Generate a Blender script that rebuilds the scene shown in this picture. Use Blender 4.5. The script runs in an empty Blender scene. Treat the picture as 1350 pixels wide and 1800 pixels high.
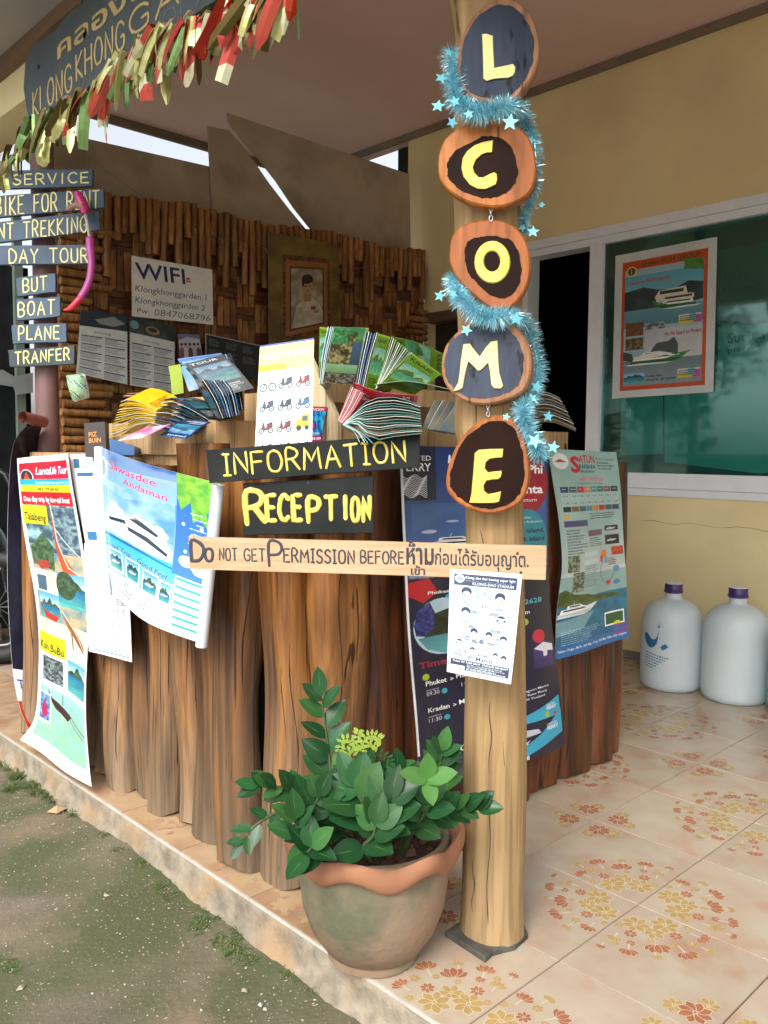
import bpy, math, random
import numpy as np
from mathutils import Vector, Matrix
random.seed(7); np.random.seed(7)
PI = math.pi
S = bpy.context.scene
COL = S.collection
# ---------------------------------------------------------------- camera
PITCH, ROLL, YAW, FOC = -0.0746, 0.0075, 0.8044, 1495.0
CAM = Vector((-1.16, 0.0, 1.099))
_f0 = Vector((math.cos(YAW), math.sin(YAW), 0))
FW = _f0 * math.cos(PITCH) + Vector((0, 0, math.sin(PITCH)))
_r = FW.cross(Vector((0, 0, 1))).normalized()
_u = _r.cross(FW)
RT = _r * math.cos(ROLL) + _u * math.sin(ROLL)
UP = -_r * math.sin(ROLL) + _u * math.cos(ROLL)
cd = bpy.data.cameras.new('camera'); co = bpy.data.objects.new('camera', cd); COL.objects.link(co)
cd.sensor_fit = 'VERTICAL'; cd.sensor_height = 24.0; cd.lens = FOC / 1800 * 24; cd.clip_start = 0.02; cd.clip_end = 500
M = Matrix.Identity(4)
for i in range(3):
    M[i][0], M[i][1], M[i][2], M[i][3] = RT[i], UP[i], -FW[i], CAM[i]
co.matrix_world = M
S.camera = co
# ---------------------------------------------------------------- world, sun, exposure
w = bpy.data.worlds.new('World'); S.world = w; w.use_nodes = True
nt = w.node_tree; nt.nodes.clear()
sky = nt.nodes.new('ShaderNodeTexSky'); sky.sky_type = 'NISHITA'; sky.sun_disc = False
SUN_EL, SUN_AZ = math.radians(42), math.radians(205)   # azimuth of the sun, measured from +X towards +Y
sky.sun_elevation = SUN_EL; sky.sun_rotation = PI / 2 - SUN_AZ
sky.air_density = 1.0; sky.dust_density = 4.0; sky.ozone_density = 1.0
hs = nt.nodes.new('ShaderNodeHueSaturation'); hs.inputs['Saturation'].default_value = 0.30
bg = nt.nodes.new('ShaderNodeBackground'); bg.inputs['Strength'].default_value = 0.15
wo = nt.nodes.new('ShaderNodeOutputWorld')
nt.links.new(sky.outputs[0], hs.inputs['Color']); nt.links.new(hs.outputs[0], bg.inputs['Color']); nt.links.new(bg.outputs[0], wo.inputs[0])
sl = bpy.data.lights.new('sun', 'SUN'); sl.energy = 1.1; sl.angle = math.radians(25); sl.color = (1.0, 0.95, 0.87)
so = bpy.data.objects.new('sun', sl); COL.objects.link(so)
sd = Vector((math.cos(SUN_EL) * math.cos(SUN_AZ), math.cos(SUN_EL) * math.sin(SUN_AZ), math.sin(SUN_EL)))
so.rotation_euler = sd.to_track_quat('Z', 'Y').to_euler()
so.location = (-6, -4, 8)
S.view_settings.view_transform = 'Standard'; S.view_settings.look = 'None'
S.view_settings.exposure = 0.88; S.view_settings.gamma = 1.0; S.view_settings.use_curve_mapping = False
S.render.engine = 'CYCLES'
S.cycles.max_bounces = 9; S.cycles.diffuse_bounces = 6; S.cycles.glossy_bounces = 3; S.cycles.transparent_max_bounces = 8
S.cycles.transmission_bounces = 4
S.cycles.use_denoising = True
# ---------------------------------------------------------------- projection helpers
def ray(px, py):
    return FW + RT * ((px - 675) / FOC) - UP * ((py - 900) / FOC)
def onX(px, py, v):
    d = ray(px, py); return CAM + d * ((v - CAM.x) / d.x)
def onY(px, py, v):
    d = ray(px, py); return CAM + d * ((v - CAM.y) / d.y)
def onZ(px, py, v):
    d = ray(px, py); return CAM + d * ((v - CAM.z) / d.z)
def atD(px, py, dep):
    return CAM + ray(px, py) * dep
# ---------------------------------------------------------------- materials
def lin(c):
    return tuple((x / 12.92 if x <= 0.04045 else ((x + 0.055) / 1.055) ** 2.4) for x in c)
MATS = {}
def pm(name, col, col2=None, rough=0.6, scale=8.0, stretch=(1, 1, 1), bump=0.0, bscale=None, metal=0.0, spec=0.5,
       col3=None, s3=2.0, f3=(0.55, 0.7), contrast=(0.35, 0.65), obj_rand=0.0, coords='Object', coat=0.0, transl=0.0, detail=6):
    """principled material: two colours mixed by stretched noise, an optional third in patches, bump"""
    if name in MATS: return MATS[name]
    m = bpy.data.materials.new(name); m.use_nodes = True; t = m.node_tree; N = t.nodes; L = t.links
    b = N['Principled BSDF']
    b.inputs['Roughness'].default_value = rough; b.inputs['Metallic'].default_value = metal
    b.inputs['Specular IOR Level'].default_value = spec; b.inputs['Coat Weight'].default_value = coat
    b.inputs['Coat Roughness'].default_value = 0.25
    c2 = col2 or tuple(x * 0.8 for x in col)
    tc = N.new('ShaderNodeTexCoord'); mp = N.new('ShaderNodeMapping'); mp.inputs['Scale'].default_value = stretch
    L.new(tc.outputs[coords], mp.inputs[0])
    if obj_rand or coords == 'Object':
        oi = N.new('ShaderNodeObjectInfo'); vm = N.new('ShaderNodeVectorMath'); vm.operation = 'MULTIPLY_ADD'
        cb = N.new('ShaderNodeCombineXYZ'); L.new(oi.outputs['Random'], cb.inputs[0]); L.new(oi.outputs['Random'], cb.inputs[1])
        vm.inputs[1].default_value = (17, 31, 5); L.new(cb.outputs[0], vm.inputs[0])
        L.new(mp.outputs[0], vm.inputs[2]); vec = vm.outputs[0]
    else: vec = mp.outputs[0]
    n = N.new('ShaderNodeTexNoise'); n.inputs['Scale'].default_value = scale; n.inputs['Detail'].default_value = detail
    L.new(vec, n.inputs['Vector'])
    mr = N.new('ShaderNodeMapRange'); mr.inputs[1].default_value = contrast[0]; mr.inputs[2].default_value = contrast[1]
    L.new(n.outputs[0], mr.inputs[0])
    mx = N.new('ShaderNodeMix'); mx.data_type = 'RGBA'; L.new(mr.outputs[0], mx.inputs[0])
    mx.inputs[6].default_value = (*col, 1); mx.inputs[7].default_value = (*c2, 1)
    out = mx.outputs[2]
    if col3:
        n3 = N.new('ShaderNodeTexNoise'); n3.inputs['Scale'].default_value = s3; n3.inputs['Detail'].default_value = 5; L.new(vec, n3.inputs['Vector'])
        m3 = N.new('ShaderNodeMapRange'); m3.inputs[1].default_value = f3[0]; m3.inputs[2].default_value = f3[1]; L.new(n3.outputs[0], m3.inputs[0])
        x3 = N.new('ShaderNodeMix'); x3.data_type = 'RGBA'; L.new(m3.outputs[0], x3.inputs[0]); L.new(out, x3.inputs[6]); x3.inputs[7].default_value = (*col3, 1)
        out = x3.outputs[2]
    if obj_rand:
        hv = N.new('ShaderNodeHueSaturation'); r = N.new('ShaderNodeMapRange'); r.inputs[3].default_value = 1 - obj_rand; r.inputs[4].default_value = 1 + obj_rand
        L.new(oi.outputs['Random'], r.inputs[0]); L.new(r.outputs[0], hv.inputs['Value']); L.new(out, hv.inputs['Color']); out = hv.outputs[0]
    L.new(out, b.inputs['Base Color'])
    if bump:
        bp = N.new('ShaderNodeBump'); bp.inputs['Strength'].default_value = bump; bp.inputs['Distance'].default_value = 0.004
        nb = N.new('ShaderNodeTexNoise'); nb.inputs['Scale'].default_value = bscale or scale * 3; nb.inputs['Detail'].default_value = 6; L.new(vec, nb.inputs['Vector'])
        L.new(nb.outputs[0], bp.inputs['Height']); L.new(bp.outputs[0], b.inputs['Normal'])
    if transl:
        tr = N.new('ShaderNodeBsdfTranslucent'); L.new(out, tr.inputs[0]); ms = N.new('ShaderNodeMixShader'); ms.inputs[0].default_value = transl
        L.new(b.outputs[0], ms.inputs[1]); L.new(tr.outputs[0], ms.inputs[2]); L.new(ms.outputs[0], N['Material Output'].inputs[0])
    MATS[name] = m; return m
def imat(name, img, rough=0.35, transl=0.0, spec=0.5):
    m = bpy.data.materials.new(name); m.use_nodes = True; N = m.node_tree.nodes; L = m.node_tree.links
    b = N['Principled BSDF']; b.inputs['Roughness'].default_value = rough; b.inputs['Specular IOR Level'].default_value = spec
    t = N.new('ShaderNodeTexImage'); t.image = img; t.extension = 'EXTEND'; L.new(t.outputs[0], b.inputs['Base Color'])
    n = N.new('ShaderNodeTexNoise'); n.inputs['Scale'].default_value = 9; bp = N.new('ShaderNodeBump'); bp.inputs['Strength'].default_value = 0.25; bp.inputs['Distance'].default_value = 0.01
    tc = N.new('ShaderNodeTexCoord'); L.new(tc.outputs['Object'], n.inputs['Vector']); L.new(n.outputs[0], bp.inputs['Height']); L.new(bp.outputs[0], b.inputs['Normal'])
    return m
def wood(name, light, dark, grey=None, rough=0.5, coat=0.0, spec=0.35, zgrey=None, ringy=1.0, rand=0.15, bump=0.5, knots=True, sc=1.0):
    """wood with the grain along Z (object coords); weathering grey towards the foot where zgrey is given"""
    if name in MATS: return MATS[name]
    m = bpy.data.materials.new(name); m.use_nodes = True; t = m.node_tree; N = t.nodes; L = t.links
    b = N['Principled BSDF']; b.inputs['Coat Weight'].default_value = coat; b.inputs['Coat Roughness'].default_value = 0.22; b.inputs['Specular IOR Level'].default_value = spec
    tc = N.new('ShaderNodeTexCoord'); oi = N.new('ShaderNodeObjectInfo')
    cb = N.new('ShaderNodeCombineXYZ')
    for k in range(3): L.new(oi.outputs['Random'], cb.inputs[k])
    va = N.new('ShaderNodeVectorMath'); va.operation = 'MULTIPLY_ADD'; va.inputs[1].default_value = (13, 29, 7); L.new(cb.outputs[0], va.inputs[0]); L.new(tc.outputs['Object'], va.inputs[2])
    def noise(sx, sz, scale, det=6, dist=0.0):
        mp = N.new('ShaderNodeMapping'); mp.inputs['Scale'].default_value = (sx, sx, sz); L.new(va.outputs[0], mp.inputs[0])
        n = N.new('ShaderNodeTexNoise'); n.inputs['Scale'].default_value = scale * sc; n.inputs['Detail'].default_value = det; n.inputs['Distortion'].default_value = dist
        L.new(mp.outputs[0], n.inputs['Vector']); return n.outputs[0]
    def rng(x, a, c, lo=0, hi=1):
        r = N.new('ShaderNodeMapRange'); r.inputs[1].default_value = a; r.inputs[2].default_value = c; r.inputs[3].default_value = lo; r.inputs[4].default_value = hi; L.new(x, r.inputs[0]); return r.outputs[0]
    def mix(f, a, c, mode='MIX'):
        x = N.new('ShaderNodeMix'); x.data_type = 'RGBA'; x.blend_type = mode
        for s_, v in ((0, f), (6, a), (7, c)):
            if isinstance(v, tuple): x.inputs[s_].default_value = (*v, 1)
            elif isinstance(v, float): x.inputs[s_].default_value = v
            else: L.new(v, x.inputs[s_])
        return x.outputs[2]
    broad = noise(1, 0.10, 14 * ringy, 3, 0.4); fine = noise(1, 0.035, 70, 5); pit = noise(1, 0.12, 60, 2)
    c = mix(rng(broad, 0.36, 0.62), light, dark)
    c = mix(rng(fine, 0.45, 0.75, 0, 0.75), c, tuple(x * 0.45 for x in dark))
    if grey:
        g = rng(noise(1, 0.2, 5, 5), 0.42, 0.62)
        if zgrey:
            sx = N.new('ShaderNodeSeparateXYZ'); L.new(tc.outputs['Object'], sx.inputs[0])
            zz = rng(sx.outputs[2], zgrey[0], zgrey[1], 1, 0)
            mu = N.new('ShaderNodeMath'); mu.operation = 'MULTIPLY'; L.new(zz, mu.inputs[0]); a2 = N.new('ShaderNodeMath'); a2.operation = 'ADD'; a2.use_clamp = True
            L.new(g, a2.inputs[0]); L.new(zz, a2.inputs[1]); L.new(a2.outputs[0], mu.inputs[1]); g = mu.outputs[0]
        c = mix(g, c, mix(rng(fine, 0.4, 0.6), grey, tuple(x * 0.62 for x in grey)))
    c = mix(rng(pit, 0.70, 0.76, 0, 0.8), c, tuple(x * 0.2 for x in dark))
    crk = noise(1, 0.028, 42, 2, 0.6); c = mix(rng(crk, 0.655, 0.70, 0, 0.85), c, tuple(x * 0.22 for x in dark)); c = mix(rng(noise(1, .05, 26, 6), .60, .72, 0, .55), c, tuple(min(1, x * 1.5) for x in light))
    hv = N.new('ShaderNodeHueSaturation'); L.new(rng(oi.outputs['Random'], 0, 1, 1 - rand, 1 + rand), hv.inputs['Value']); L.new(c, hv.inputs['Color'])
    L.new(hv.outputs[0], b.inputs['Base Color'])
    L.new(rng(fine, 0.3, 0.7, rough - 0.1, rough + 0.15), b.inputs['Roughness'])
    bp = N.new('ShaderNodeBump'); bp.inputs['Strength'].default_value = bump; bp.inputs['Distance'].default_value = 0.006; L.new(fine, bp.inputs['Height']); L.new(bp.outputs[0], b.inputs['Normal'])
    MATS[name] = m; return m
# ---------------------------------------------------------------- mesh builder
OFF = {}
class MB:
    def __init__(s): s.v = []; s.f = []; s.m = []; s.uv = {}
    def add(s, vs, fs, mi=0, uvs=None):
        o = len(s.v); s.v += [Vector(p) for p in vs]
        for k, f in enumerate(fs):
            if uvs: s.uv[len(s.f)] = [uvs[i] for i in f]
            s.f.append([i + o for i in f]); s.m.append(mi)
        return s
    def box(s, a, b, mi=0):
        x0, y0, z0 = [min(p, q) for p, q in zip(a, b)]; x1, y1, z1 = [max(p, q) for p, q in zip(a, b)]
        return s.add([(x0, y0, z0), (x1, y0, z0), (x1, y1, z0), (x0, y1, z0), (x0, y0, z1), (x1, y0, z1), (x1, y1, z1), (x0, y1, z1)],
                     [(0, 3, 2, 1), (4, 5, 6, 7), (0, 1, 5, 4), (1, 2, 6, 5), (2, 3, 7, 6), (3, 0, 4, 7)], mi)
    def obox(s, c, ax, ay, az, mi=0):
        """box about centre c with half-axis vectors"""
        c = Vector(c); P = [c + ax * i + ay * j + az * k for k in (-1, 1) for i, j in ((-1, -1), (1, -1), (1, 1), (-1, 1))]
        return s.add(P, [(0, 3, 2, 1), (4, 5, 6, 7), (0, 1, 5, 4), (1, 2, 6, 5), (2, 3, 7, 6), (3, 0, 4, 7)], mi)
    def quadslab(s, q, back, mi=0):
        """slab: front quad TL,TR,BR,BL and a back vector"""
        q = [Vector(p) for p in q]; P = q + [p + back for p in q]
        return s.add(P, [(0, 3, 2, 1), (4, 5, 6, 7), (0, 1, 5, 4), (1, 2, 6, 5), (2, 3, 7, 6), (3, 0, 4, 7)], mi)
    def prism(s, poly, back, mi=0, rimmi=None, bevel=0.0):
        poly = [Vector(p) for p in poly]; n = len(poly)
        if bevel:
            c = sum(poly, Vector()) / n; b = Vector(back).normalized() * bevel
            inner = [p + (c - p).normalized() * bevel for p in poly]; mid = [p + b for p in poly]; bk = [p + Vector(back) for p in poly]
            o = len(s.v); s.v += inner + mid + bk
            s.f.append([o + i for i in range(n)]); s.m.append(mi)
            for r in (0, 1):
                for i in range(n):
                    j = (i + 1) % n; s.f.append([o + r * n + i, o + (r + 1) * n + i, o + (r + 1) * n + j, o + r * n + j]); s.m.append(mi if rimmi is None else rimmi)
            s.f.append([o + 2 * n + i for i in reversed(range(n))]); s.m.append(mi); return s
        o = len(s.v); s.v += poly + [p + Vector(back) for p in poly]
        s.f.append([o + i for i in range(n)]); s.m.append(mi)
        s.f.append([o + n + i for i in reversed(range(n))]); s.m.append(mi)
        for i in range(n):
            j = (i + 1) % n; s.f.append([o + i, o + n + i, o + n + j, o + j]); s.m.append(mi if rimmi is None else rimmi)
        return s
    def tube(s, path, rad, n=8, mi=0, cap=True, flat=None, upv=None):
        path = [Vector(p) for p in path]; k = len(path)
        if not isinstance(rad, (list, tuple)): rad = [rad] * k
        o = len(s.v); prev = None
        for i, p in enumerate(path):
            t = (path[min(i + 1, k - 1)] - path[max(i - 1, 0)])
            if t.length < 1e-9: t = Vector((0, 0, 1))
            t.normalize()
            if upv is not None: a = t.cross(Vector(upv))
            elif prev is None: a = t.cross(Vector((0, 0, 1)) if abs(t.z) < 0.9 else Vector((1, 0, 0)))
            else: a = prev - t * prev.dot(t)
            if a.length < 1e-6: a = t.orthogonal()
            a.normalize(); prev = a; b = t.cross(a)
            for j in range(n):
                g = 2 * PI * j / n; fb = flat or 1.0
                s.v.append(p + a * (math.cos(g) * rad[i]) + b * (math.sin(g) * rad[i] * fb))
        for i in range(k - 1):
            for j in range(n):
                j2 = (j + 1) % n; s.f.append([o + i * n + j, o + (i + 1) * n + j, o + (i + 1) * n + j2, o + i * n + j2][::-1]); s.m.append(mi)
        if cap:
            s.f.append([o + j for j in range(n)]); s.m.append(mi); s.f.append([o + (k - 1) * n + j for j in reversed(range(n))]); s.m.append(mi)
        return s
    def lathe(s, prof, c, n=32, mi=0, fn=None):
        """prof: (r,z) list; fn(theta, r, z) may displace"""
        c = Vector(c); o = len(s.v); k = len(prof)
        for r, z in prof:
            for j in range(n):
                g = 2 * PI * j / n; rr, zz = fn(g, r, z) if fn else (r, z)
                s.v.append(c + Vector((math.cos(g) * rr, math.sin(g) * rr, zz)))
        for i in range(k - 1):
            for j in range(n):
                j2 = (j + 1) % n; s.f.append([o + i * n + j, o + i * n + j2, o + (i + 1) * n + j2, o + (i + 1) * n + j]); s.m.append(mi)
        return s
    def grid(s, P, nu, nv, mi=0, uv=True):
        """P[v*(nu)+u] points, row major, v downwards"""
        fs = [(v * nu + u, (v + 1) * nu + u, (v + 1) * nu + u + 1, v * nu + u + 1) for v in range(nv - 1) for u in range(nu - 1)]
        uvs = [(u / (nu - 1), 1 - v / (nv - 1)) for v in range(nv) for u in range(nu)]
        return s.add(P, fs, mi, uvs if uv else None)
    def mesh(s, name, mats, off=Vector((0, 0, 0)), smooth=False):
        me = bpy.data.meshes.new(name)
        me.from_pydata([tuple(p - off) for p in s.v], [], s.f)
        for m in (mats if isinstance(mats, (list, tuple)) else [mats]): me.materials.append(m)
        me.polygons.foreach_set('material_index', s.m)
        if s.uv:
            ul = me.uv_layers.new(name='UVMap')
            for p in me.polygons:
                u = s.uv.get(p.index)
                if u:
                    for k, li in enumerate(p.loop_indices): ul.data[li].uv = u[k]
        if smooth:
            me.polygons.foreach_set('use_smooth', [True] * len(me.polygons))
            if smooth != 1 and smooth is not True: me.set_sharp_from_angle(angle=math.radians(smooth))
        me.validate(); me.update(); return me
    def build(s, name, mats, parent=None, smooth=False, label=None, cat=None, group=None, kind=None, loc=None):
        if parent: off = OFF[parent]
        elif loc is not None: off = Vector(loc)
        else:
            n = len(s.v); off = Vector((sum(p.x for p in s.v) / n, sum(p.y for p in s.v) / n, min(p.z for p in s.v))) if n else Vector()
        me = s.mesh(name, mats, off, smooth)
        ob = bpy.data.objects.new(name, me); COL.objects.link(ob)
        if parent: ob.parent = parent
        else: ob.location = off
        OFF[ob] = off
        tag(ob, label, cat, group, kind); return ob
def tag(o, label=None, cat=None, group=None, kind=None):
    if label: o['label'] = label
    if cat: o['category'] = cat
    if group: o['group'] = group
    if kind: o['kind'] = kind
    return o
def thing(name, loc, label, cat, group=None):
    o = bpy.data.objects.new(name, None); o.empty_display_size = 0.05; COL.objects.link(o); o.location = loc; OFF[o] = Vector(loc)
    return tag(o, label, cat, group)
def inst(name, me, parent, mw, label=None):
    """an object sharing mesh data, placed by a world matrix"""
    ob = bpy.data.objects.new(name, me); COL.objects.link(ob)
    if parent:
        ob.parent = parent; mw = Matrix.Translation(-OFF[parent]) @ mw
    ob.matrix_basis = mw
    if label: ob['label'] = label
    return ob
def frame(o, x, y, z):
    m = Matrix.Identity(4)
    for i in range(3): m[i][0], m[i][1], m[i][2], m[i][3] = x[i], y[i], z[i], o[i]
    return m
def lerp(a, b, t): return a + (b - a) * t
def pl(pts, t):
    """point at parameter 0..1 of a polyline, even in index"""
    k = (len(pts) - 1) * t; i = min(int(k), len(pts) - 2); return Vector(pts[i]).lerp(Vector(pts[i + 1]), k - i)
def smoothpath(pts, n):
    """Catmull-Rom through pts"""
    pts = [Vector(p) for p in pts]; out = []
    for i in range(n):
        k = (len(pts) - 1) * i / (n - 1); j = min(int(k), len(pts) - 2); t = k - j
        p0, p1, p2, p3 = pts[max(j - 1, 0)], pts[j], pts[j + 1], pts[min(j + 2, len(pts) - 1)]
        out.append(0.5 * ((2 * p1) + (p2 - p0) * t + (2 * p0 - 5 * p1 + 4 * p2 - p3) * t * t + (3 * p1 - p0 - 3 * p2 + p3) * t ** 3))
    return out
def arcpath(pts, n):
    """smooth curve through pts, resampled evenly by length"""
    D = smoothpath(pts, 120); L_ = [0.0]
    for a, b in zip(D[:-1], D[1:]): L_.append(L_[-1] + (b - a).length)
    out = []; j = 0
    for i in range(n):
        s = L_[-1] * i / (n - 1)
        while j < 118 and L_[j + 1] < s: j += 1
        out.append(D[j].lerp(D[j + 1], min(1, (s - L_[j]) / max(1e-9, L_[j + 1] - L_[j]))))
    return out
# ---------------------------------------------------------------- lettering
STK = {'A': [[(0, 0), (.33, 1), (.66, 0)], [(.13, .36), (.53, .36)]], 'B': [[(0, 0), (0, 1), (.4, .97), (.5, .76), (.35, .55), (0, .52)], [(.3, .53), (.55, .4), (.55, .15), (.35, 0), (0, 0)]],
 'C': [[(.58, .85), (.4, 1), (.18, .95), (.02, .7), (0, .35), (.14, .06), (.38, 0), (.58, .12)]], 'D': [[(0, 0), (0, 1), (.32, .95), (.56, .7), (.57, .35), (.36, .05), (0, 0)]],
 'E': [[(.5, 1), (0, 1), (0, 0), (.52, 0)], [(0, .52), (.42, .52)]], 'F': [[(.5, 1), (0, 1), (0, 0)], [(0, .52), (.42, .54)]],
 'G': [[(.6, .82), (.42, 1), (.18, .95), (.02, .68), (.02, .3), (.18, .04), (.42, 0), (.6, .14), (.6, .45), (.38, .45)]],
 'H': [[(0, 0), (0, 1)], [(.55, 0), (.55, 1)], [(0, .5), (.55, .5)]], 'I': [[(.14, 0), (.14, 1)], [(0, 1), (.28, 1)], [(0, 0), (.28, 0)]], 'J': [[(.45, 1), (.45, .2), (.3, 0), (.1, 0), (0, .15)]],
 'K': [[(0, 0), (0, 1)], [(.52, 1), (.02, .48), (.56, 0)]], 'L': [[(0, 1), (0, 0), (.5, 0)]], 'M': [[(0, 0), (.08, 1), (.38, .35), (.68, 1), (.78, 0)]],
 'N': [[(0, 0), (0, 1), (.58, 0), (.58, 1)]], 'O': [[(.32, 1), (.1, .9), (0, .5), (.1, .1), (.32, 0), (.54, .1), (.64, .5), (.54, .9), (.32, 1)]],
 'P': [[(0, 0), (0, 1), (.4, .98), (.53, .75), (.4, .5), (0, .46)]], 'R': [[(0, 0), (0, 1), (.38, .98), (.52, .76), (.38, .53), (0, .5)], [(.25, .5), (.56, 0)]],
 'S': [[(.5, .85), (.34, 1), (.12, .95), (.03, .75), (.15, .57), (.4, .45), (.52, .25), (.4, .04), (.16, 0), (0, .14)]], 'T': [[(0, 1), (.62, 1)], [(.31, 1), (.31, 0)]],
 'U': [[(0, 1), (0, .25), (.14, .02), (.4, .02), (.54, .25), (.54, 1)]], 'V': [[(0, 1), (.3, 0), (.6, 1)]], 'W': [[(0, 1), (.2, 0), (.42, .8), (.64, 0), (.84, 1)]], 'X': [[(0, 0), (.55, 1)], [(0, 1), (.55, 0)]],
 'Y': [[(0, 1), (.3, .5), (.6, 1)], [(.3, .5), (.3, 0)]], "'": [[(.05, 1), (0, .8)]], '!': [[(.05, 1), (.05, .3)], [(.05, .05), (.05, 0)]]}
STK['i'] = [[(.1, 0), (.1, .62)], [(.1, .9), (.1, .93)]]; STK['r'] = STK['R']
def stroke_text(mb, text, tl, tr, bl, thick, nrm, gap=0.26, space=0.45, jit=0.02, mi=0, flat=0.35, serif=True, smallcaps=None):
    """hand painted lettering laid along tl->tr, height tl->bl: raised paint strokes"""
    tl, tr, bl = Vector(tl), Vector(tr), Vector(bl); wv = tr - tl; up = tl - bl; H = up.length
    def wid(ch): return 0 if ch == ' ' else max(x for st in STK[ch] for x, y in st)
    sc = [1.0] * len(text)
    if smallcaps: sc = [1.0 if i in smallcaps else 0.72 for i in range(len(text))]
    tot = sum((space if c == ' ' else wid(c) * k) + gap for c, k in zip(text, sc)) - gap
    x = 0; rs = random.Random(hash(len(text)) + 3)
    for c, k in zip(text, sc):
        if c == ' ': x += space + gap; continue
        jy = rs.uniform(-jit, jit) * 1.5
        for si, st in enumerate(STK[c]):
            if c == 'I' and not serif and si: continue
            pts = [(x + (a * k) + rs.uniform(-jit, jit), b * k + jy + rs.uniform(-jit, jit)) for a, b in st]
            P = [bl + wv * (a / tot) + up * b for a, b in pts]
            if len(st) > 5: P = smoothpath(P, len(P) * 3)
            elif len(P) == 2: P = [P[0], P[0].lerp(P[1], .5), P[1]]
            P2 = []
            for i in range(len(P)):
                P2.append(P[i] + nrm * (0.0002 * si))
                if i < len(P) - 1 and len(st) <= 5: P2.append(P[i].lerp(P[i + 1], .5) + nrm * (0.0002 * si))
            d0 = (P2[1] - P2[0]).normalized(); d1 = (P2[-1] - P2[-2]).normalized()
            P3 = [P2[0] - d0 * thick * .8] + P2 + [P2[-1] + d1 * thick * .8]
            R = [thick * .45] + [thick * rs.uniform(.9, 1.12) for _ in P2] + [thick * .45]
            mb.tube(P3, R, 8, mi, flat=flat, upv=nrm)
        x += wid(c) * k + gap
_tc = {}
def textmesh(s_, bold=0.0):
    key = (s_, bold)
    if key not in _tc:
        cu = bpy.data.curves.new('t', 'FONT'); cu.body = s_; cu.size = 1; cu.resolution_u = 2; cu.offset = bold
        ob = bpy.data.objects.new('t', cu); me = ob.to_mesh(); me.calc_loop_triangles()
        v = np.array([v.co[:2] for v in me.vertices]).reshape(-1, 2); t = np.array([x.vertices[:] for x in me.loop_triangles]).reshape(-1, 3)
        ob.to_mesh_clear(); bpy.data.objects.remove(ob); bpy.data.curves.remove(cu); _tc[key] = (v, t)
    return _tc[key]
def font_text(mb, text, tl, tr, bl, nrm, mi=0, bold=0.0, lift=0.0006):
    """font lettering stretched into the box tl-tr-bl as a thin coat of paint"""
    v, t = textmesh(text, bold); x0, y0 = v.min(0); x1, y1 = v.max(0)
    tl, tr, bl = Vector(tl), Vector(tr), Vector(bl)
    P = [bl + (tr - tl) * float((a - x0) / (x1 - x0)) + (tl - bl) * float((b - y0) / (y1 - y0)) + nrm * lift for a, b in v]
    mb.add(P, [tuple(int(i) for i in q) for q in t], mi)
# ---------------------------------------------------------------- painted sheets (posters, covers): pictures painted here in numpy
def vnoise(h, w, cells, seed=0, oct=4):
    rs = np.random.RandomState(seed); out = np.zeros((h, w)); amp = 1.0; tot = 0
    for o in range(oct):
        c = max(2, int(cells * 2 ** o)); ch = max(2, int(c * h / max(w, 1)) + 2); g = rs.rand(ch + 1, c + 1)
        y = np.linspace(0, ch - 1e-3, h); x = np.linspace(0, c - 1e-3, w); yi = y.astype(int); xi = x.astype(int); fy = (y - yi)[:, None]; fx = (x - xi)[None, :]
        fy = fy * fy * (3 - 2 * fy); fx = fx * fx * (3 - 2 * fx)
        a = g[yi][:, xi]; b = g[yi][:, xi + 1]; c_ = g[yi + 1][:, xi]; d = g[yi + 1][:, xi + 1]
        out += amp * ((a * (1 - fx) + b * fx) * (1 - fy) + (c_ * (1 - fx) + d * fx) * fy); tot += amp; amp *= .55
    return out / tot
def H(x):
    return tuple(int(x[i:i + 2], 16) / 255 for i in (0, 2, 4))
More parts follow.
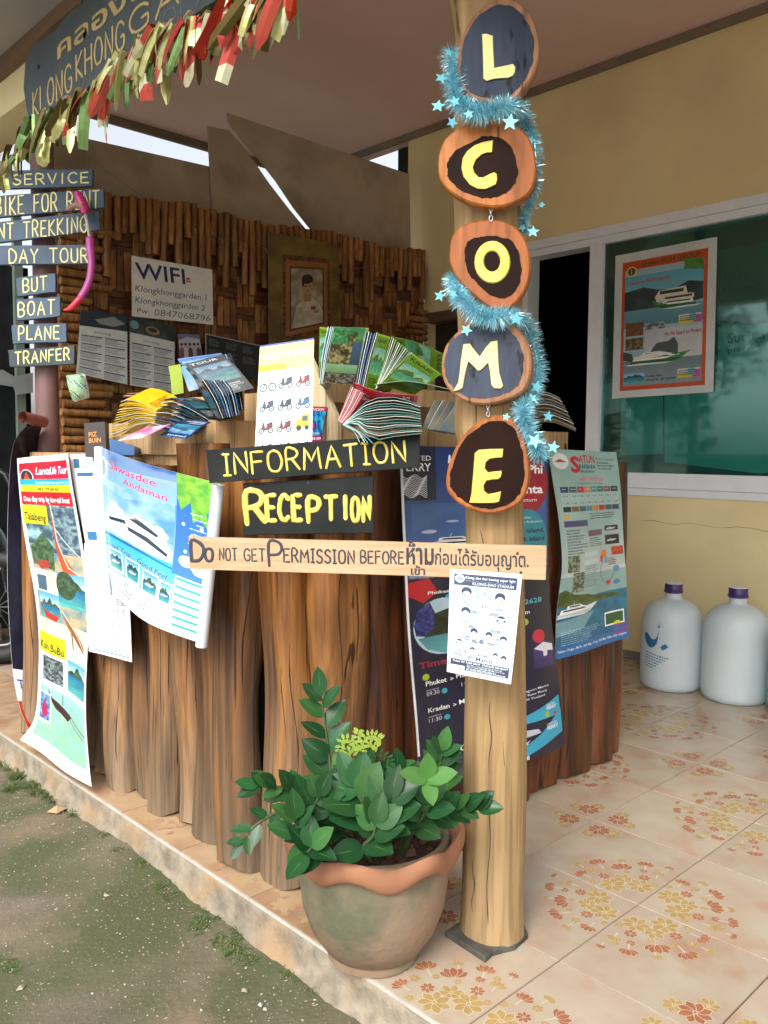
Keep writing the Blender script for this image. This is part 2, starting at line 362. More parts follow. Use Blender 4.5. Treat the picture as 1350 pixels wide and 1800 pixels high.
class CV:
    def __init__(s, w, h, col='ffffff'):
        s.w, s.h = w, h; s.a = np.ones((h, w, 3), np.float32) * np.array(H(col), np.float32)
    def _c(s, c): return np.array(H(c) if isinstance(c, str) else c, np.float32)
    def box(s, u0, v0, u1, v1):
        return max(0, int(u0 * s.w)), max(0, int(v0 * s.h)), min(s.w, int(math.ceil(u1 * s.w))), min(s.h, int(math.ceil(v1 * s.h)))
    def rect(s, u0, v0, u1, v1, c, c2=None, al=1.0):
        x0, y0, x1, y1 = s.box(u0, v0, u1, v1)
        if x1 <= x0 or y1 <= y0: return
        c = s._c(c)
        if c2 is not None:
            t = np.linspace(0, 1, y1 - y0)[:, None, None]; c = c * (1 - t) + s._c(c2) * t
        s.a[y0:y1, x0:x1] = s.a[y0:y1, x0:x1] * (1 - al) + c * al
    def mask(s, pts):
        P = np.array(pts, float) * [s.w, s.h]; x0, y0 = np.floor(P.min(0)).astype(int); x1, y1 = np.ceil(P.max(0)).astype(int) + 1
        x0, y0 = max(x0, 0), max(y0, 0); x1, y1 = min(x1, s.w), min(y1, s.h)
        if x1 <= x0 or y1 <= y0: return None
        X, Y = np.meshgrid(np.arange(x0, x1) + .5, np.arange(y0, y1) + .5); m = np.zeros(X.shape, bool); n = len(P)
        for i in range(n):
            (ax, ay), (bx, by) = P[i], P[(i + 1) % n]
            if ay == by: continue
            c = ((ay > Y) != (by > Y)) & (X < (bx - ax) * (Y - ay) / (by - ay) + ax); m ^= c
        return x0, y0, x1, y1, m
    def poly(s, pts, c, c2=None, al=1.0, noise=None, seed=1):
        r = s.mask(pts)
        if r is None: return
        x0, y0, x1, y1, m = r; c = s._c(c) * np.ones((y1 - y0, x1 - x0, 3), np.float32)
        if noise is not None:
            t = np.clip((vnoise(y1 - y0, x1 - x0, noise, seed) - .3) / .4, 0, 1)[..., None]; c = c * (1 - t) + s._c(c2) * t
        elif c2 is not None:
            t = np.linspace(0, 1, y1 - y0)[:, None, None]; c = c * (1 - t) + s._c(c2) * t
        k = m[..., None] * al; s.a[y0:y1, x0:x1] = s.a[y0:y1, x0:x1] * (1 - k) + c * k
    def ell(s, u, v, ru, rv, c, c2=None, al=1.0, **k):
        s.poly([(u + ru * math.cos(g * PI / 12), v + rv * math.sin(g * PI / 12)) for g in range(24)], c, c2, al, **k)
    def line(s, pts, wpx, c, al=1.0):
        for (a, b), (d, e) in zip(pts[:-1], pts[1:]):
            p = np.array([a * s.w, b * s.h]); q = np.array([d * s.w, e * s.h]); t = q - p; L = np.hypot(*t)
            if L < 1e-6: continue
            n = np.array([-t[1], t[0]]) / L * wpx / 2; t = t / L * wpx * .3
            s.poly([tuple(x / [s.w, s.h]) for x in (p - t + n, q + t + n, q + t - n, p - t - n)], c, al=al)
    def text(s, st, u, v, size, c, width=None, bold=0.0, slant=0.0, rot=0.0, al=1.0, outline=None):
        """u,v = left baseline; size = cap height as a share of sheet height; width = share of sheet width to fill"""
        if outline: s.text(st, u, v, size, outline[0], width, bold + outline[1], slant, rot, al)
        vv, tt = textmesh(st, bold); 
        if len(tt) == 0: return
        P = vv.copy() / .72; k = size * s.h; x0 = P[:, 0].min(); P[:, 0] -= x0; sx = k if width is None else width * s.w / P[:, 0].max()
        P = np.stack([P[:, 0] * sx + P[:, 1] * k * slant, -P[:, 1] * k], 1)
        cs, sn = math.cos(rot), math.sin(rot); P = np.stack([P[:, 0] * cs - P[:, 1] * sn, P[:, 0] * sn + P[:, 1] * cs], 1) + [u * s.w, v * s.h]
        c = s._c(c)
        for a, b, d in P[tt]:
            x0, y0 = np.floor(np.minimum(np.minimum(a, b), d)).astype(int); x1, y1 = np.ceil(np.maximum(np.maximum(a, b), d)).astype(int) + 1
            x0, y0 = max(x0, 0), max(y0, 0); x1, y1 = min(x1, s.w), min(y1, s.h)
            if x1 <= x0 or y1 <= y0: continue
            X = np.arange(x0, x1)[None, :] + .5; Y = np.arange(y0, y1)[:, None] + .5
            e0 = (b[0] - a[0]) * (Y - a[1]) - (b[1] - a[1]) * (X - a[0]); e1 = (d[0] - b[0]) * (Y - b[1]) - (d[1] - b[1]) * (X - b[0]); e2 = (a[0] - d[0]) * (Y - d[1]) - (a[1] - d[1]) * (X - d[0])
            m = ((e0 >= 0) & (e1 >= 0) & (e2 >= 0)) | ((e0 <= 0) & (e1 <= 0) & (e2 <= 0))
            if al >= 1: s.a[y0:y1, x0:x1][m] = c
            else: s.a[y0:y1, x0:x1][m] = s.a[y0:y1, x0:x1][m] * (1 - al) + c * al
    def lines(s, u0, v0, u1, v1, n, c, hgt=0.45, seed=0, al=0.8, ragged=0.4):
        """small print too fine to read: broken rules"""
        rs = random.Random(seed); c = s._c(c)
        for i in range(n):
            v = v0 + (v1 - v0) * i / n; u = u0; end = u1 - (u1 - u0) * ragged * rs.random()
            while u < end:
                wd = (u1 - u0) * rs.uniform(.03, .12); s.rect(u, v, min(u + wd, end), v + (v1 - v0) / n * hgt, c, al=al * rs.uniform(.6, 1)); u += wd + (u1 - u0) * .02
    def photo(s, u0, v0, u1, v1, kind='sea', seed=0):
        """a small seaside picture: sky, hills, water"""
        rs = random.Random(seed); hz = lerp(v0, v1, rs.uniform(.4, .6))
        s.rect(u0, v0, u1, hz, '5aa8dc', 'cfe8f4')
        if kind in ('sea', 'hill'):
            n = 9; s.poly([(u0, hz)] + [(lerp(u0, u1, i / n), hz - (v1 - v0) * rs.uniform(.05, .34) * math.sin(PI * (i + .6) / (n + 1.2))) for i in range(n + 1)] + [(u1, hz)], '24402c', '4c6a46', noise=6, seed=seed)
        x0, y0, x1, y1 = s.box(u0, hz, u1, v1)
        if x1 > x0 and y1 > y0:
            t = vnoise(y1 - y0, max(2, (x1 - x0) // 6), 4, seed + 5); t = np.repeat(t, 7, 1)[:, :x1 - x0][..., None]; g = np.linspace(0, 1, y1 - y0)[:, None, None]
            a = s._c('1f6f9c') * (1 - g) + s._c('58b8ae') * g; s.a[y0:y1, x0:x1] = a * (.75 + .5 * t)
    def blotch(s, u0, v0, u1, v1, c, c2, cells=8, seed=0, al=1.0, lo=.35, hi=.65):
        x0, y0, x1, y1 = s.box(u0, v0, u1, v1)
        if x1 <= x0 or y1 <= y0: return
        t = np.clip((vnoise(y1 - y0, x1 - x0, cells, seed) - lo) / (hi - lo), 0, 1)[..., None]
        s.a[y0:y1, x0:x1] = s.a[y0:y1, x0:x1] * (1 - al) + (s._c(c) * (1 - t) + s._c(c2) * t) * al
    def boat(s, u, v, L, hull='e8eef2', dark='1c2a3c', asp=1.0, flip=1, deck=True):
        """side view of a motor vessel, bow to the right (flip -1: left); L length as share of width"""
        k = L; q = L * asp * s.w / s.h; f = flip
        T = lambda pts: [(u + f * a * k, v - b * q) for a, b in pts]
        s.poly(T([(-.5, .02), (.5, .19), (.3, -.02), (.2, -.05), (-.48, -.05)]), hull)
        s.poly(T([(-.5, .0), (.38, .05), (.2, -.05), (-.48, -.05)]), dark if hull != 'e8eef2' else 'c5ced6')
        if deck:
            s.poly(T([(-.45, .03), (-.42, .14), (.12, .16), (.3, .1), (.34, .14), (.1, .04)]), 'f6f8fa')
            s.poly(T([(-.38, .08), (-.37, .12), (.1, .13), (.2, .09)]), dark)
            s.poly(T([(-.3, .15), (-.28, .23), (.0, .24), (.12, .16)]), 'eef2f5'); s.poly(T([(-.24, .18), (-.24, .21), (-.02, .215), (.04, .175)]), dark)
            s.line(T([(-.15, .23), (-.13, .32)]), 2, 'dfe5ea')
        s.poly(T([(-.62, -.05), (-.3, -.035), (.25, -.05), (.1, -.08), (-.5, -.085)]), 'f2f8fa', al=.85)
    def img(s, name, warm=0.0):
        im = bpy.data.images.new(name, s.w, s.h); px = np.ones((s.h, s.w, 4), np.float32); g = vnoise(s.h, s.w, 5, 77, 3)[..., None]; f = vnoise(s.h, s.w, max(12, s.w // 5), 78, 2)[..., None]; px[..., :3] = np.clip((s.a * (.93 + .11 * g) * (.965 + .07 * f))[::-1], 0, 1)
        im.pixels.foreach_set(px.ravel()); im.update(); im.pack(); return im
def sheet(name, left, right, cv, label, cat, wave=None, nu=16, nv=28, thick=0.0012, rough=0.35, back=None, parent=None, group=None, top=None, bottom=None):
    """a paper sheet between two edge curves (3-D points, top to bottom); wave(u,v) lifts it along its normal"""
    n0 = ((Vector(right[0]) - Vector(left[0])).cross(Vector(left[-1]) - Vector(left[0]))).normalized() * -1
    if n0.dot(CAM - Vector(left[0])) < 0: n0 = -n0
    P = []
    Ls = arcpath(left, nv); Rs = arcpath(right, nv)
    for j in range(nv):
        for i in range(nu):
            u = i / (nu - 1); v = j / (nv - 1); p = Ls[j].lerp(Rs[j], u)
            if wave: p = p + n0 * wave(u, v)
            P.append(p)
    mb = MB(); mb.grid(P, nu, nv, 0)
    Q = [p - n0 * thick for p in P]; o = len(mb.v); mb.v += Q
    for j in range(nv - 1):
        for i in range(nu - 1):
            mb.f.append([o + j * nu + i, o + j * nu + i + 1, o + (j + 1) * nu + i + 1, o + (j + 1) * nu + i]); mb.m.append(1)
    m = imat(name + '_print', cv.img(name), rough)
    return mb.build(name, [m, back or MATS['paper_back']], parent, smooth=True, label=label, cat=cat, group=group)
# ================================================================ materials in use
pm('paper_back', (.72, .74, .76), (.62, .64, .66), rough=.6, scale=20)
M_wallP = pm('yellow_wall_paint', (.86, .74, .41), (.81, .67, .35), rough=.75, scale=2.2, bump=.12, bscale=60, col3=(.66, .55, .32), s3=1.3, f3=(.5, .8))
M_ceil = pm('ceiling_paint', (.80, .58, .53), (.74, .53, .48), rough=.8, scale=1.6, bump=.05, bscale=30)
M_eave = pm('eave_board', (.40, .37, .33), (.34, .31, .28), rough=.8, scale=3)
M_fascia = pm('fascia_wood', (.17, .10, .055), (.12, .07, .04), rough=.6, scale=6, stretch=(1, .2, 1))
M_white = pm('white_frame_paint', (.86, .90, .94), (.80, .85, .90), rough=.4, scale=12)
M_tile = pm('cream_tile', (.49, .425, .33), (.45, .35, .265), rough=.22, scale=9, contrast=(.3, .7), obj_rand=.05, bump=.05, bscale=12, col3=(.44, .27, .185), s3=7, f3=(.53, .76), spec=.5)
M_red = pm('tile_red_print', (.42, .165, .09), (.34, .13, .07), rough=.25, scale=60)
M_yel = pm('tile_yellow_print', (.47, .33, .13), (.40, .27, .10), rough=.25, scale=60)
M_cream = pm('tile_outline_print', (.62, .55, .42), (.58, .50, .38), rough=.25, scale=30)
M_grout = pm('grout', (.13, .085, .05), (.08, .055, .035), rough=.9, scale=20, bump=.3)
M_conc = pm('kerb_concrete', (.34, .29, .215), (.19, .165, .125), rough=.95, scale=22, bump=1.0, bscale=90, col3=(.36, .235, .13), s3=5, f3=(.5, .7))
M_board = pm('cement_board', (.50, .42, .32), (.38, .31, .23), rough=.85, scale=3.5, bump=.3, bscale=40, col3=(.26, .20, .14), s3=3.4, f3=(.48, .72))
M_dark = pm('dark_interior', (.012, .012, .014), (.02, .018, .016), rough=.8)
M_bamboo = wood('bamboo_cane', (.38, .185, .058), (.22, .092, .030), rough=.45, rand=.28, bump=.3)
M_bambooh = wood('bamboo_strip_dark', (.19, .070, .026), (.11, .040, .018), rough=.5, rand=.3, bump=.3)
M_log = wood('log_wood', (.36, .145, .032), (.085, .028, .009), grey=(.25, .18, .115), zgrey=(.0, .75), rough=.5, coat=.12, rand=.30, bump=.7)
M_logr = wood('log_wood_red', (.18, .055, .017), (.05, .017, .007), rough=.42, coat=.2, rand=.2, bump=.7)
M_pole = wood('pole_wood', (.44, .295, .14), (.31, .195, .085), grey=(.29, .215, .13), zgrey=(-.5, .5), rough=.72, rand=.05, bump=.5, ringy=.8)
M_ply = wood('plywood', (.52, .345, .17), (.43, .275, .13), rough=.6, rand=.1, bump=.2, ringy=.4)
M_plank = wood('plank_wood', (.56, .36, .20), (.46, .28, .15), rough=.65, rand=.05, bump=.3)
M_nail = pm('nail_metal', (.08, .07, .06), rough=.4, metal=.8)

# ================================================================ ground
def ground_z(x, y):
    return -.088 + .012 * math.sin(x * 3.1 + y * 1.7) * math.sin(y * 2.3) + .006 * math.sin(x * 11 + 1) * math.sin(y * 9) - .02 * max(0, min(1, (-x - .3)))
xs = sorted(set([-60, -30, -15, -8, -5] + [-3 + .06 * i for i in range(52)] + [.15, 3.2, 8, 20, 60])); ys = sorted(set([-60, -20, -8, -3, -1] + [-.6 + .08 * i for i in range(68)] + [5.5, 7, 10, 20, 60]))
mb = MB(); P = [(x, y, ground_z(x, y) if x < .15 else -.35) for y in ys for x in xs]
mb.add(P, [(j * len(xs) + i, j * len(xs) + i + 1, (j + 1) * len(xs) + i + 1, (j + 1) * len(xs) + i) for j in range(len(ys) - 1) for i in range(len(xs) - 1)])
def ground_mat():
    m = pm('dirt_ground', (.20, .165, .12), (.135, .118, .082), rough=.95, scale=9, bump=.9, bscale=70, col3=(.085, .095, .042), s3=2.1, f3=(.42, .62), coords='Generated' if False else 'Object')
    t = m.node_tree; N = t.nodes; L = t.links; b = N['Principled BSDF']; src = b.inputs['Base Color'].links[0].from_socket
    tc = N.new('ShaderNodeTexCoord')
    n = N.new('ShaderNodeTexNoise'); n.inputs['Scale'].default_value = 2.6; n.inputs['Detail'].default_value = 6; L.new(tc.outputs['Object'], n.inputs['Vector'])
    r = N.new('ShaderNodeMapRange'); r.inputs[1].default_value = .58; r.inputs[2].default_value = .74; L.new(n.outputs[0], r.inputs[0])
    x = N.new('ShaderNodeMix'); x.data_type = 'RGBA'; L.new(r.outputs[0], x.inputs[0]); L.new(src, x.inputs[6]); x.inputs[7].default_value = (.27, .195, .125, 1)
    v = N.new('ShaderNodeTexVoronoi'); v.inputs['Scale'].default_value = 75; L.new(tc.outputs['Object'], v.inputs['Vector'])
    r2 = N.new('ShaderNodeMapRange'); r2.inputs[1].default_value = .16; r2.inputs[2].default_value = .10; L.new(v.outputs['Distance'], r2.inputs[0])
    n2 = N.new('ShaderNodeTexNoise'); n2.inputs['Scale'].default_value = 30; L.new(tc.outputs['Object'], n2.inputs['Vector']); r3 = N.new('ShaderNodeMapRange'); r3.inputs[1].default_value = .5; r3.inputs[2].default_value = .6; r3.inputs[4].default_value = .6; L.new(n2.outputs[0], r3.inputs[0])
    r3.inputs[4].default_value = .45; mm = N.new('ShaderNodeMath'); mm.operation = 'MULTIPLY'; L.new(r2.outputs[0], mm.inputs[0]); L.new(r3.outputs[0], mm.inputs[1])
    x2 = N.new('ShaderNodeMix'); x2.data_type = 'RGBA'; L.new(mm.outputs[0], x2.inputs[0]); L.new(x.outputs[2], x2.inputs[6]); x2.inputs[7].default_value = (.26, .225, .16, 1); L.new(x2.outputs[2], b.inputs['Base Color'])
    return m
mb.build('ground', ground_mat(), kind='structure', smooth=True, loc=(0, 0, 0))
MB().box((-20, -14, -.19), (-1.75, 14, -.085)).build('bounce_slab', pm('pale_bounce_concrete', (.52, .50, .46), (.44, .42, .38), rough=.9, scale=3), kind='structure', loc=(0, 0, 0))  # unseen pale slab added behind the camera to bounce light up to the ceiling
# ================================================================ platform: kerb, bed, tiles
mb = MB(); ks = []; K = 260
prof = [(.30, -.006), (.004, -.006), (-.002, -.010), (-.004, -.03), (-.007, -.06), (-.013, -.082), (-.032, -.105)]
for i in range(K):
    y = -1.2 + 7.4 * i / (K - 1)
    for k, (x, z) in enumerate(prof):
        n_ = .5 * math.sin(y * 23 + k) + .5 * math.sin(y * 57 + 2 * k) + random.uniform(-.4, .4)
        amp = (0, 0, .0010, .003, .005, .009, .014)[k]
        ks.append((x + amp * n_ - (.012 * max(0, math.sin(y * 5 + .7)) if k > 4 else 0), y, z + (0 if k < 3 else amp * .4 * n_)))
n = len(prof); mb.add(ks, [(i * n + k, i * n + k + 1, (i + 1) * n + k + 1, (i + 1) * n + k) for i in range(K - 1) for k in range(n - 1)])
mb.build('kerb', M_conc, kind='structure', smooth=True, loc=(0, 0, 0))
floor = MB().box((.004, -1.2, -.20), (3.05, 6.2, -.0035)).build('floor', M_grout, kind='structure', loc=(0, 0, 0))
T = 1 / 3
for k in range(-3, 18): MB().box((-.0035, k * T + .0012, -.0085), (.0012, (k + 1) * T - .0012, -.0004)).build('tile_edge', pm('tile_edge_glaze', (.62, .58, .52), (.5, .46, .4), rough=.3, scale=20), floor)
def petal(c, ang, L, Wd, n=5, tip=.15):
    pts = []
    for i in range(n): t = i / (n - 1); pts.append((t * L, Wd * math.sin(PI * min(1, t * .92 + .06)) ** .8 * (.5 + .6 * t) * .5))
    pts = pts + [(a, -b) for a, b in reversed(pts[1:-1])] + []
    ca, sa = math.cos(ang), math.sin(ang)
    return [(c[0] + a * ca - b * sa, c[1] + a * sa + b * ca) for a, b in pts]
def tile_mesh():
    mb = MB(); g = .0014 / T; h = T / 2 - .0016; e = .0009
    mb.add([(-h, -h, -.004), (h, -h, -.004), (h, h, -.004), (-h, h, -.004), (-h + e, -h + e, 0), (h - e, -h + e, 0), (h - e, h - e, 0), (-h + e, h - e, 0)], [(4, 5, 6, 7), (0, 1, 5, 4), (1, 2, 6, 5), (2, 3, 7, 6), (3, 0, 4, 7)], 0)
    def P(poly, mi, z):
        q = [((min(max(a, .012), .988) - .5) * T, (min(max(b, .012), .988) - .5) * T, z) for a, b in poly]
        # keep counter-clockwise
        ar = sum(q[i][0] * q[(i + 1) % len(q)][1] - q[(i + 1) % len(q)][0] * q[i][1] for i in range(len(q)))
        if ar < 0: q = q[::-1]
        mb.add(q, [tuple(range(len(q)))], mi)
    rs = random.Random(4); lay = [0]
    def grow(poly, k):
        cx = sum(p[0] for p in poly) / len(poly); cy = sum(p[1] for p in poly) / len(poly); return [(cx + (a - cx) * k, cy + (b - cy) * k) for a, b in poly]
    def Z(): lay[0] += 1; return .00012 + lay[0] * .000006
    def flower(c, r, mi, n=7, a0=0, wid=.62):
        for k in range(n):
            pe = petal(c, a0 + 2 * PI * k / n, r, r * wid); P(grow(pe, 1.16), 3, Z()); P(pe, mi, Z())
        P([(c[0] + r * .2 * math.cos(i), c[1] + r * .15 * math.sin(i)) for i in range(6)], 3, Z()); P([(c[0] + r * .12 * math.cos(i), c[1] + r * .09 * math.sin(i)) for i in range(6)], mi, Z())
    def tulip(c, r, ang, mi, stem=True):
        if stem:
            s = (c[0] - 1.25 * r * math.cos(ang), c[1] - 1.25 * r * math.sin(ang)); w_ = .006
            P([(s[0] - w_ * math.sin(ang), s[1] + w_ * math.cos(ang)), (c[0] - w_ * math.sin(ang), c[1] + w_ * math.cos(ang)), (c[0] + w_ * math.sin(ang), c[1] - w_ * math.cos(ang)), (s[0] + w_ * math.sin(ang), s[1] - w_ * math.cos(ang))], 3, Z())
        for d, L_ in ((-1.05, .95), (1.05, .95), (-.55, 1.0), (.55, 1.0), (0, .95)):
            pe = petal((c[0] - .35 * r * math.cos(ang), c[1] - .35 * r * math.sin(ang)), ang + d, r * L_ * 1.1, r * .62); P(grow(pe, 1.12), 3, Z()); P(pe, mi, Z())
    D = PI / 4
    flower((.25, .26), .085, 2, 6, .3); flower((.25, .12), .105, 2, 7, .2); flower((.11, .27), .105, 2, 7, .5)
    flower((.34, .05), .035, 2, 6); flower((.03, .40), .035, 2, 6)
    flower((.38, .16), .05, 1, 7); flower((.18, .39), .05, 1, 7, .3); flower((.48, .22), .036, 1, 7); flower((.30, .43), .03, 2, 6); flower((.36, .30), .03, 2, 6)
    tulip((.40, .37), .10, D, 1, False); tulip((.58, .26), .075, D * .6, 1); tulip((.33, .545), .085, D * 1.35, 1); tulip((.51, .11), .06, .2, 2)
    tulip((.08, .53), .07, D * 2, 1); flower((.19, .51), .04, 2, 6); tulip((.19, .63), .05, D * 1.8, 2); tulip((.50, .42), .045, D, 2); flower((.56, .15), .03, 2, 6); tulip((.66, .10), .04, .1, 1)
    flower((.875, .73), .075, 2, 7, .2); flower((.73, .875), .075, 2, 7, .4); flower((.845, .85), .105, 1, 8, .1)
    return mb.mesh('tile', [M_tile, M_red, M_yel, M_cream])
TM = tile_mesh()
TMd = TM.copy(); TMd.name = 'tile'; TMd.materials[0] = pm('stained_edge_tile', (.52, .37, .235), (.42, .27, .155), rough=.4, scale=8, obj_rand=.08, bump=.08, bscale=14, col3=(.36, .20, .11), s3=6, f3=(.5, .72)); TMd.materials[1] = pm('worn_red_print', (.40, .20, .11), (.44, .28, .17), rough=.4, scale=20); TMd.materials[2] = pm('worn_yellow_print', (.46, .31, .15), (.48, .34, .2), rough=.4, scale=20); TMd.materials[3] = pm('worn_outline_print', (.50, .37, .25), rough=.4)
for i in range(0, 9):
    for j in range(0, 13):
        iw = 0 if i % 2 == 0 else 1; jw = 0 if j % 2 else 1       # which corner carries the wreath
        rot = {(0, 0): 0, (1, 0): 1, (1, 1): 2, (0, 1): 3}[(iw, jw)]
        mw = Matrix.Translation(((i + .5) * T + (.001 if i else .0015), (j + .5) * T, random.uniform(-.0004, .0004))) @ Matrix.Rotation(rot * PI / 2, 4, 'Z')
        inst('tile', TMd if (i == 0 and j >= 4) else TM, floor, mw)
# ================================================================ building: wall with its window
XW = 2.85; YE = 3.965
zt, zs, zb = 2.235, .842, 2.0
yA, yB = 3.10, .2      # window opening along Y (left end hidden behind the pole)
yL = onX(915, 600, XW).y
zhead = onX(1350, 340, XW).z; zsill = onX(1330, 880, XW).z
print('win', yL, zhead, zsill)
wall = thing('building_wall', (XW, 2, 0), 'ochre yellow rendered wall of the building, behind the two water bottles', 'wall')
mb = MB()
DY0, DY1, DZ = 3.12, 3.80, 1.962
mb.box((XW, yL, 0), (XW + .14, DY0, 3.3)); mb.box((XW, DY1, 0), (XW + .14, YE, 3.3)); mb.box((XW, DY0, DZ), (XW + .14, DY1, 3.3)); mb.box((XW, -2.5, 0), (XW + .14, yL, zsill)); mb.box((XW, -2.5, zhead), (XW + .14, yL, 3.3))
mb.build('wall_face', M_wallP, wall)
dr = thing('doorway', (XW, 3.45, 0), 'dark doorway with a brown wooden head at the back of the porch', 'doorway')
MB().box((XW - .006, DY0, DZ - .06), (XW + .1, DY1, DZ - .001)).build('door_head', M_fascia, dr); MB().box((XW + .10, DY0 + .001, 0), (XW + .13, DY1 - .001, DZ - .062)).build('opening_shade', pm('painted_opening_shade', (.035, .02, .014), (.02, .012, .01), rough=.5), dr)  # dark recessed sheet: shade of the open doorway put into its colour
# grey skirting scrap at the foot
crk_ = MB(); P = [Vector((XW - .0006, lerp(2.25, .9, k / 40), .735 + .006 * math.sin(k * .9) + random.uniform(-.003, .003))) for k in range(41)]; crk_.tube(P, [.0004 + .0008 * random.random() for _ in P], 4); crk_.build('plaster_crack', pm('crack_shade', (.22, .18, .10), rough=.9), wall)
MB().box((XW - .006, 1.2, 0), (XW - .0005, 3.6, .045)).build('skirting', pm('grey_skirting', (.20, .20, .19), (.28, .26, .22), rough=.8, scale=15), wall)
win = thing('sliding_window', (XW, 1.7, zsill), 'white framed sliding window with green glass in the yellow wall, left sash slid open', 'window')
def bar(y0, y1, z0, z1, d0, d1, nm='frame_bar', p=win, m=M_white): return MB().box((XW - d0, y0, z0), (XW + d1, y1, z1)).build(nm, m, p)
fz0 = onX(1330, 866, XW).z; fz1 = onX(1092, 833, XW).z
zh2 = onX(1350, 372, XW).z
bar(-2.4, yL, zsill - .002, zsill + .035, .012, .10); bar(-2.4, yL, zsill + .037, zsill + .115, .004, .10)
bar(-2.4, yL, zhead - .045, zhead + .002, .012, .10); bar(-2.4, yL - .002, zhead - .085, zhead - .047, .004, .10)
bar(yL - .05, yL + .002, zsill, zhead, .010, .1)
mull = (onX(1035, 700, XW).y, onX(1054, 700, XW).y)
bar(mull[1], mull[0] + .012, zsill + .116, zhead - .086, .006, .04, 'sash_stile')
gm = bpy.data.materials.new('green_window_glass'); gm.use_nodes = True; N = gm.node_tree.nodes; L = gm.node_tree.links; N.clear()
o_ = N.new('ShaderNodeOutputMaterial'); tr = N.new('ShaderNodeBsdfTransparent'); tr.inputs[0].default_value = (.44, .84, .78, 1)
gl = N.new('ShaderNodeBsdfGlossy'); gl.inputs['Roughness'].default_value = .045; gl.inputs[0].default_value = (.85, .95, .95, 1)
fr = N.new('ShaderNodeFresnel'); fr.inputs[0].default_value = 1.9; ms = N.new('ShaderNodeMixShader')
df = N.new('ShaderNodeBsdfDiffuse'); df.inputs[0].default_value = (.11, .40, .35, 1); m0 = N.new('ShaderNodeMixShader'); m0.inputs[0].default_value = .12; L.new(tr.outputs[0], m0.inputs[1]); L.new(df.outputs[0], m0.inputs[2])
L.new(fr.outputs[0], ms.inputs[0]); L.new(m0.outputs[0], ms.inputs[1]); L.new(gl.outputs[0], ms.inputs[2]); L.new(ms.outputs[0], o_.inputs[0])
MB().box((XW + .018, -2.38, zsill + .118), (XW + .022, mull[1] - .001, zhead - .088)).build('glass_pane', gm, win)
# dark office behind the window
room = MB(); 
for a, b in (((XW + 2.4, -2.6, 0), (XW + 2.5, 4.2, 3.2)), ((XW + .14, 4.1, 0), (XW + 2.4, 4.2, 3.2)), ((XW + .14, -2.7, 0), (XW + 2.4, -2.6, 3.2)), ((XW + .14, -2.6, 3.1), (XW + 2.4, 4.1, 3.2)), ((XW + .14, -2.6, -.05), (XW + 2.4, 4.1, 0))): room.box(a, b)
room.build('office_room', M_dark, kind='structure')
# notes taped behind the glass
M_note = pm('note_paper', (.90, .93, .95), (.82, .87, .89), rough=.6, scale=5, bump=.1, bscale=6)
M_ink = pm('ink_black', (.012, .013, .02), rough=.5)
def note(pts, lbl, texts=(), m=M_note):
    P = [onX(x, y, XW + .026 + .0015 * note.k) for x, y in pts]; note.k += 1
    t = MB().prism(P, Vector((.0008, 0, 0)), 0); 
    for (s_, a, b, c) in texts:
        d = XW + .0255 + .0015 * (note.k - 1); font_text(t, s_, onX(*a, d), onX(*b, d), onX(*c, d), Vector((-1, 0, 0)), 1, lift=.0002)
    t.build('paper_note', [m, M_ink], label=lbl, cat='paper note')
note.k = 0
note([(1092, 700), (1165, 696), (1166, 798), (1090, 800)], 'small sheet of paper behind the green glass under the left half of the ship poster')
note([(1168, 690), (1255, 680), (1400, 670), (1400, 830), (1330, 832), (1250, 822), (1168, 812)], 'large creased sheet of paper behind the green glass at the window bottom right')
note([(1262, 575), (1280, 570), (1284, 576), (1296, 569), (1318, 572), (1400, 560), (1400, 672), (1262, 682)], 'torn white note reading Such a place behind the green glass right of the ship poster',
     [('Such a', (1279, 586), (1345, 578), (1279, 604)), ('place !', (1279, 612), (1335, 605), (1279, 624))])
note([(1262, 440), (1400, 415), (1400, 560), (1262, 566)], 'pale green handwritten note reading Guy behind the glass beside the ship poster top', [('GUY', (1272, 482), (1318, 478), (1272, 494)), ('From', (1272, 504), (1325, 500), (1272, 514))],
     pm('note_green', (.10, .22, .17), (.07, .16, .13), rough=.6))
# ================================================================ ceiling, beam, eave
MB().box((-.02, -2.5, 3.11), (3.0, 5.02, 3.20)).build('ceiling', M_ceil, kind='structure')
mb = MB().box((XW - .03, -2.5, 3.072), (XW - .001, 4.75, 3.109)); mb.box((-.02, 5.0, 3.06), (3.0, 5.03, 3.109))
mb.build('ceiling_trim', pm('ceiling_trim_paint', (.24, .19, .14), rough=.7), label='thin brown strip of trim round the edge of the porch ceiling', cat='trim')
bm_ = thing('roof_beam', (0, 2, 2.3), 'ochre painted roof beam with brown fascia over the platform edge, above the big sign', 'beam')
MB().box((.02, -2.5, 2.27), (.16, 4.6, 3.109)).build('beam_body', M_wallP, bm_)
MB().box((-.02, -2.5, 2.385), (.018, 4.6, 2.43)).build('fascia_board', M_fascia, bm_)
MB().box((-.42, -2.5, 2.432), (.018, 4.6, 2.46)).build('eave_panel', M_eave, bm_)
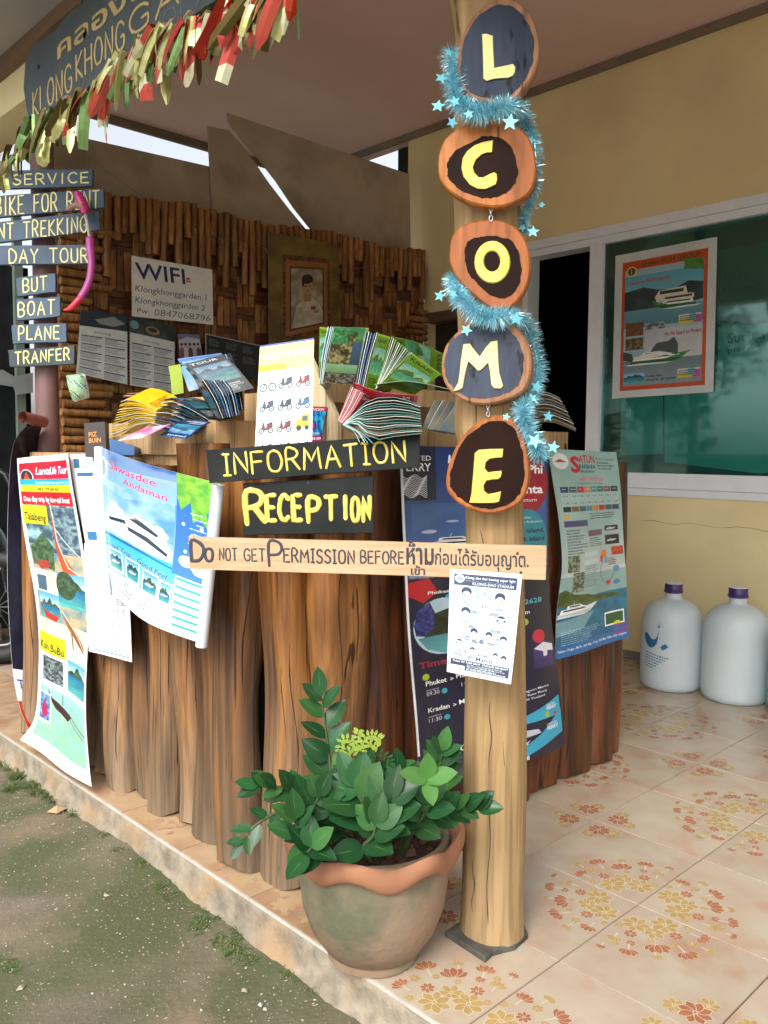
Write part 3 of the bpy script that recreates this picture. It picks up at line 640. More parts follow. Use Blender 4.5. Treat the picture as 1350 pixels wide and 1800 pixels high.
# ================================================================ cement boards and bamboo wall at the back
YB = 3.8
def B(x, y, d=YB + .06): return onY(x, y, d)
def cboard(pts, lbl, d):
    mb = MB().prism([B(x, y, d) for x, y in pts], Vector((0, .012, 0)), 0, bevel=.003)
    mb.build('cement_board', M_board, label=lbl, cat='cement board', group='cement boards above the bamboo wall')
cboard([(60, 220), (130, 238), (372, 293), (377, 400), (330, 420), (60, 350)], 'long dark cement board above the bamboo, on the left under the roof gap', YB + .085)
cboard([(366, 221), (403, 229), (428, 258), (446, 282), (471, 318), (509, 368), (549, 416), (549, 450), (376, 420)], 'wedge shaped grey brown cement board between the two larger boards', YB + .07)
cboard([(400, 198), (720, 306), (722, 400), (723, 470), (560, 440), (549, 405), (518, 366), (486, 318), (454, 277), (428, 248), (402, 214)], 'largest brown cement board with a slanting left edge, beside the yellow wall', YB + .055)
bw = thing('bamboo_wall', (1.6, YB, 0), 'woven bamboo screen wall with short canes nailed along its top, behind the counter', 'bamboo wall')
xb0 = .47; xb1 = XW - .012
def ztop(x):
    return onY(740, 445, YB).z if False else lerp(2.262, 2.335, (x - .6) / 2.2) + .012 * math.sin(x * 7)
MB().box((xb0, YB + .02, .3), (xb1, YB + .045, 2.26)).build('backing_sheet', M_bambooh, bw)
cw = .118; rows = 17
for r in range(rows):           # long dark horizontal strips
    for k in range(3):
        z = .92 + r * .08 + k * .0262; 
        if z > 2.22: continue
        me_ = MB().box((xb0, YB + .008, z), (xb1, YB + .014 + random.uniform(0, .003), z + .0235)).build('weave_strip', M_bambooh, bw)
vs_ = MB().obox((0, 0, 0), Vector((.0185 * .98, 0, 0)), Vector((0, .003, 0)), Vector((0, 0, .5)), 0).mesh('bamboo_strip', M_bamboo)
nst = 0
for ci in range(int((xb1 - xb0) / cw)):
    for r in range(11):
        if (ci + r) % 2: continue
        z = .98 + r * .118 + random.uniform(-.02, .02); h_ = random.uniform(.13, .19)
        if z > 2.2: continue
        for k in range(3):
            x = xb0 + ci * cw + .02 + k * .038 + random.uniform(-.002, .002)
            if x > xb1 - .02: continue
            inst('bamboo_strip', vs_, bw, Matrix.Translation((x, YB + .002 - .002 * (k == 1), z + random.uniform(-.008, .008))) @ Matrix.Rotation(random.uniform(-.025, .025), 4, 'Y') @ Matrix.Diagonal((random.uniform(.8, 1), 1, h_ * random.uniform(.9, 1.1), 1))); nst += 1
print('strips', nst)
cm = MB(); cm.tube([(0, 0, 0), (0, 0, -.33), (0, 0, -.36), (0, 0, -.66), (0, 0, -1)], [.0195, .019, .0205, .019, .0195], 8, 0)
cm.tube([(0, -.021, -.09), (0, -.0235, -.09)], .003, 5, 1); cane = cm.mesh('bamboo_cane', [M_bamboo, M_nail], smooth=45)
x = xb0 + .05
while x < xb1 - .02:             # short canes hanging from the top
    L_ = random.choice([.13, .17, .2, .26, .33, .38]); s_ = random.uniform(.85, 1.12)
    inst('bamboo_cane', cane, bw, Matrix.Translation((x, YB - .022, ztop(x) + random.uniform(-.006, .01))) @ Matrix.Rotation(random.uniform(-.04, .04), 4, 'Y') @ Matrix.Diagonal((s_, s_, L_, 1))); x += .04 * s_ + random.uniform(0, .004)
hc = MB(); hc.tube([(0, 0, 0), (.3, 0, 0), (.33, 0, 0), (1, 0, 0)], [.0195, .019, .0205, .0195], 8, 0); hc.tube([(.12, -.021, 0), (.12, -.0235, 0)], .003, 5, 1); hcane = hc.mesh('edge_cane', [M_bamboo, M_nail], smooth=45)
z = .75
while z < 2.2:                   # canes across the left end, and the short ones at the right end
    s_ = random.uniform(.85, 1.1); L_ = random.choice([.12, .15, .2, .24, .3])
    inst('edge_cane', hcane, bw, Matrix.Translation((xb0 + random.uniform(-.02, 0), YB - .024, z)) @ Matrix.Rotation(random.uniform(-.04, .04), 4, 'Y') @ Matrix.Diagonal((L_, s_, s_, 1)))
    if 1.2 < z < 1.98:
        L_ *= .7; inst('edge_cane', hcane, bw, Matrix.Translation((xb1 - L_, YB - .024, z)) @ Matrix.Rotation(random.uniform(-.06, .06), 4, 'Y') @ Matrix.Diagonal((L_, s_ * .9, s_ * .9, 1)))
    z += .041 * s_ + random.uniform(0, .004)
# ================================================================ beyond the back wall: neighbour's pale roof, tree, dark shop front on the left
nr = thing('neighbour_roof', (2, 8, 3), 'pale translucent corrugated roof seen through the gap under the ceiling', 'roof')
M_roof = pm('pale_roof_sheet', (.80, .84, .88), (.74, .79, .84), rough=.4, scale=4, transl=.6)
for k in range(12):
    x0 = -3.2 + k * .8; MB().quadslab([(x0, 10.2, 5.6), (x0 + .79, 10.2, 5.6), (x0 + .79, 6.4, 3.75), (x0, 6.4, 3.75)], Vector((0, .01, -.02))).build('roof_panel', M_roof, nr)
M_gl = pm('roof_batten', (.30, .34, .42), rough=.6)
for k in range(6): MB().box((-3.3, 6.7 + k * .6, 3.82 + k * .292), (6.2, 6.75 + k * .6, 3.86 + k * .292)).build('batten', M_gl, nr)
# leafy trees: one through the right gap, others out in the yard that the window mirrors
M_leafd = pm('tree_leaf', (.045, .10, .022), (.028, .065, .016), rough=.5, scale=3, obj_rand=.2, transl=.3)
M_bark = pm('tree_bark', (.12, .09, .06), (.08, .06, .04), rough=.9, scale=12, stretch=(1, 1, .2), bump=.6)
def tree(x, y, z0, h, rad, n, lbl, leaf=.07, seed=1):
    rs = random.Random(seed); t = thing('leafy_tree', (x, y, z0), lbl, 'tree')
    mb = MB(); mb.tube(smoothpath([(x, y, z0 - .1), (x + .05, y, z0 + h * .3), (x - .05, y + .05, z0 + h * .55), (x, y, z0 + h * .85)], 8), [h * .035 * (1 - i * .1) for i in range(8)], 8)
    cl = []
    for k in range(9):
        a = rs.uniform(0, 6.28); r = rad * rs.uniform(.4, .95); q = Vector((x + r * math.cos(a), y + r * math.sin(a), z0 + h * rs.uniform(.42, .95))); cl.append((q, rad * rs.uniform(.3, .5)))
        s0 = Vector((x, y, z0 + h * rs.uniform(.3, .6))); mb.tube([s0, s0.lerp(q, .5) + Vector((0, 0, .1)), q], [h * .014, h * .009, h * .004], 6)
    mb.build('trunk', M_bark, t, smooth=True); cl.append((Vector((x, y, z0 + h * .8)), rad * .6))
    mb = MB()
    for i in range(n):
        c, r = rs.choice(cl); d = Vector((rs.gauss(0, 1), rs.gauss(0, 1), rs.gauss(0, 1))).normalized() * r * rs.random() ** .45; p = c + d
        a = Vector((rs.gauss(0, 1), rs.gauss(0, 1), rs.gauss(0, .6))).normalized(); b = a.cross(Vector((rs.gauss(0, 1), rs.gauss(0, 1), rs.gauss(0, 1)))).normalized(); L_ = leaf * rs.uniform(.7, 1.3)
        mb.add([p, p + a * L_ * .5 + b * L_ * .25, p + a * L_, p + a * L_ * .5 - b * L_ * .25], [(0, 1, 2, 3)])
    mb.build('crown', M_leafd, t, kind=None)
tree(7.3, 7.9, -.3, 5.0, 1.2, 5000, 'dense green tree showing through the gap between cement board and yellow wall', .11, 3)
tree(-6.2, 7.2, -.1, 3.4, 1.5, 5000, 'round leafy yard tree mirrored in the green window glass', .13, 5)
tree(-7.5, 10.5, -.1, 4.2, 1.6, 4000, 'taller leafy yard tree standing farther back than the mirrored one', .14, 8)
sf = thing('shop_front', (-.4, 5.4, 0), 'dark glazed shop front with grey green posts behind the signpost pillar', 'shop front')
M_gg = pm('grey_green_frame', (.16, .20, .17), (.13, .17, .14), rough=.5)
M_dgl = pm('dark_shop_glass', (.012, .016, .018), (.02, .022, .024), rough=.25, spec=.12)
def SX(x, y, d=5.2): return onY(x, y, d)
a0 = SX(-60, 330); a1 = SX(60, 330)
zt5 = SX(0, 462).z; MB().box((a0.x - 1.5, 5.24, 0), (.9, 5.26, zt5)).build('dark_pane', M_dgl, sf)
q0, q1 = SX(25, 470), SX(40, 470); MB().box((q0.x, 5.2, 0), (q1.x, 5.235, q0.z + .3)).build('frame_post', M_gg, sf)
q0, q1 = SX(-60, 762), SX(60, 780); MB().box((q0.x - .8, 5.2, q1.z), (.6, 5.232, q0.z)).build('frame_rail', pm('red_rail', (.10, .03, .03), rough=.5), sf)
MB().box((a0.x - 1.5, 4.9, 0), (xb0 + .1, 5.19, .10)).build('shop_step', M_conc, sf)
# pale cloth and shrubs glimpsed through the glass
cl_ = MB(); pts = [(-40, 652), (5, 650), (26, 662), (58, 655), (58, 690), (30, 694), (24, 680), (0, 676), (-40, 680)]
cl_.prism([onY(x, y, 5.15) for x, y in pts], Vector((0, .01, 0))).build('awning_cloth', pm('white_cloth', (.25, .27, .28), (.2, .22, .23), rough=.8, scale=9), label='white scalloped cloth hanging left of the pillar, below the TRANFER board', cat='cloth')
# porch floor continues left
# motorbike wheel and dark shape in the left background
mbk = thing('motorbike', onZ(14, 1215, 0), 'dark motorbike in shadow at the left edge, behind the hanging posters', 'motorbike')
M_rub = pm('black_rubber', (.012, .012, .012), rough=.6); M_chr = pm('dull_chrome', (.25, .26, .27), rough=.3, metal=.9); M_blk = pm('black_plastic', (.02, .02, .024), rough=.35)
D_ = 4.3
def WQ(x, y): return atD(x, y, D_)
def ringpath(c, r, n=24): return [c + RT * (r * math.cos(2 * PI * i / n)) + Vector((0, 0, 1)) * (r * math.sin(2 * PI * i / n)) for i in range(n + 1)]
for cx, nm in ((-6, 'front_wheel'), (-330, 'rear_wheel')):
    c = WQ(cx, 1085); c.z = .285
    wh = MB().tube(ringpath(c, .25), .045, 10, 0, cap=False).build(nm, M_rub, mbk, smooth=True)
    MB().tube(ringpath(c, .20), .012, 6, 0, cap=False).build('rim', M_chr, wh, smooth=True)
    sp = MB(); [sp.tube([c, c + RT * (.2 * math.cos(g)) + Vector((0, 0, .2 * math.sin(g)))], .003, 4) for g in [k * PI / 6 for k in range(12)]]; sp.build('spokes', M_chr, wh)
MB().tube(smoothpath([WQ(-6, 1085) * 1, WQ(-20, 960), WQ(-30, 860), WQ(-36, 822)], 8), .022, 8).build('fork', M_chr, mbk, smooth=True)
MB().tube(smoothpath([WQ(-60, 850), WQ(-36, 822), WQ(5, 830), WQ(22, 862)], 8), .014, 8).build('handlebar', M_blk, mbk, smooth=True)
MB().tube(smoothpath([WQ(-30, 880), WQ(-90, 960), WQ(-180, 990), WQ(-260, 930), WQ(-340, 920)], 12), [.06, .09, .11, .12, .12, .13, .13, .12, .12, .1, .08, .05], 10).build('body', M_blk, mbk, smooth=True)
MB().tube(smoothpath([WQ(-40, 905), WQ(-14, 930), WQ(10, 985), WQ(14, 1040)], 8), [.03, .05, .06, .07, .065, .05, .04, .02], 8, flat=.4).build('mudguard', M_blk, mbk, smooth=True)
# ================================================================ reception counter of standing logs
ZC = 1.085
ctr = thing('reception_counter', (.8, 2.2, 0), 'L shaped reception counter faced with upright varnished logs, behind the potted plant', 'counter')
def log_mesh(r, h, seed, bow=0.0, flare=0.0, knot=True, a=None, b=None):
    rs = random.Random(seed); n = 28; K = 24; a = a or r; b = b or r; pw = rs.uniform(2.4, 3.4); mb = MB(); ph = [rs.uniform(0, 6.28) for _ in range(6)]; kn = (rs.uniform(.3, .9), rs.uniform(3.6, 5.2), rs.uniform(.006, .014))
    for k in range(K):
        t = k / (K - 1); z = h * t; cx = bow * math.sin(PI * t * 1.3 + ph[0]) * .6 + .006 * math.sin(t * 9 + ph[1]); cy = .006 * math.sin(t * 7 + ph[2]); rr = r * (1 + .05 * math.sin(t * 8 + ph[3]) + flare * (1 - t) ** 3)
        for j in range(n):
            g = 2 * PI * j / n; q = rr * (1 + .07 * math.sin(2 * g + ph[4] + t) + .05 * math.sin(3 * g + ph[5]) + .025 * math.sin(7 * g + ph[0]))
            se = (abs(math.cos(g) / a) ** pw + abs(math.sin(g) / b) ** pw) ** (-1 / pw) / r
            q = rr * se * (1 + .02 * math.sin(3 * g + ph[5] + t * 2) + .018 * math.sin(7 * g + ph[0] + t) + .012 * math.sin(11 * g + ph[2])) * (1 + .045 * math.sin(t * 11 + ph[4] + g) )
            if knot: q += kn[2] * math.exp(-((t - kn[0]) * 14) ** 2 - (((g - kn[1] + PI) % (2 * PI) - PI) * 2) ** 2)
            mb.v.append(Vector((cx + q * math.cos(g), cy + q * math.sin(g), z + (.008 * math.sin(2 * g + ph[1]) if k == 0 else 0) + (.004 if k == 0 else 0))))
    for k in range(K - 1):
        for j in range(n):
            j2 = (j + 1) % n; mb.f.append([k * n + j, k * n + j2, (k + 1) * n + j2, (k + 1) * n + j]); mb.m.append(0)
    mb.f.append([(K - 1) * n + j for j in range(n)]); mb.m.append(0); mb.f.append([j for j in reversed(range(n))]); mb.m.append(0)
    return mb
M_crackd = pm('crack_shadow', (.022, .012, .007), rough=.95)
def put_log(x, y, r, h, seed, mat, **k):
    mb = log_mesh(r, h, seed, **k); mb.v = [p + Vector((x, y, 0)) for p in mb.v]; o = mb.build('log', mat, ctr, smooth=50); rs = random.Random(seed * 3)
    n = 28; top = len(mb.v)
    for c_ in range(3):       # drying cracks following the log's own surface towards the viewer
        gv = math.atan2(CAM.y - y, CAM.x - x) + rs.uniform(-.75, .75); j = int(round(gv / (2 * PI) * n)) % n; k0 = rs.randrange(1, 12); k1 = min(22, k0 + rs.randrange(4, 11)); ct = Vector((x, y, 0)); P = []
        for k in range(k0, k1 + 1):
            p = mb.v[k * n + j].lerp(mb.v[k * n + (j + 1) % n], .5 + .35 * math.sin(k * .8 + seed)); d = Vector((p.x - x, p.y - y, 0)).normalized(); P.append(p - d * .0002)
        MB().tube(P, [.0002] + [rs.uniform(.0007, .0019) for _ in P[2:]] + [.0002], 5).build('log_crack', M_crackd, ctr)
    return o
fr_y = [3.24, 3.12, 3.0, 2.88, 2.77, 2.655, 2.525, 2.395, 2.26, 2.135, 2.01, 1.845, 1.685]
fr_r = [.050] * 13
fr_b = [.054, .054, .054, .054, .052, .057, .060, .060, .061, .057, .064, .075, .073]
for k, (y, r) in enumerate(zip(fr_y, fr_r)):
    put_log(.045 + r + (.02, .04, .015, .045, .02, .04, .018, .050, .020, .045, .03, .0, .035)[k], y, r, 1.06 + random.uniform(-.025, .03) + (.02 if k in (9, 10) else 0), 40 + k, M_log, bow=.012, flare=.12, a=r, b=fr_b[k] * .93)
sd_x = [.235, .375, .515, .655, .80, .935, 1.085, 1.27, 1.43, 1.545]
sd_r = [.088, .074, .078, .075, .078, .075, .092, .088, .074, .05]
for k, (x, r) in enumerate(zip(sd_x, sd_r)):
    put_log(x, 1.62 + (.02 if k == 9 else 0), r, 1.06 + random.uniform(-.02, .03), 80 + k, M_log if k < 1 else M_logr, bow=.01, flare=.05, a=r * .93, b=.06)
for k in range(5): put_log(1.56, 1.8 + k * .15, .075, 1.05, 99 + k, M_logr)
mb = MB(); mb.box((.12, 1.66, 1.045), (1.52, 2.1, 1.075)); mb.box((.12, 2.1, 1.045), (.55, 3.28, 1.075)); mb.build('counter_top', M_ply, ctr)
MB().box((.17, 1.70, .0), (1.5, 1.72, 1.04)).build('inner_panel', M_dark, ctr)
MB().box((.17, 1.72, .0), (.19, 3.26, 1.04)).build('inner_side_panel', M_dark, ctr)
# ================================================================ welcome pole
def pc(z):     # pole axis: leans a little to the left going up
    return Vector((.315, 1.165, z)) - RT * (.020 * z - .010 * math.sin(z * 2.4)) 
pole = thing('wooden_pole', (.315, 1.165, 0), 'pale peeled tree trunk post carrying the round letter discs', 'post')
mb = MB(); n = 40; K = 70; Hp = 3.12
for k in range(K):
    t = k / (K - 1); z = .012 + Hp * t; c = pc(z); rr = lerp(.0695, .062, min(1, t * 1.3)) + .004 * math.sin(z * 5.1) + .006 * math.exp(-(z / .05) ** 2)
    for j in range(n):
        g = 2 * PI * j / n; q = rr * (1 + .03 * math.sin(2 * g + z * 2) + .02 * math.sin(3 * g + 1 - z)) + .0007 * math.sin(9 * g + z * 11)
        # bump on the left at the very top of the photograph, and another beside the lowest disc
        dl = -(math.cos(g) * RT.x + math.sin(g) * RT.y); q += .022 * max(0, dl) * math.exp(-((z - 2.09) / .09) ** 2) + .018 * max(0, dl) * math.exp(-((z - 1.16) / .07) ** 2) * 1
        for ck, (cz, cg, cl) in enumerate(((.35, 4.05, .45), (.22, 3.8, .22), (1.25, 3.75, .25), (.18, 4.35, .2), (1.46, 4.2, .2))):
            dg = (g - cg - .04 * math.sin(z * 9) + PI) % (2 * PI) - PI
            if abs(dg) < .09 and abs(z - cz) < cl: q -= .004 * (1 - abs(z - cz) / cl)
        mb.v.append(Vector((c.x + q * math.cos(g), c.y + q * math.sin(g), z)))
for k in range(K - 1):
    for j in range(n): j2 = (j + 1) % n; mb.f.append([k * n + j, k * n + j2, (k + 1) * n + j2, (k + 1) * n + j]); mb.m.append(0)
mb.f.append([(K - 1) * n + j for j in range(n)]); mb.m.append(0); mb.build('trunk', M_pole, pole, smooth=True)
M_crack = pm('crack_dark', (.035, .02, .01), rough=.9)
def poleS(px_off, z, lift=.0008):   # point on the pole surface facing the camera, offset sideways
    c = pc(z); v = (CAM - c); v.z = 0; v.normalize(); s = px_off; d = math.sqrt(max(0, .0705 ** 2 - s * s)) ; return c + RT * s + v * (d + lift)
for s0, z0, z1, w_ in ((-.012, .05, .36, .0011), (-.012, .40, .56, .0008), (.022, .03, .16, .001), (.018, .20, .47, .0009), (.038, .02, .12, .001), (-.045, .08, .2, .0008), (-.028, .83, .93, .0008), (-.03, 1.45, 1.56, .0008), (-.01, 1.44, 1.55, .0008), (.02, 1.12, 1.2, .0007)):
    MB().tube([poleS(s0 + .003 * math.sin(z0 * 40 + k), lerp(z0, z1, k / 9)) for k in range(10)], [.0002] + [w_ * random.uniform(.5, 1.2) for _ in range(8)] + [.0002], 5).build('drying_crack', M_crack, pole)
pad = MB(); pts = [onZ(x, y, .014) for x, y in [(782, 1636), (812, 1655), (853, 1682), (866, 1670), (905, 1660), (928, 1640), (920, 1622), (880, 1600), (830, 1605)]]
pad.prism(pts[::-1] if False else pts, Vector((0, 0, -.0135)), 0, bevel=.002)
pad.build('mortar_pad', pm('pad_mortar', (.10, .10, .08), (.05, .05, .04), rough=.9, scale=25, bump=.6), pole)
# ---- the discs
M_slice = wood('slice_wood_orange', (.46, .155, .028), (.33, .095, .017), rough=.42, coat=.15, rand=.04, bump=.15, ringy=.5)
M_slicep = wood('slice_wood_pale', (.40, .20, .105), (.28, .13, .065), rough=.5, rand=.04, bump=.5)
M_navy = pm('chipped_navy_paint', (.045, .060, .095), (.030, .040, .066), rough=.42, scale=9, stretch=(1, 1, .35), bump=.9, bscale=22, coat=.05, spec=.3, col3=(.010, .011, .016), s3=30, f3=(.60, .64))
M_brown = pm('dark_brown_varnish', (.022, .008, .005), (.012, .005, .004), rough=.42, spec=.08, scale=7, bump=.25, bscale=12, coat=0.0)
M_yell = pm('yellow_letter_paint', (.80, .66, .13), (.70, .55, .09), rough=.42, scale=16, bump=.35, bscale=40)
M_yelp = pm('pale_yellow_letter_paint', (.86, .80, .36), (.78, .70, .26), rough=.42, scale=16, bump=.35, bscale=40)
def zz(pts, ox, oy, k): return [(ox + x / k, oy + y / k) for x, y in pts]
def cr(pts, m=3):
    n = len(pts); out = []
    for i in range(n):
        p0, p1, p2, p3 = [Vector((*pts[(i + d) % n], 0)) for d in (-1, 0, 1, 2)]
        for q in range(m):
            t = q / m; v = 0.5 * ((2 * p1) + (p2 - p0) * t + (2 * p0 - 5 * p1 + 4 * p2 - p3) * t * t + (3 * p1 - p0 - 3 * p2 + p3) * t ** 3); out.append((v.x, v.y))
    return out
DD = 1.765
def dsh(py): return 0 if py > 820 else -.082 * (820 - py) / 820
def disc(outer, inner, letter, lbl, mrim, mface, mlet, dep=DD, tilt=0.0, th=.026, holes=None, back_shift=0.006):
    cx = sum(p[0] for p in outer) / len(outer); cy = sum(p[1] for p in outer) / len(outer); dep += dsh(cy) - .006
    def D(x, y, lift=0.0): return atD(x, y, dep + tilt * (x - cx) / 100 - lift)
    c = D(cx, cy); t = thing('letter_disc', c, lbl, 'letter disc', 'wooden letter discs hung down the post')
    bk = FW * th + RT * back_shift
    o = cr(outer, 4)[::-1]
    MB().prism([D(x, y) for x, y in o], bk, 0, bevel=.0035).build('wood_slice', mrim, t, smooth=35)
    rs = random.Random(len(lbl))
    inn = [(x + rs.uniform(-1.3, 1.3), y + rs.uniform(-1.3, 1.3)) for x, y in cr(inner, 5)][::-1]
    MB().prism([D(x, y, .0012) for x, y in inn], FW * .001, 0).build('painted_centre', mface, t)
    ol = cr(letter, 1)[::-1]
    ar = sum(ol[i][0] * ol[(i + 1) % len(ol)][1] - ol[(i + 1) % len(ol)][0] * ol[i][1] for i in range(len(ol)))
    if ar < 0: ol = ol[::-1]
    ol = ol[::-1]
    if holes:     # ring shaped letter
        mb = MB(); A, Bq = letter, holes; n = len(A); o = 0
        V = [D(x, y, .0016) for x, y in A] + [D(lerp(x, u, .12), lerp(y, v, .12), .0052) for (x, y), (u, v) in zip(A, Bq)] + [D(lerp(x, u, .88), lerp(y, v, .88), .0052) for (x, y), (u, v) in zip(A, Bq)] + [D(x, y, .0016) for x, y in Bq]
        mb.add(V, [(r * n + i, r * n + (i + 1) % n, (r + 1) * n + (i + 1) % n, (r + 1) * n + i) for r in range(3) for i in range(n)][::-1])
        mb.build('letter', mlet, t, smooth=40)
    else:
        mb = MB(); n = len(ol); F_ = [D(x, y, .0048) for x, y in ol]; 
        # bevelled edge: pull the front in along the outline's own normals
        Fi = []
        for i in range(n):
            (ax, ay), (bx, by), (qx, qy) = ol[i - 1], ol[i], ol[(i + 1) % n]; d1 = Vector((bx - ax, by - ay)).normalized(); d2 = Vector((qx - bx, qy - by)).normalized(); nn = Vector((-(d1.y + d2.y), d1.x + d2.x)); nn = nn.normalized() if nn.length > 1e-6 else nn
            s_ = 1 if sum(ol[k][0] * ol[(k + 1) % n][1] - ol[(k + 1) % n][0] * ol[k][1] for k in range(n)) > 0 else -1
            Fi.append(D(bx + nn.x * s_ * 1.3, by + nn.y * s_ * 1.3, .0055))
        Bk = [D(x, y, .0016) for x, y in ol]
        mb.add(Fi + [p for p in Bk], [tuple(range(n))] + [(i, n + i, n + (i + 1) % n, (i + 1) % n) for i in range(n)], 0); mb.build('letter', mlet, t)
    return t
def shrink(pts, k, dx=0, dy=0):
    cx = sum(p[0] for p in pts) / len(pts); cy = sum(p[1] for p in pts) / len(pts); return [(cx + (x - cx) * k + dx, cy + (y - cy) * k + dy) for x, y in pts]
oL = [(805, 135), (806, 90), (820, 45), (850, 10), (885, -4), (920, 10), (942, 45), (949, 88), (938, 130), (915, 163), (888, 182), (855, 180), (822, 168)]
disc(oL, shrink(oL, .89, -2, 1), zz([(345, 192), (370, 190), (408, 202), (411, 290), (415, 383), (470, 372), (520, 361), (535, 380), (532, 410), (520, 430), (495, 442), (450, 444), (410, 448), (370, 460), (352, 445), (350, 330)], 740, 0, 3.215),
     'top disc of the post, chipped dark blue with a pale yellow L', M_slicep, M_navy, M_yelp, dep=1.77, tilt=.01)
oC = [(770, 280), (783, 243), (815, 220), (850, 210), (890, 213), (922, 232), (938, 262), (943, 300), (935, 332), (915, 351), (880, 363), (840, 360), (803, 345), (775, 318)]
C_ = [(408, 792), (406, 830), (402, 862), (372, 864), (345, 874), (310, 905), (295, 945), (302, 975), (325, 1000), (350, 1003), (385, 985), (415, 972), (430, 985), (433, 1012), (425, 1042), (395, 1058), (365, 1070), (320, 1069), (275, 1046), (240, 1000), (228, 950), (235, 895), (260, 855), (300, 822), (350, 802)]
disc(oC, [(786, 300), (788, 282), (805, 262), (830, 250), (852, 239), (880, 243), (900, 262), (910, 298), (903, 325), (885, 342), (855, 348), (815, 337), (790, 315)], zz(C_, 740, 0, 3.215),
     'orange rimmed dark disc with a yellow C, below the blue L disc', M_slice, M_brown, M_yell)
oO = [(790, 440), (796, 412), (815, 395), (850, 386), (888, 389), (915, 408), (930, 440), (932, 480), (920, 515), (897, 540), (868, 543), (838, 523), (808, 495), (792, 466)]
eO = lambda cx, cy, rx, ry: [(740 + (cx + rx * math.cos(k * PI / 12)) / 3.215, (cy + ry * math.sin(k * PI / 12)) / 3.215) for k in range(24)]
disc(oO, [(817, 445), (822, 425), (845, 416), (880, 416), (905, 430), (916, 465), (912, 500), (893, 522), (865, 520), (842, 500), (822, 478)], eO(404, 1482, 102, 121),
     'orange rimmed dark disc with a yellow O, third down the post', M_slice, M_brown, M_yell, holes=eO(402, 1478, 46, 57))
oM = [(776, 645), (783, 608), (808, 580), (840, 566), (872, 561), (902, 572), (926, 600), (934, 640), (926, 678), (903, 698), (855, 711), (812, 703), (784, 678)]
M_ = [(268, 522), (310, 517), (340, 560), (372, 600), (405, 550), (440, 507), (485, 497), (488, 570), (492, 640), (496, 700), (521, 788), (505, 805), (462, 803), (445, 780), (436, 700), (425, 640), (400, 668), (375, 691), (360, 692), (330, 662), (300, 632), (288, 680), (278, 720), (265, 800), (240, 815), (205, 819), (235, 765), (245, 700), (250, 640)]
disc(oM, shrink(oM, .88, -4, -1), zz(M_, 740, 460, 3.6), 'scuffed blue black disc with a pale yellow M, fourth down the post', M_slicep, M_navy, M_yelp, th=.035, back_shift=.012)
oE = [(784, 848), (790, 812), (812, 768), (848, 737), (882, 729), (910, 745), (927, 790), (931, 838), (918, 878), (890, 897), (853, 903), (815, 890), (791, 870)]
E_ = [(340, 1212), (365, 1190), (440, 1185), (522, 1183), (520, 1210), (516, 1240), (470, 1243), (435, 1250), (412, 1270), (405, 1308), (425, 1332), (470, 1326), (512, 1322), (512, 1345), (505, 1365), (490, 1378), (450, 1381), (415, 1387), (398, 1420), (402, 1450), (425, 1470), (470, 1462), (508, 1452), (504, 1485), (495, 1520), (470, 1528), (390, 1530), (305, 1527), (318, 1470), (330, 1340)]
disc(oE, shrink(oE, .89, -1, 0), zz(E_, 740, 460, 3.6), 'lowest disc of the post, dark brown with a bright yellow E', M_slice, M_brown, M_yell)
# chains between discs
M_chain = pm('zinc_chain', (.62, .62, .60), rough=.3, metal=1)
def chain(p, q, k, lbl):
    t = thing('chain', atD(*p, DD), lbl, 'chain')
    for i in range(k):
        c = atD(lerp(p[0], q[0], (i + .5) / k), lerp(p[1], q[1], (i + .5) / k), DD + .002 + dsh(p[1])); r = (Vector(p).length and abs(q[1] - p[1]) / k * .62) / FOC * DD
        ax = RT if i % 2 == 0 else (RT * .4 + FW * .9).normalized()
        MB().tube([c + ax * (r * .55 * math.cos(g * PI / 6)) + Vector((0, 0, r * math.sin(g * PI / 6))) for g in range(13)], .0013, 5, cap=False).build('chain_link', M_chain, t, smooth=True)
chain((863, 362), (863, 388), 3, 'short steel chain joining the C disc to the O disc')
chain((858, 708), (858, 732), 3, 'short steel chain joining the M disc to the E disc')
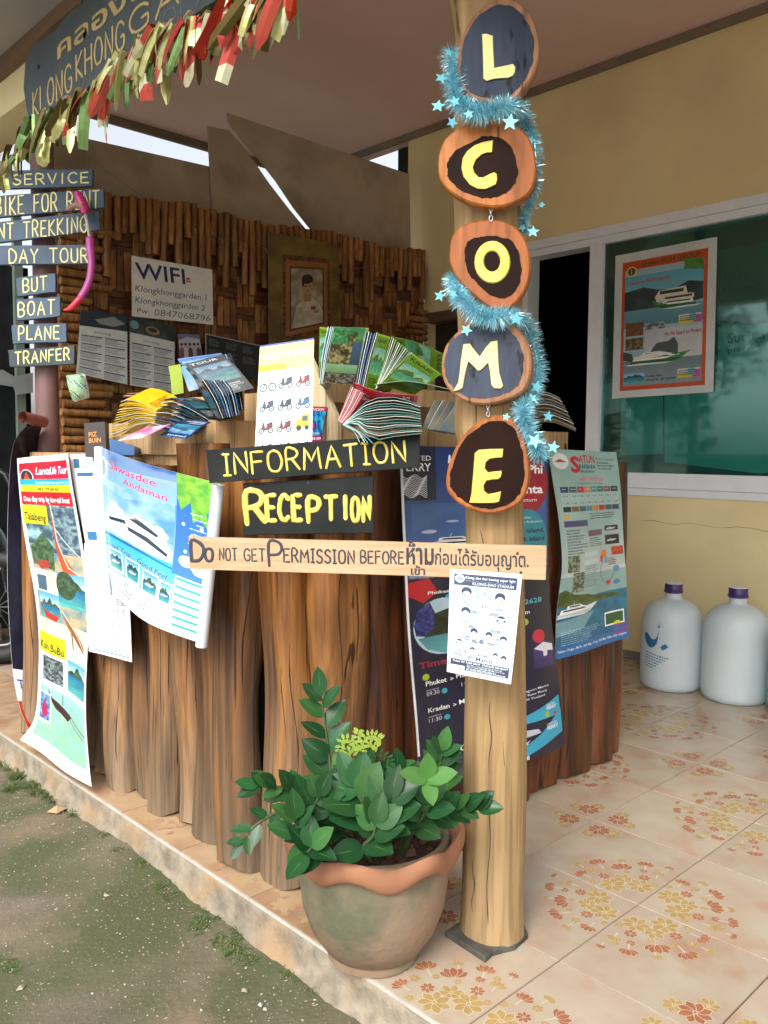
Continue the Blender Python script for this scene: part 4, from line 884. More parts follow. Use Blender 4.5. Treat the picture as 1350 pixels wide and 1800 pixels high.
# ---- tinsel with stars
M_tin = pm('blue_tinsel', (.38, .78, .88), (.24, .64, .80), rough=.25, scale=200, metal=.35)
M_tins = pm('silver_tinsel', (.75, .82, .85), rough=.2, metal=.9)
M_star = pm('pale_blue_star', (.20, .62, .74), (.16, .55, .68), rough=.35, metal=.3, scale=20)
def tinsel(segs, stars, lbl):
    c0 = Vector(segs[0][0][0]); t = thing('tinsel_garland', c0, lbl, 'tinsel garland'); mb = MB(); rs = random.Random(len(stars) * 7)
    for pts, rad, dens in segs:
        P = smoothpath(pts, 60); L_ = sum((P[i + 1] - P[i]).length for i in range(59))
        for i in range(int(L_ * dens)):
            k = rs.random() * 58.99; a = P[int(k)].lerp(P[int(k) + 1], k % 1); tg = (P[int(k) + 1] - P[int(k)]).normalized()
            d = tg.cross(Vector((rs.gauss(0, 1), rs.gauss(0, 1), rs.gauss(0, 1)))).normalized(); d = (d + tg * rs.uniform(-.35, .35)).normalized(); l = rad * 1.25 * rs.uniform(.5, 1.1); sd = d.cross(Vector((rs.gauss(0, 1), rs.gauss(0, 1), rs.gauss(0, 1)))).normalized() * .00045
            b = a + d * l * .6 + Vector((0, 0, -.0015)); e = a + d * l + Vector((0, 0, -.004)) + tg * rs.uniform(-.003, .003)
            mb.add([a - sd, a + sd, b + sd, b - sd, e], [(0, 1, 2, 3), (3, 2, 4)], 1 if rs.random() < .22 else 0)
        mb.tube(P, .0016, 5, 0)
    mb.build('tinsel', [M_tin, M_tins], t)
    for (x, y, r, a, d) in stars:
        d += dsh(y); R_ = r * .9 / FOC * d; c = atD(x, y, d); pts = []; nrm = (-FW + RT * rs.uniform(-.4, .4) + UP * rs.uniform(-.3, .3)).normalized(); ux = RT - nrm * RT.dot(nrm); ux.normalize(); uy = nrm.cross(ux)
        for k in range(10): q = R_ if k % 2 == 0 else R_ * .45; g = a + k * PI / 5; pts.append(c + ux * (q * math.sin(g)) + uy * (q * math.cos(g)))
        MB().prism(pts[::-1], -nrm * .0007).build('star', M_star, t)
def T3(pts): return [atD(x, y, d + dsh(y)) for x, y, d in pts]
tinsel([(T3([(792, 92, 1.80), (797, 120, 1.77), (798, 150, 1.755), (808, 180, 1.745), (835, 195, 1.735), (865, 192, 1.735), (890, 186, 1.74), (912, 190, 1.80), (922, 215, 1.87)]), .0235, 11500),
        (T3([(922, 215, 1.87), (938, 240, 1.85), (942, 300, 1.84), (936, 340, 1.83), (922, 380, 1.83), (918, 405, 1.85)]), .018, 7500)],
       [(789, 92, 10, .1, 1.76), (776, 137, 14, .4, 1.74), (770, 186, 15, .2, 1.73), (795, 215, 12, .5, 1.73), (897, 215, 17, .1, 1.725), (932, 247, 11, .5, 1.83), (937, 407, 13, .1, 1.81), (918, 400, 9, .5, 1.83), (800, 178, 12, .9, 1.73), (824, 200, 11, 1.1, 1.72), (952, 360, 7, .3, 1.84)],
       'light blue tinsel with stars wound round the post between the L and O discs')
tinsel([(T3([(800, 486, 1.79), (802, 510, 1.76), (822, 535, 1.745), (850, 556, 1.738), (880, 556, 1.74), (905, 552, 1.79), (928, 575, 1.87)]), .0235, 11500),
        (T3([(928, 575, 1.87), (945, 640, 1.87), (935, 690, 1.82), (918, 715, 1.77), (925, 745, 1.765), (943, 780, 1.765), (950, 805, 1.78)]), .024, 10500)],
       [(773, 520, 12, .2, 1.74), (908, 560, 16, .1, 1.73), (820, 580, 12, .5, 1.735), (797, 517, 10, .7, 1.73), (943, 680, 14, .3, 1.80), (935, 700, 11, .9, 1.79), (964, 732, 12, .1, 1.78), (940, 775, 16, .5, 1.735), (973, 786, 13, .2, 1.76), (890, 733, 9, .3, 1.74)],
       'light blue starry tinsel running down the post from the O disc to the E disc')
# ================================================================ plank across the post, and the two boards behind it
def quad(pts, dep):
    if not isinstance(dep, (list, tuple)): dep = [dep] * 4
    return [atD(x, y, d) for (x, y), d in zip(pts, dep)]
def bl(q, u, v): return q[0].lerp(q[1], u).lerp(q[3].lerp(q[2], u), v)
def board(name, pts, dep, th, mat, lbl, cat, edge=.0015, group=None, nails=(), jag=0.0):
    q = quad(pts, dep); t = thing(name, bl(q, .5, 1), lbl, cat, group); rs = random.Random(int(pts[0][1]))
    poly = [];
    for i in range(4):
        for k in range(6): p = q[i].lerp(q[(i + 1) % 4], k / 6); poly.append(p + UP * rs.uniform(-jag, jag) + RT * rs.uniform(-jag, jag) * .6)
    nrm = (q[3] - q[0]).cross(q[1] - q[0]).normalized(); 
    if nrm.dot(FW) > 0: nrm = -nrm
    MB().prism(poly[::-1], -nrm * th, 0, bevel=edge).build('board', mat, t, smooth=30)
    for (u, v) in nails:
        c = bl(q, u, v); MB().tube([c + nrm * .0002, c + nrm * .0012], .003, 8).build('nail', M_nail, t)
    return t, q, nrm
M_blackb = pm('black_board_paint', (.016, .020, .018), (.010, .012, .012), rough=.6, spec=.2, scale=10, bump=.25, bscale=30)
M_blueb = pm('blue_board_paint', (.060, .105, .165), (.042, .078, .125), rough=.6, scale=10, bump=.3, bscale=30, col3=(.035, .055, .075), s3=2, f3=(.5, .75))
M_inkw = pm('marker_ink', (.02, .021, .035), (.035, .035, .05), rough=.5, scale=30)
# wood grain across: own material, grain along local X/Y
M_plankh = pm('plank_wood_across', (.56, .37, .22), (.46, .29, .16), rough=.65, scale=5, stretch=(1, 1, 14), bump=.3, bscale=20, col3=(.38, .22, .12), s3=3, f3=(.6, .8))
t, q, nrm = board('notice_plank', [(331, 943), (961, 959), (960, 1020), (333, 1000)], [1.80, 1.765, 1.765, 1.80], .016, M_plankh, 'bare plank lettered DO NOT GET PERMISSION BEFORE nailed across the post', 'notice plank', nails=((.92, .25), (.93, .8)), jag=.0006)
mb = MB()
def mark(text, x0, x1, ytop, ybot, th, mode='s', **k):
    def Q(x, y):
        u = (x - 331) / 630; yt = 943 + 16 * u; yb = 1000 + 20 * u; return bl(q, u, (y - yt) / (yb - yt)) + nrm * .0006
    # y given relative to the plank's own slope
    s0 = 16 * (x0 - 331) / 630 * 1.05; s1 = 16 * (x1 - 331) / 630 * 1.05
    a, b_, c = Q(x0, ytop + s0), Q(x1, ytop + s1), Q(x0, ybot + s0)
    if mode == 's': stroke_text(mb, text, a, b_, c, th, nrm, flat=.2, jit=.015, **k)
    else: font_text(mb, text, a, b_, c, nrm, lift=.0004, bold=k.get('bold', 0))
mark('D', 336, 357, 950, 985, .0036); mark('O', 360, 374, 963, 985, .0030)
mark('NOT', 386, 417, 962, 983, .0015, serif=False); mark('GET', 430, 467, 962, 983, .0015)
mark('P', 475, 497, 948, 990, .0030); mark('ERMISSION', 501, 625, 960, 983, .0019); mark('BEFORE', 637, 712, 960, 981, .0017)
mark('ห้าม', 717, 765, 938, 982, 0, 'f', bold=.025); mark('เข้า', 725, 750, 983, 1000, 0, 'f', bold=.02); mark('ก่อนได้รับอนุญาต.', 767, 930, 951, 990, 0, 'f', bold=.012)
mb.build('lettering', M_inkw, t)
t, q, nrm = board('information_board', [(362, 791), (738, 762), (739, 821), (368, 849)], [1.93, 1.93, 1.93, 1.93], .014, M_blackb, 'black board lettered INFORMATION in yellow, above the RECEPTION board', 'sign board', nails=((.46, .62),), jag=.0004)
mb = MB(); stroke_text(mb, 'INFORMATION', bl(q, .075, .17), bl(q, .925, .17), bl(q, .075, .80), .0030, nrm, jit=.018, flat=.5, gap=.24); mb.build('lettering', M_yell, t, smooth=True)
t, q, nrm = board('reception_board', [(427, 850), (656, 836), (658, 936), (429, 941)], [1.945] * 4, .013, M_blackb, 'black board lettered RECEPTION in thick yellow, between INFORMATION board and plank', 'sign board', nails=((.5, .06),), jag=.0006)
mb = MB()
stroke_text(mb, 'R', bl(q, .02, .17), bl(q, .15, .15), bl(q, .03, .76), .0070, nrm, jit=.02, flat=.35)
stroke_text(mb, 'ECE', bl(q, .18, .26), bl(q, .44, .28), bl(q, .18, .74), .0058, nrm, jit=.02, flat=.35, gap=.34)
stroke_text(mb, 'P', bl(q, .50, .34), bl(q, .58, .34), bl(q, .50, .76), .0062, nrm, jit=.02, flat=.35)
stroke_text(mb, 'TI', bl(q, .63, .34), bl(q, .80, .34), bl(q, .63, .74), .0056, nrm, jit=.01, flat=.35, gap=.4, serif=False)
stroke_text(mb, 'ON', bl(q, .83, .38), bl(q, .97, .36), bl(q, .83, .80), .0050, nrm, jit=.01, flat=.35, gap=.36)
mb.build('lettering', M_yell, t, smooth=True)
# ================================================================ pot and plants
PCX, PCY = .066, 1.297
M_pot = pm('mossy_terracotta', (.27, .20, .135), (.12, .125, .075), rough=.9, scale=6, bump=.5, bscale=70, contrast=(.42, .6), col3=(.33, .185, .115), s3=4.5, f3=(.52, .7))
M_rimt = pm('terracotta_rim', (.38, .175, .092), (.30, .13, .07), rough=.75, scale=8, bump=.2, bscale=50)
M_soil = pm('potting_soil', (.045, .025, .016), (.09, .045, .028), rough=.95, scale=30, bump=1.0, bscale=60)
pot = thing('terracotta_pot', (PCX, PCY, 0), 'large weathered terracotta pot with a wavy rim, at the platform edge by the post', 'plant pot')
prof = [(.0, .0), (.094, .0), (.1, .004), (.1, .016), (.096, .020), (.107, .026), (.137, .07), (.154, .12), (.161, .17), (.164, .22), (.165, .262), (.162, .270), (.15, .270), (.14, .19), (.0, .19)]
MB().lathe(prof, (PCX, PCY, .0005), 48).build('body', M_pot, pot, smooth=35)
def wav(g, r, z):
    k = 1.25 if r > .169 else (.5 if r > .16 else 0); s_ = math.sin(g * 7 + .8)
    return (r + k * .006 * s_, z + k * (.0125 * s_ if z < .268 else .008 * s_))
MB().lathe([(.1655, .248), (.170, .238), (.180, .235), (.1885, .244), (.190, .260), (.1875, .278), (.182, .282), (.176, .279), (.169, .266), (.156, .235)], (PCX, PCY, .0005), 120, fn=wav).build('wavy_rim', M_rimt, pot, smooth=50)
mb = MB(); N_ = 14
for j in range(N_ + 1):
    for i in range(24): r = .152 * j / N_; g = 2 * PI * i / 24; mb.v.append(Vector((PCX + r * math.cos(g), PCY + r * math.sin(g), .240 + .006 * math.sin(i * 3 + j * 2) + random.uniform(-.003, .003))))
for j in range(N_):
    for i in range(24): mb.f.append([j * 24 + i, (j + 1) * 24 + i, (j + 1) * 24 + (i + 1) % 24, j * 24 + (i + 1) % 24]); mb.m.append(0)
soil = mb.build('soil', M_soil, pot)
mb = MB(); rs = random.Random(2)
for k in range(36):
    g = rs.uniform(0, 6.28); r = .15 * math.sqrt(rs.random()); s_ = rs.uniform(.005, .012); c = Vector((PCX + r * math.cos(g), PCY + r * math.sin(g), .247)); a = Vector((rs.gauss(0, 1), rs.gauss(0, 1), rs.gauss(0, .5))).normalized() * s_; b = a.cross(Vector((rs.gauss(0, 1), rs.gauss(0, 1), 1))).normalized() * s_ * .7
    mb.obox(c, a, b, a.cross(b).normalized() * s_ * .5)
mb.build('broken_brick_chips', pm('brick_chip', (.16, .075, .05), (.10, .05, .035), rough=.9, scale=20), pot, kind='stuff')
M_zz2 = pm('zz_leaf_young', (.05, .15, .035), (.025, .095, .025), rough=.4, spec=.35, scale=9, obj_rand=.25, col3=(.13, .22, .04), s3=6, f3=(.55, .8), transl=.1)
M_zz = pm('zz_leaf', (.018, .080, .024), (.010, .052, .016), rough=.36, spec=.35, scale=5, obj_rand=.35, coat=.08, col3=(.04, .11, .025), s3=2.5, f3=(.5, .75))
M_zze = pm('zz_stem', (.06, .10, .03), (.05, .08, .03), rough=.5)
M_brt = pm('bright_leaf', (.10, .26, .06), (.07, .20, .045), rough=.35, scale=6, obj_rand=.1, transl=.15)
M_lime = pm('lime_leaflet', (.36, .48, .06), (.22, .36, .05), rough=.5, scale=20, transl=.2)
M_rib = pm('leaf_midrib', (.10, .20, .07), (.08, .16, .05), rough=.5)
def leafmesh(name, L_, W_, mat, fold=.18, curl=.12, n=7):
    mb = MB()
    for i in range(n):
        t = i / (n - 1); w_ = W_ / 2 * (math.sin(PI * min(1, t ** .85)) ** .75) * (1 if t < 1 else 0) + .0004; z = -curl * L_ * t * t + .0006 * (1 - t)
        mb.v += [Vector((t * L_, -w_, z + fold * w_)), Vector((t * L_, -w_ * .5, z + fold * w_ * .35)), Vector((t * L_, 0, z)), Vector((t * L_, w_ * .5, z + fold * w_ * .35)), Vector((t * L_, w_, z + fold * w_))]
    for i in range(n - 1):
        for j in range(4): mb.f.append([i * 5 + j, (i + 1) * 5 + j, (i + 1) * 5 + j + 1, i * 5 + j + 1]); mb.m.append(0)
    o = len(mb.v); R_ = []
    for i in range(n):
        t = i / (n - 1); z = -curl * L_ * t * t + .0004
        mb.v += [Vector((t * L_, -.0007 * (1 - t), z)), Vector((t * L_, .0007 * (1 - t), z))]
    for i in range(n - 1): mb.f.append([o + i * 2, o + i * 2 + 2, o + i * 2 + 3, o + i * 2 + 1]); mb.m.append(1)
    return mb.mesh(name, [mat, M_rib], smooth=True)
LW = [leafmesh('leaf', .056, .038, M_zz2, fold=.16, curl=.2, n=8), leafmesh('leaf', .056, .039, M_zz, fold=.2, curl=.1, n=8), leafmesh('leaf', .056, .041, M_zz, fold=.22, curl=.15, n=8), leafmesh('leaf', .056, .037, M_zz, fold=.12, curl=.25, n=8)]
LZ = [leafmesh('leaf', .056, .030, M_zz2, fold=.2), leafmesh('leaf', .056, .030, M_zz), leafmesh('leaf', .056, .034, M_zz, fold=.3, curl=.2), leafmesh('leaf', .056, .027, M_zz, fold=.1, curl=-.05)]
LB = leafmesh('leaf', .056, .03, M_brt, fold=.15, curl=.05)
def place_leaf(me, par, p, d, nrm, s_):
    x = d.normalized(); z = (nrm - x * nrm.dot(x))
    if z.length < 1e-4: z = x.orthogonal()
    z.normalize(); y = z.cross(x); m = frame(p, x * s_, y * s_, z * s_); return inst('leaf', me, par, m)
BIG = 1.28
def zz_stem(par, pts, n, size, seed, start=.3, rad=.0042, updir=None, comb=False, wide=False, face=None):
    """a zz plant shoot: fleshy stem with leaves in two ranks"""
    rs = random.Random(seed); P = smoothpath(pts, 24)
    MB().tube(P, [rad * (1.5 - 1.1 * i / 23) for i in range(24)], 7).build('stem', M_zze, par, smooth=True)
    for i in range(n):
        t = lerp(start, .97, i / (n - 1)); k = min(22, int(t * 23)); p = P[k].lerp(P[k + 1], t * 23 - k); tg = (P[k + 1] - P[k]).normalized()
        fc = face or (CAM - p).normalized(); side = tg.cross(fc).normalized() * (1 if i % 2 else -1)
        if comb: side = UP * (.9 if rs.random() < .8 else -.6) + fc * rs.uniform(-.4, .5)
        d = (side * rs.uniform(.75, 1) + tg * lerp(.45, 1.0, t) + fc * rs.uniform(-.15, .5)); nr = (fc + Vector((0, 0, .6)) + Vector((rs.gauss(0, .25), rs.gauss(0, .25), rs.gauss(0, .2)))).normalized()
        s_ = size / .056 * (1 - .35 * abs(t - .55)) * rs.uniform(.9, 1.1) * BIG
        place_leaf(rs.choice(LW if wide else LZ), par, p, d, nr, s_)
    place_leaf(rs.choice(LZ), par, P[-1], (P[-1] - P[-2]), (CAM - P[-1]).normalized() + Vector((0, 0, .4)), size / .056 * .9 * BIG)
zzp = thing('zz_plant', (PCX, PCY, .2), 'dark glossy zz plant with arching leafy stems filling the terracotta pot', 'potted plant')
base = lambda dx=0, dy=0: Vector((PCX, PCY, .243)) + RT * dx + Vector((FW.x, FW.y, 0)).normalized() * dy
def stem(px, n, size, seed, b=(0, 0), d=1.80, **k): zz_stem(zzp, [base(*b)] + [atD(*((*p, d) if len(p) == 2 else p)) for p in px], n, size, seed, **k)
stem([(590, 1440, 1.82), (580, 1340, 1.83), (565, 1225, 1.83)], 15, .058, 1, (-.06, .04), start=.30)            # tall shoot
stem([(560, 1430, 1.75), (515, 1390, 1.72), (455, 1380, 1.69)], 15, .044, 2, (-.06, -.03), start=.25, comb=True)            # to the left
stem([(545, 1445, 1.72), (500, 1425, 1.69), (450, 1450, 1.66), (428, 1478, 1.65)], 6, .036, 12, (-.08, -.05), start=.55)
stem([(720, 1440, 1.75), (775, 1424, 1.71), (838, 1420, 1.68)], 14, .046, 3, (.06, -.03), start=.35, comb=True)           # to the right, in front of the post
stem([(560, 1470, 1.72), (545, 1440, 1.67), (560, 1400, 1.65)], 9, .052, 4, (-.07, -.05), start=.3)
stem([(540, 1480, 1.70), (525, 1475, 1.66), (520, 1440, 1.64)], 7, .056, 5, (-.09, -.07), start=.3)
stem([(650, 1450, 1.70), (640, 1420, 1.66), (625, 1385, 1.66)], 8, .068, 6, (-.01, -.06), start=.3, wide=True)
stem([(665, 1460, 1.69), (675, 1440, 1.645), (685, 1405, 1.64)], 6, .060, 7, (.01, -.07), start=.3, wide=True)
stem([(690, 1450, 1.72), (700, 1420, 1.68), (712, 1390, 1.67)], 6, .058, 8, (.03, -.04), start=.3, wide=True)
stem([(725, 1460, 1.71), (740, 1440, 1.67), (755, 1412, 1.66)], 5, .056, 9, (.06, -.05), start=.3, wide=True)
stem([(690, 1430, 1.80), (700, 1380, 1.80), (700, 1360, 1.79)], 9, .055, 10, (.03, .04), start=.3)
stem([(630, 1440, 1.82), (625, 1390, 1.82), (640, 1350, 1.81)], 9, .05, 11, (-.01, .05), start=.3)
stem([(760, 1430, 1.80), (770, 1360, 1.80), (778, 1320, 1.79)], 9, .048, 13, (.07, .05), start=.45)
stem([(600, 1460, 1.75), (590, 1430, 1.70), (585, 1405, 1.68)], 9, .056, 14, (-.04, -.04), start=.3)
stem([(640, 1490, 1.66), (655, 1470, 1.635), (660, 1450, 1.63)], 6, .056, 15, (.0, -.1), start=.3, wide=True)
stem([(560, 1500, 1.665), (540, 1500, 1.64), (548, 1490, 1.63)], 5, .058, 16, (-.09, -.09), start=.3)
sd_ = thing('seedling', (PCX, PCY, .2), 'young shoot with four bright green leaves, in the pot beside the post', 'seedling')
tip = atD(752, 1370, 1.60); MB().tube(smoothpath([base(.06, -.02), atD(750, 1430, 1.66), tip], 10), .0025, 6).build('stem', M_zze, sd_, smooth=True)
for (x, y), s_ in (((703, 1357), 1.15), ((752, 1318), 1.1), ((803, 1357), 1.15), ((758, 1400), 1.0), ((775, 1382), .5)):
    place_leaf(LB, sd_, tip, atD(x, y, 1.57) - tip, Vector((0, 0, .8)) - FW, s_)
fp = thing('feathery_seedling', (PCX, PCY, .2), 'small lime green feathery seedling rising from the middle of the pot', 'seedling')
fm = leafmesh('leaflet', .012, .0055, M_lime, fold=.05, curl=0); fd = leafmesh('leaflet', .012, .005, M_zz, fold=.05, curl=0)
MB().tube(smoothpath([base(-.01, 0), atD(640, 1400, 1.76), atD(632, 1325, 1.74)], 10), .0016, 6).build('stem', M_zze, fp, smooth=True)
def frond(pts, me, n=9, d=1.73):
    P = smoothpath([atD(x, y, d) for x, y in pts], n + 1); MB().tube(P, .0006, 4).build('frond_rib', M_zze, fp)
    for i in range(1, n + 1):
        tg = (P[i] - P[i - 1]).normalized(); sd = tg.cross(-FW).normalized()
        for s_ in (-1, 1):
            x = (sd * s_ + tg * .35).normalized(); z = -FW; z = (z - x * z.dot(x)).normalized(); inst('leaflet', me, fp, frame(P[i], x, z.cross(x), z))
frond([(632, 1325), (620, 1303), (603, 1300), (598, 1318)], fm, 8); frond([(632, 1322), (640, 1298), (655, 1292), (668, 1298)], fm, 8); frond([(630, 1322), (627, 1300), (630, 1285)], fm, 5)
frond([(632, 1326), (645, 1305), (662, 1312)], fm, 6); frond([(634, 1325), (618, 1318), (608, 1330)], fm, 5)
frond([(640, 1335), (660, 1322), (682, 1332), (686, 1345)], fd, 9, 1.74); frond([(645, 1340), (652, 1350), (652, 1375)], fd, 7, 1.74); frond([(625, 1335), (605, 1345), (592, 1352)], fd, 6, 1.74)
# ================================================================ water bottles
M_pe = pm('milky_polyethylene', (.74, .83, .87), (.68, .78, .83), rough=.38, scale=4, transl=.25, bump=.06, bscale=5)
M_cap = pm('purple_cap', (.06, .025, .16), rough=.4); M_blueprint = pm('blue_print', (.03, .16, .36), rough=.5)
def bottle(px, py, lbl, wpx, tint=None, prt=False):
    c = onZ(px, py, 0); r = wpx / 2 / FOC * (c - CAM).dot(FW) * .97; v = Vector((c.x - CAM.x, c.y - CAM.y, 0)).normalized(); c = c + v * r * .98; c.x = min(c.x, XW - r - .012)
    t = thing('water_bottle', c, lbl, 'water bottle', 'white water bottles against the yellow wall'); k = r / .133
    pf = [(0, .008), (.105, .0), (.122, .006), (.1325, .026), (.134, .06), (.133, .27), (.131, .305), (.122, .340), (.104, .366), (.078, .385), (.055, .393), (.040, .398), (.034, .404), (.033, .43), (.030, .432)]
    MB().lathe([(a * k, b * k) for a, b in pf], c, 40).build('body', tint or M_pe, t, smooth=60)
    MB().lathe([(a * k, b * k) for a, b in [(.037, .425), (.041, .428), (.041, .436), (.038, .438), (.038, .462), (.036, .465), (0, .465)]], c, 24).build('cap', M_cap, t, smooth=40)
    MB().lathe([(a * k, b * k) for a, b in [(.036, .4655), (.036, .4675), (0, .4675)]], c, 24).build('cap_seal', M_note, t)
    if prt:
        mb = MB(); vv = (CAM - c); a0 = math.atan2(vv.y, vv.x)
        def S_(u, z):  # wrap a print onto the side
            g = a0 + u * 1.0; return c + Vector((math.cos(g) * (.1342 * k + .0008), math.sin(g) * (.1342 * k + .0008), z * k))
        def pr(pts): 
            mb.add([S_(u, z) for u, z in pts], [tuple(range(len(pts)))[::-1]])
        for a, b in zip([(-.95, .245), (-.85, .255), (-.75, .235), (-.65, .225), (-.5, .235), (-.42, .26)], [(-.95, .225), (-.85, .205), (-.72, .195), (-.6, .198), (-.48, .215), (-.40, .245)]): pass
        U = [(-1.0, .248, .232), (-.92, .257, .212), (-.84, .252, .2), (-.76, .240, .193), (-.66, .230, .192), (-.56, .232, .2), (-.48, .243, .215), (-.44, .262, .24), (-.42, .28, .27)]
        for (u0, a, b), (u1, d, e) in zip(U[:-1], U[1:]): mb.add([S_(u0, b), S_(u1, e), S_(u1, d), S_(u0, a)], [(0, 1, 2, 3)])
        for ang in range(6):
            g = ang * PI / 5; p0 = (-.42, .285); mb.add([S_(p0[0] - .01, p0[1]), S_(p0[0] + .01, p0[1]), S_(p0[0] + .15 * math.cos(g), p0[1] + .025 * math.sin(g) + .006)], [(0, 1, 2)])
        for (a, b) in ((-.36, .2), (-.3, .205)): mb.add([S_(a, b), S_(a + .08, b - .012), S_(a + .2, b), S_(a + .09, b + .014)], [(0, 1, 2, 3)])
        rs = random.Random(1)
        for ln in range(6):
            u = -.95
            while u < -.1 - .1 * ln: wd = rs.uniform(.03, .09); z = .168 - ln * .012 - (u + .95) * .02; mb.add([S_(u, z), S_(u + wd, z), S_(u + wd, z + .0045), S_(u, z + .0045)], [(0, 1, 2, 3)]); u += wd + .02
        mb.build('printed_whale', M_blueprint, t)
    return t
bottle(1178, 1220, 'left milky water bottle, with a blue whale print, beside the log counter', 111, prt=True)
bottle(1290, 1243, 'plain milky water bottle with purple cap, right of the printed one', 120)
bottle(1408, 1275, 'bluish water bottle cut off by the right edge of the picture', 122, tint=pm('blue_polyethylene', (.16, .42, .48), (.13, .36, .42), rough=.35, transl=.2))
# ================================================================ signpost pillar on the left
pp = onX(83, 700, .2); PD = (pp - CAM).dot(FW)
pil = thing('porch_pillar', (pp.x, pp.y, 0), 'round mauve painted pillar carrying the blue sign boards, behind the hanging posters', 'pillar')
MB().tube([(pp.x, pp.y, .001), (pp.x, pp.y, 3.10)], .043, 20).build('shaft', pm('mauve_pillar_paint', (.20, .105, .10), (.165, .085, .08), rough=.55, scale=6), pil, smooth=50)
D0 = PD - .075
def D0y(y): return D0 - max(0, 700 - y) * .00019
def blue_board(pts, text, tb, lbl, dark=False, nails=(), jag=.0015):
    q0 = pts; k = 1
    D0_ = D0y(pts[1][1]); t, q, nrm = board('sign_board', pts, D0_, .014, M_blueb if not dark else pm('slate_board_paint', (.035, .058, .072), (.026, .042, .052), rough=.6, scale=10, bump=.3), lbl, 'sign board', group='blue sign boards on the pillar', nails=nails, jag=jag)
    mb = MB(); x0, x1, top, bot = tb
    def Q(x, y): return atD(x, y, D0_) + nrm * .0005
    stroke_text(mb, text, Q(x0, top[0]), Q(x1, top[1]), Q(x0, bot), .0030, nrm, flat=.35, gap=.3, jit=.02, serif=False)
    mb.build('lettering', M_yelp, t, smooth=True)
blue_board([(-190, 302), (163, 298), (162, 327), (-190, 338)], "CLEANING SERVICE", (-158, 155, (312, 303), 330), 'blue board lettered SERVICE, topmost on the pillar')
blue_board([(-120, 352), (182, 331), (183, 365), (-120, 392)], "MOTOBIKE FOR RENT", (-75, 174, (353, 334), 384), 'blue board lettered BIKE FOR RENT behind the pink snorkel top', nails=((.63, .5),))
blue_board([(-110, 402), (173, 371), (176, 404), (-110, 440)], 'ELEPHANT TREKKING', (-90, 152, (403, 381), 430), 'blue board lettered TREKKING, tilted up to the right', nails=((.67, .4), (.68, .7)))
blue_board([(-70, 433), (164, 430), (164, 463), (-70, 467)], 'ONE DAY TOUR', (-52, 154, (440, 437), 464), 'blue board lettered DAY TOUR, fourth on the pillar')
blue_board([(28, 488), (97, 480), (98, 513), (30, 521)], 'BUT', (41, 82, (492, 486), 515), 'small blue board lettered BUT')
blue_board([(28, 526), (106, 521), (106, 556), (30, 563)], 'BOAT', (33, 96, (533, 527), 557), 'small blue board lettered BOAT')
blue_board([(20, 571), (116, 568), (117, 601), (22, 604)], 'PLANE', (33, 104, (574, 573), 597), 'blue board lettered PLANE')
blue_board([(14, 615), (131, 607), (131, 640), (17, 645)], 'TRANFER', (27, 122, (620, 612), 640), 'dark slate board lettered TRANFER, lowest on the pillar', dark=True)
# snorkel
M_pink = pm('pink_rubber', (.62, .035, .22), (.50, .02, .16), rough=.35, coat=.3); M_pinkr = pm('red_pink_plastic', (.85, .05, .10), (.75, .03, .06), rough=.3, coat=.3)
DS = D0 - .045 - .07
sn = thing('snorkel', atD(140, 500, DS), 'pink and purple snorkel hanging over the sign boards of the pillar', 'snorkel')
k_ = DS / FOC
MB().tube(smoothpath([atD(x, y, DS) for x, y in [(135, 338), (141, 350), (148, 366), (150, 376)]], 8), [5 * k_, 7 * k_, 8 * k_, 9 * k_, 9 * k_, 8 * k_, 7 * k_, 6 * k_], 12).build('mouthpiece_bend', M_pink, sn, smooth=True)
MB().tube(smoothpath([atD(x, y, DS - .004) for x, y in [(147, 362), (134, 360), (124, 366), (114, 369)]], 8), [8 * k_, 7 * k_, 7 * k_, 5 * k_, 5 * k_, 5 * k_, 3 * k_, 1 * k_], 12).build('mouthpiece', pm('grey_silicone', (.30, .16, .12), (.35, .2, .15), rough=.5), sn, smooth=True)
MB().tube(smoothpath([atD(x, y, DS) for x, y in [(150, 376), (155, 400), (158, 420)]], 5), 3.2 * k_, 10).build('clear_tube', pm('clear_pvc', (.45, .40, .38), rough=.2, spec=.7), sn, smooth=True)
MB().tube(smoothpath([atD(x, y, DS) for x, y in [(158, 418), (159, 440), (161, 465), (158, 490), (150, 510), (141, 524)]], 20), [7.5 * k_] * 6 + [6.5 * k_] * 14, 14).build('barrel', pm('magenta_plastic', (.50, .06, .30), (.42, .045, .28), rough=.25, coat=.5), sn, smooth=True)
MB().tube(smoothpath([atD(x, y, DS) for x, y in [(143, 522), (132, 535), (122, 543), (111, 545)]], 8), [6.5 * k_, 8 * k_, 8 * k_, 8 * k_, 7 * k_, 5 * k_, 3 * k_, 1 * k_], 12, flat=.7).build('splash_top', M_pinkr, sn, smooth=True)
# ================================================================ big hanging sign and the foil garland
XS = -.045
M_slate = pm('slate_sign_paint', (.050, .066, .072), (.038, .050, .056), rough=.55, scale=6, bump=.2, bscale=30)
M_gold = pm('ochre_lettering', (.45, .34, .13), (.36, .26, .09), rough=.5, scale=30)
M_chalk = pm('faded_lettering', (.17, .165, .15), (.12, .12, .115), rough=.6, scale=40)
bs = thing('hanging_sign', onX(200, 60, XS), 'big slate sign lettered KLONG KHONG GARDEN in Thai and English under the eave', 'hanging sign')
outl = [onX(x, y, XS) for x, y in [(52, 222), (46, 190), (41, 155), (44, 112), (50, 92), (62, 80), (78, 66), (98, 52), (112, 32)]]
zt_ = onX(112, 32, XS).z; zb_ = onX(52, 222, XS).z
outl += [Vector((XS, .9, zt_ + .01)), Vector((XS, .8, zt_ - .05)), Vector((XS, .82, zb_ + .01)), Vector((XS, 1.0, zb_))]
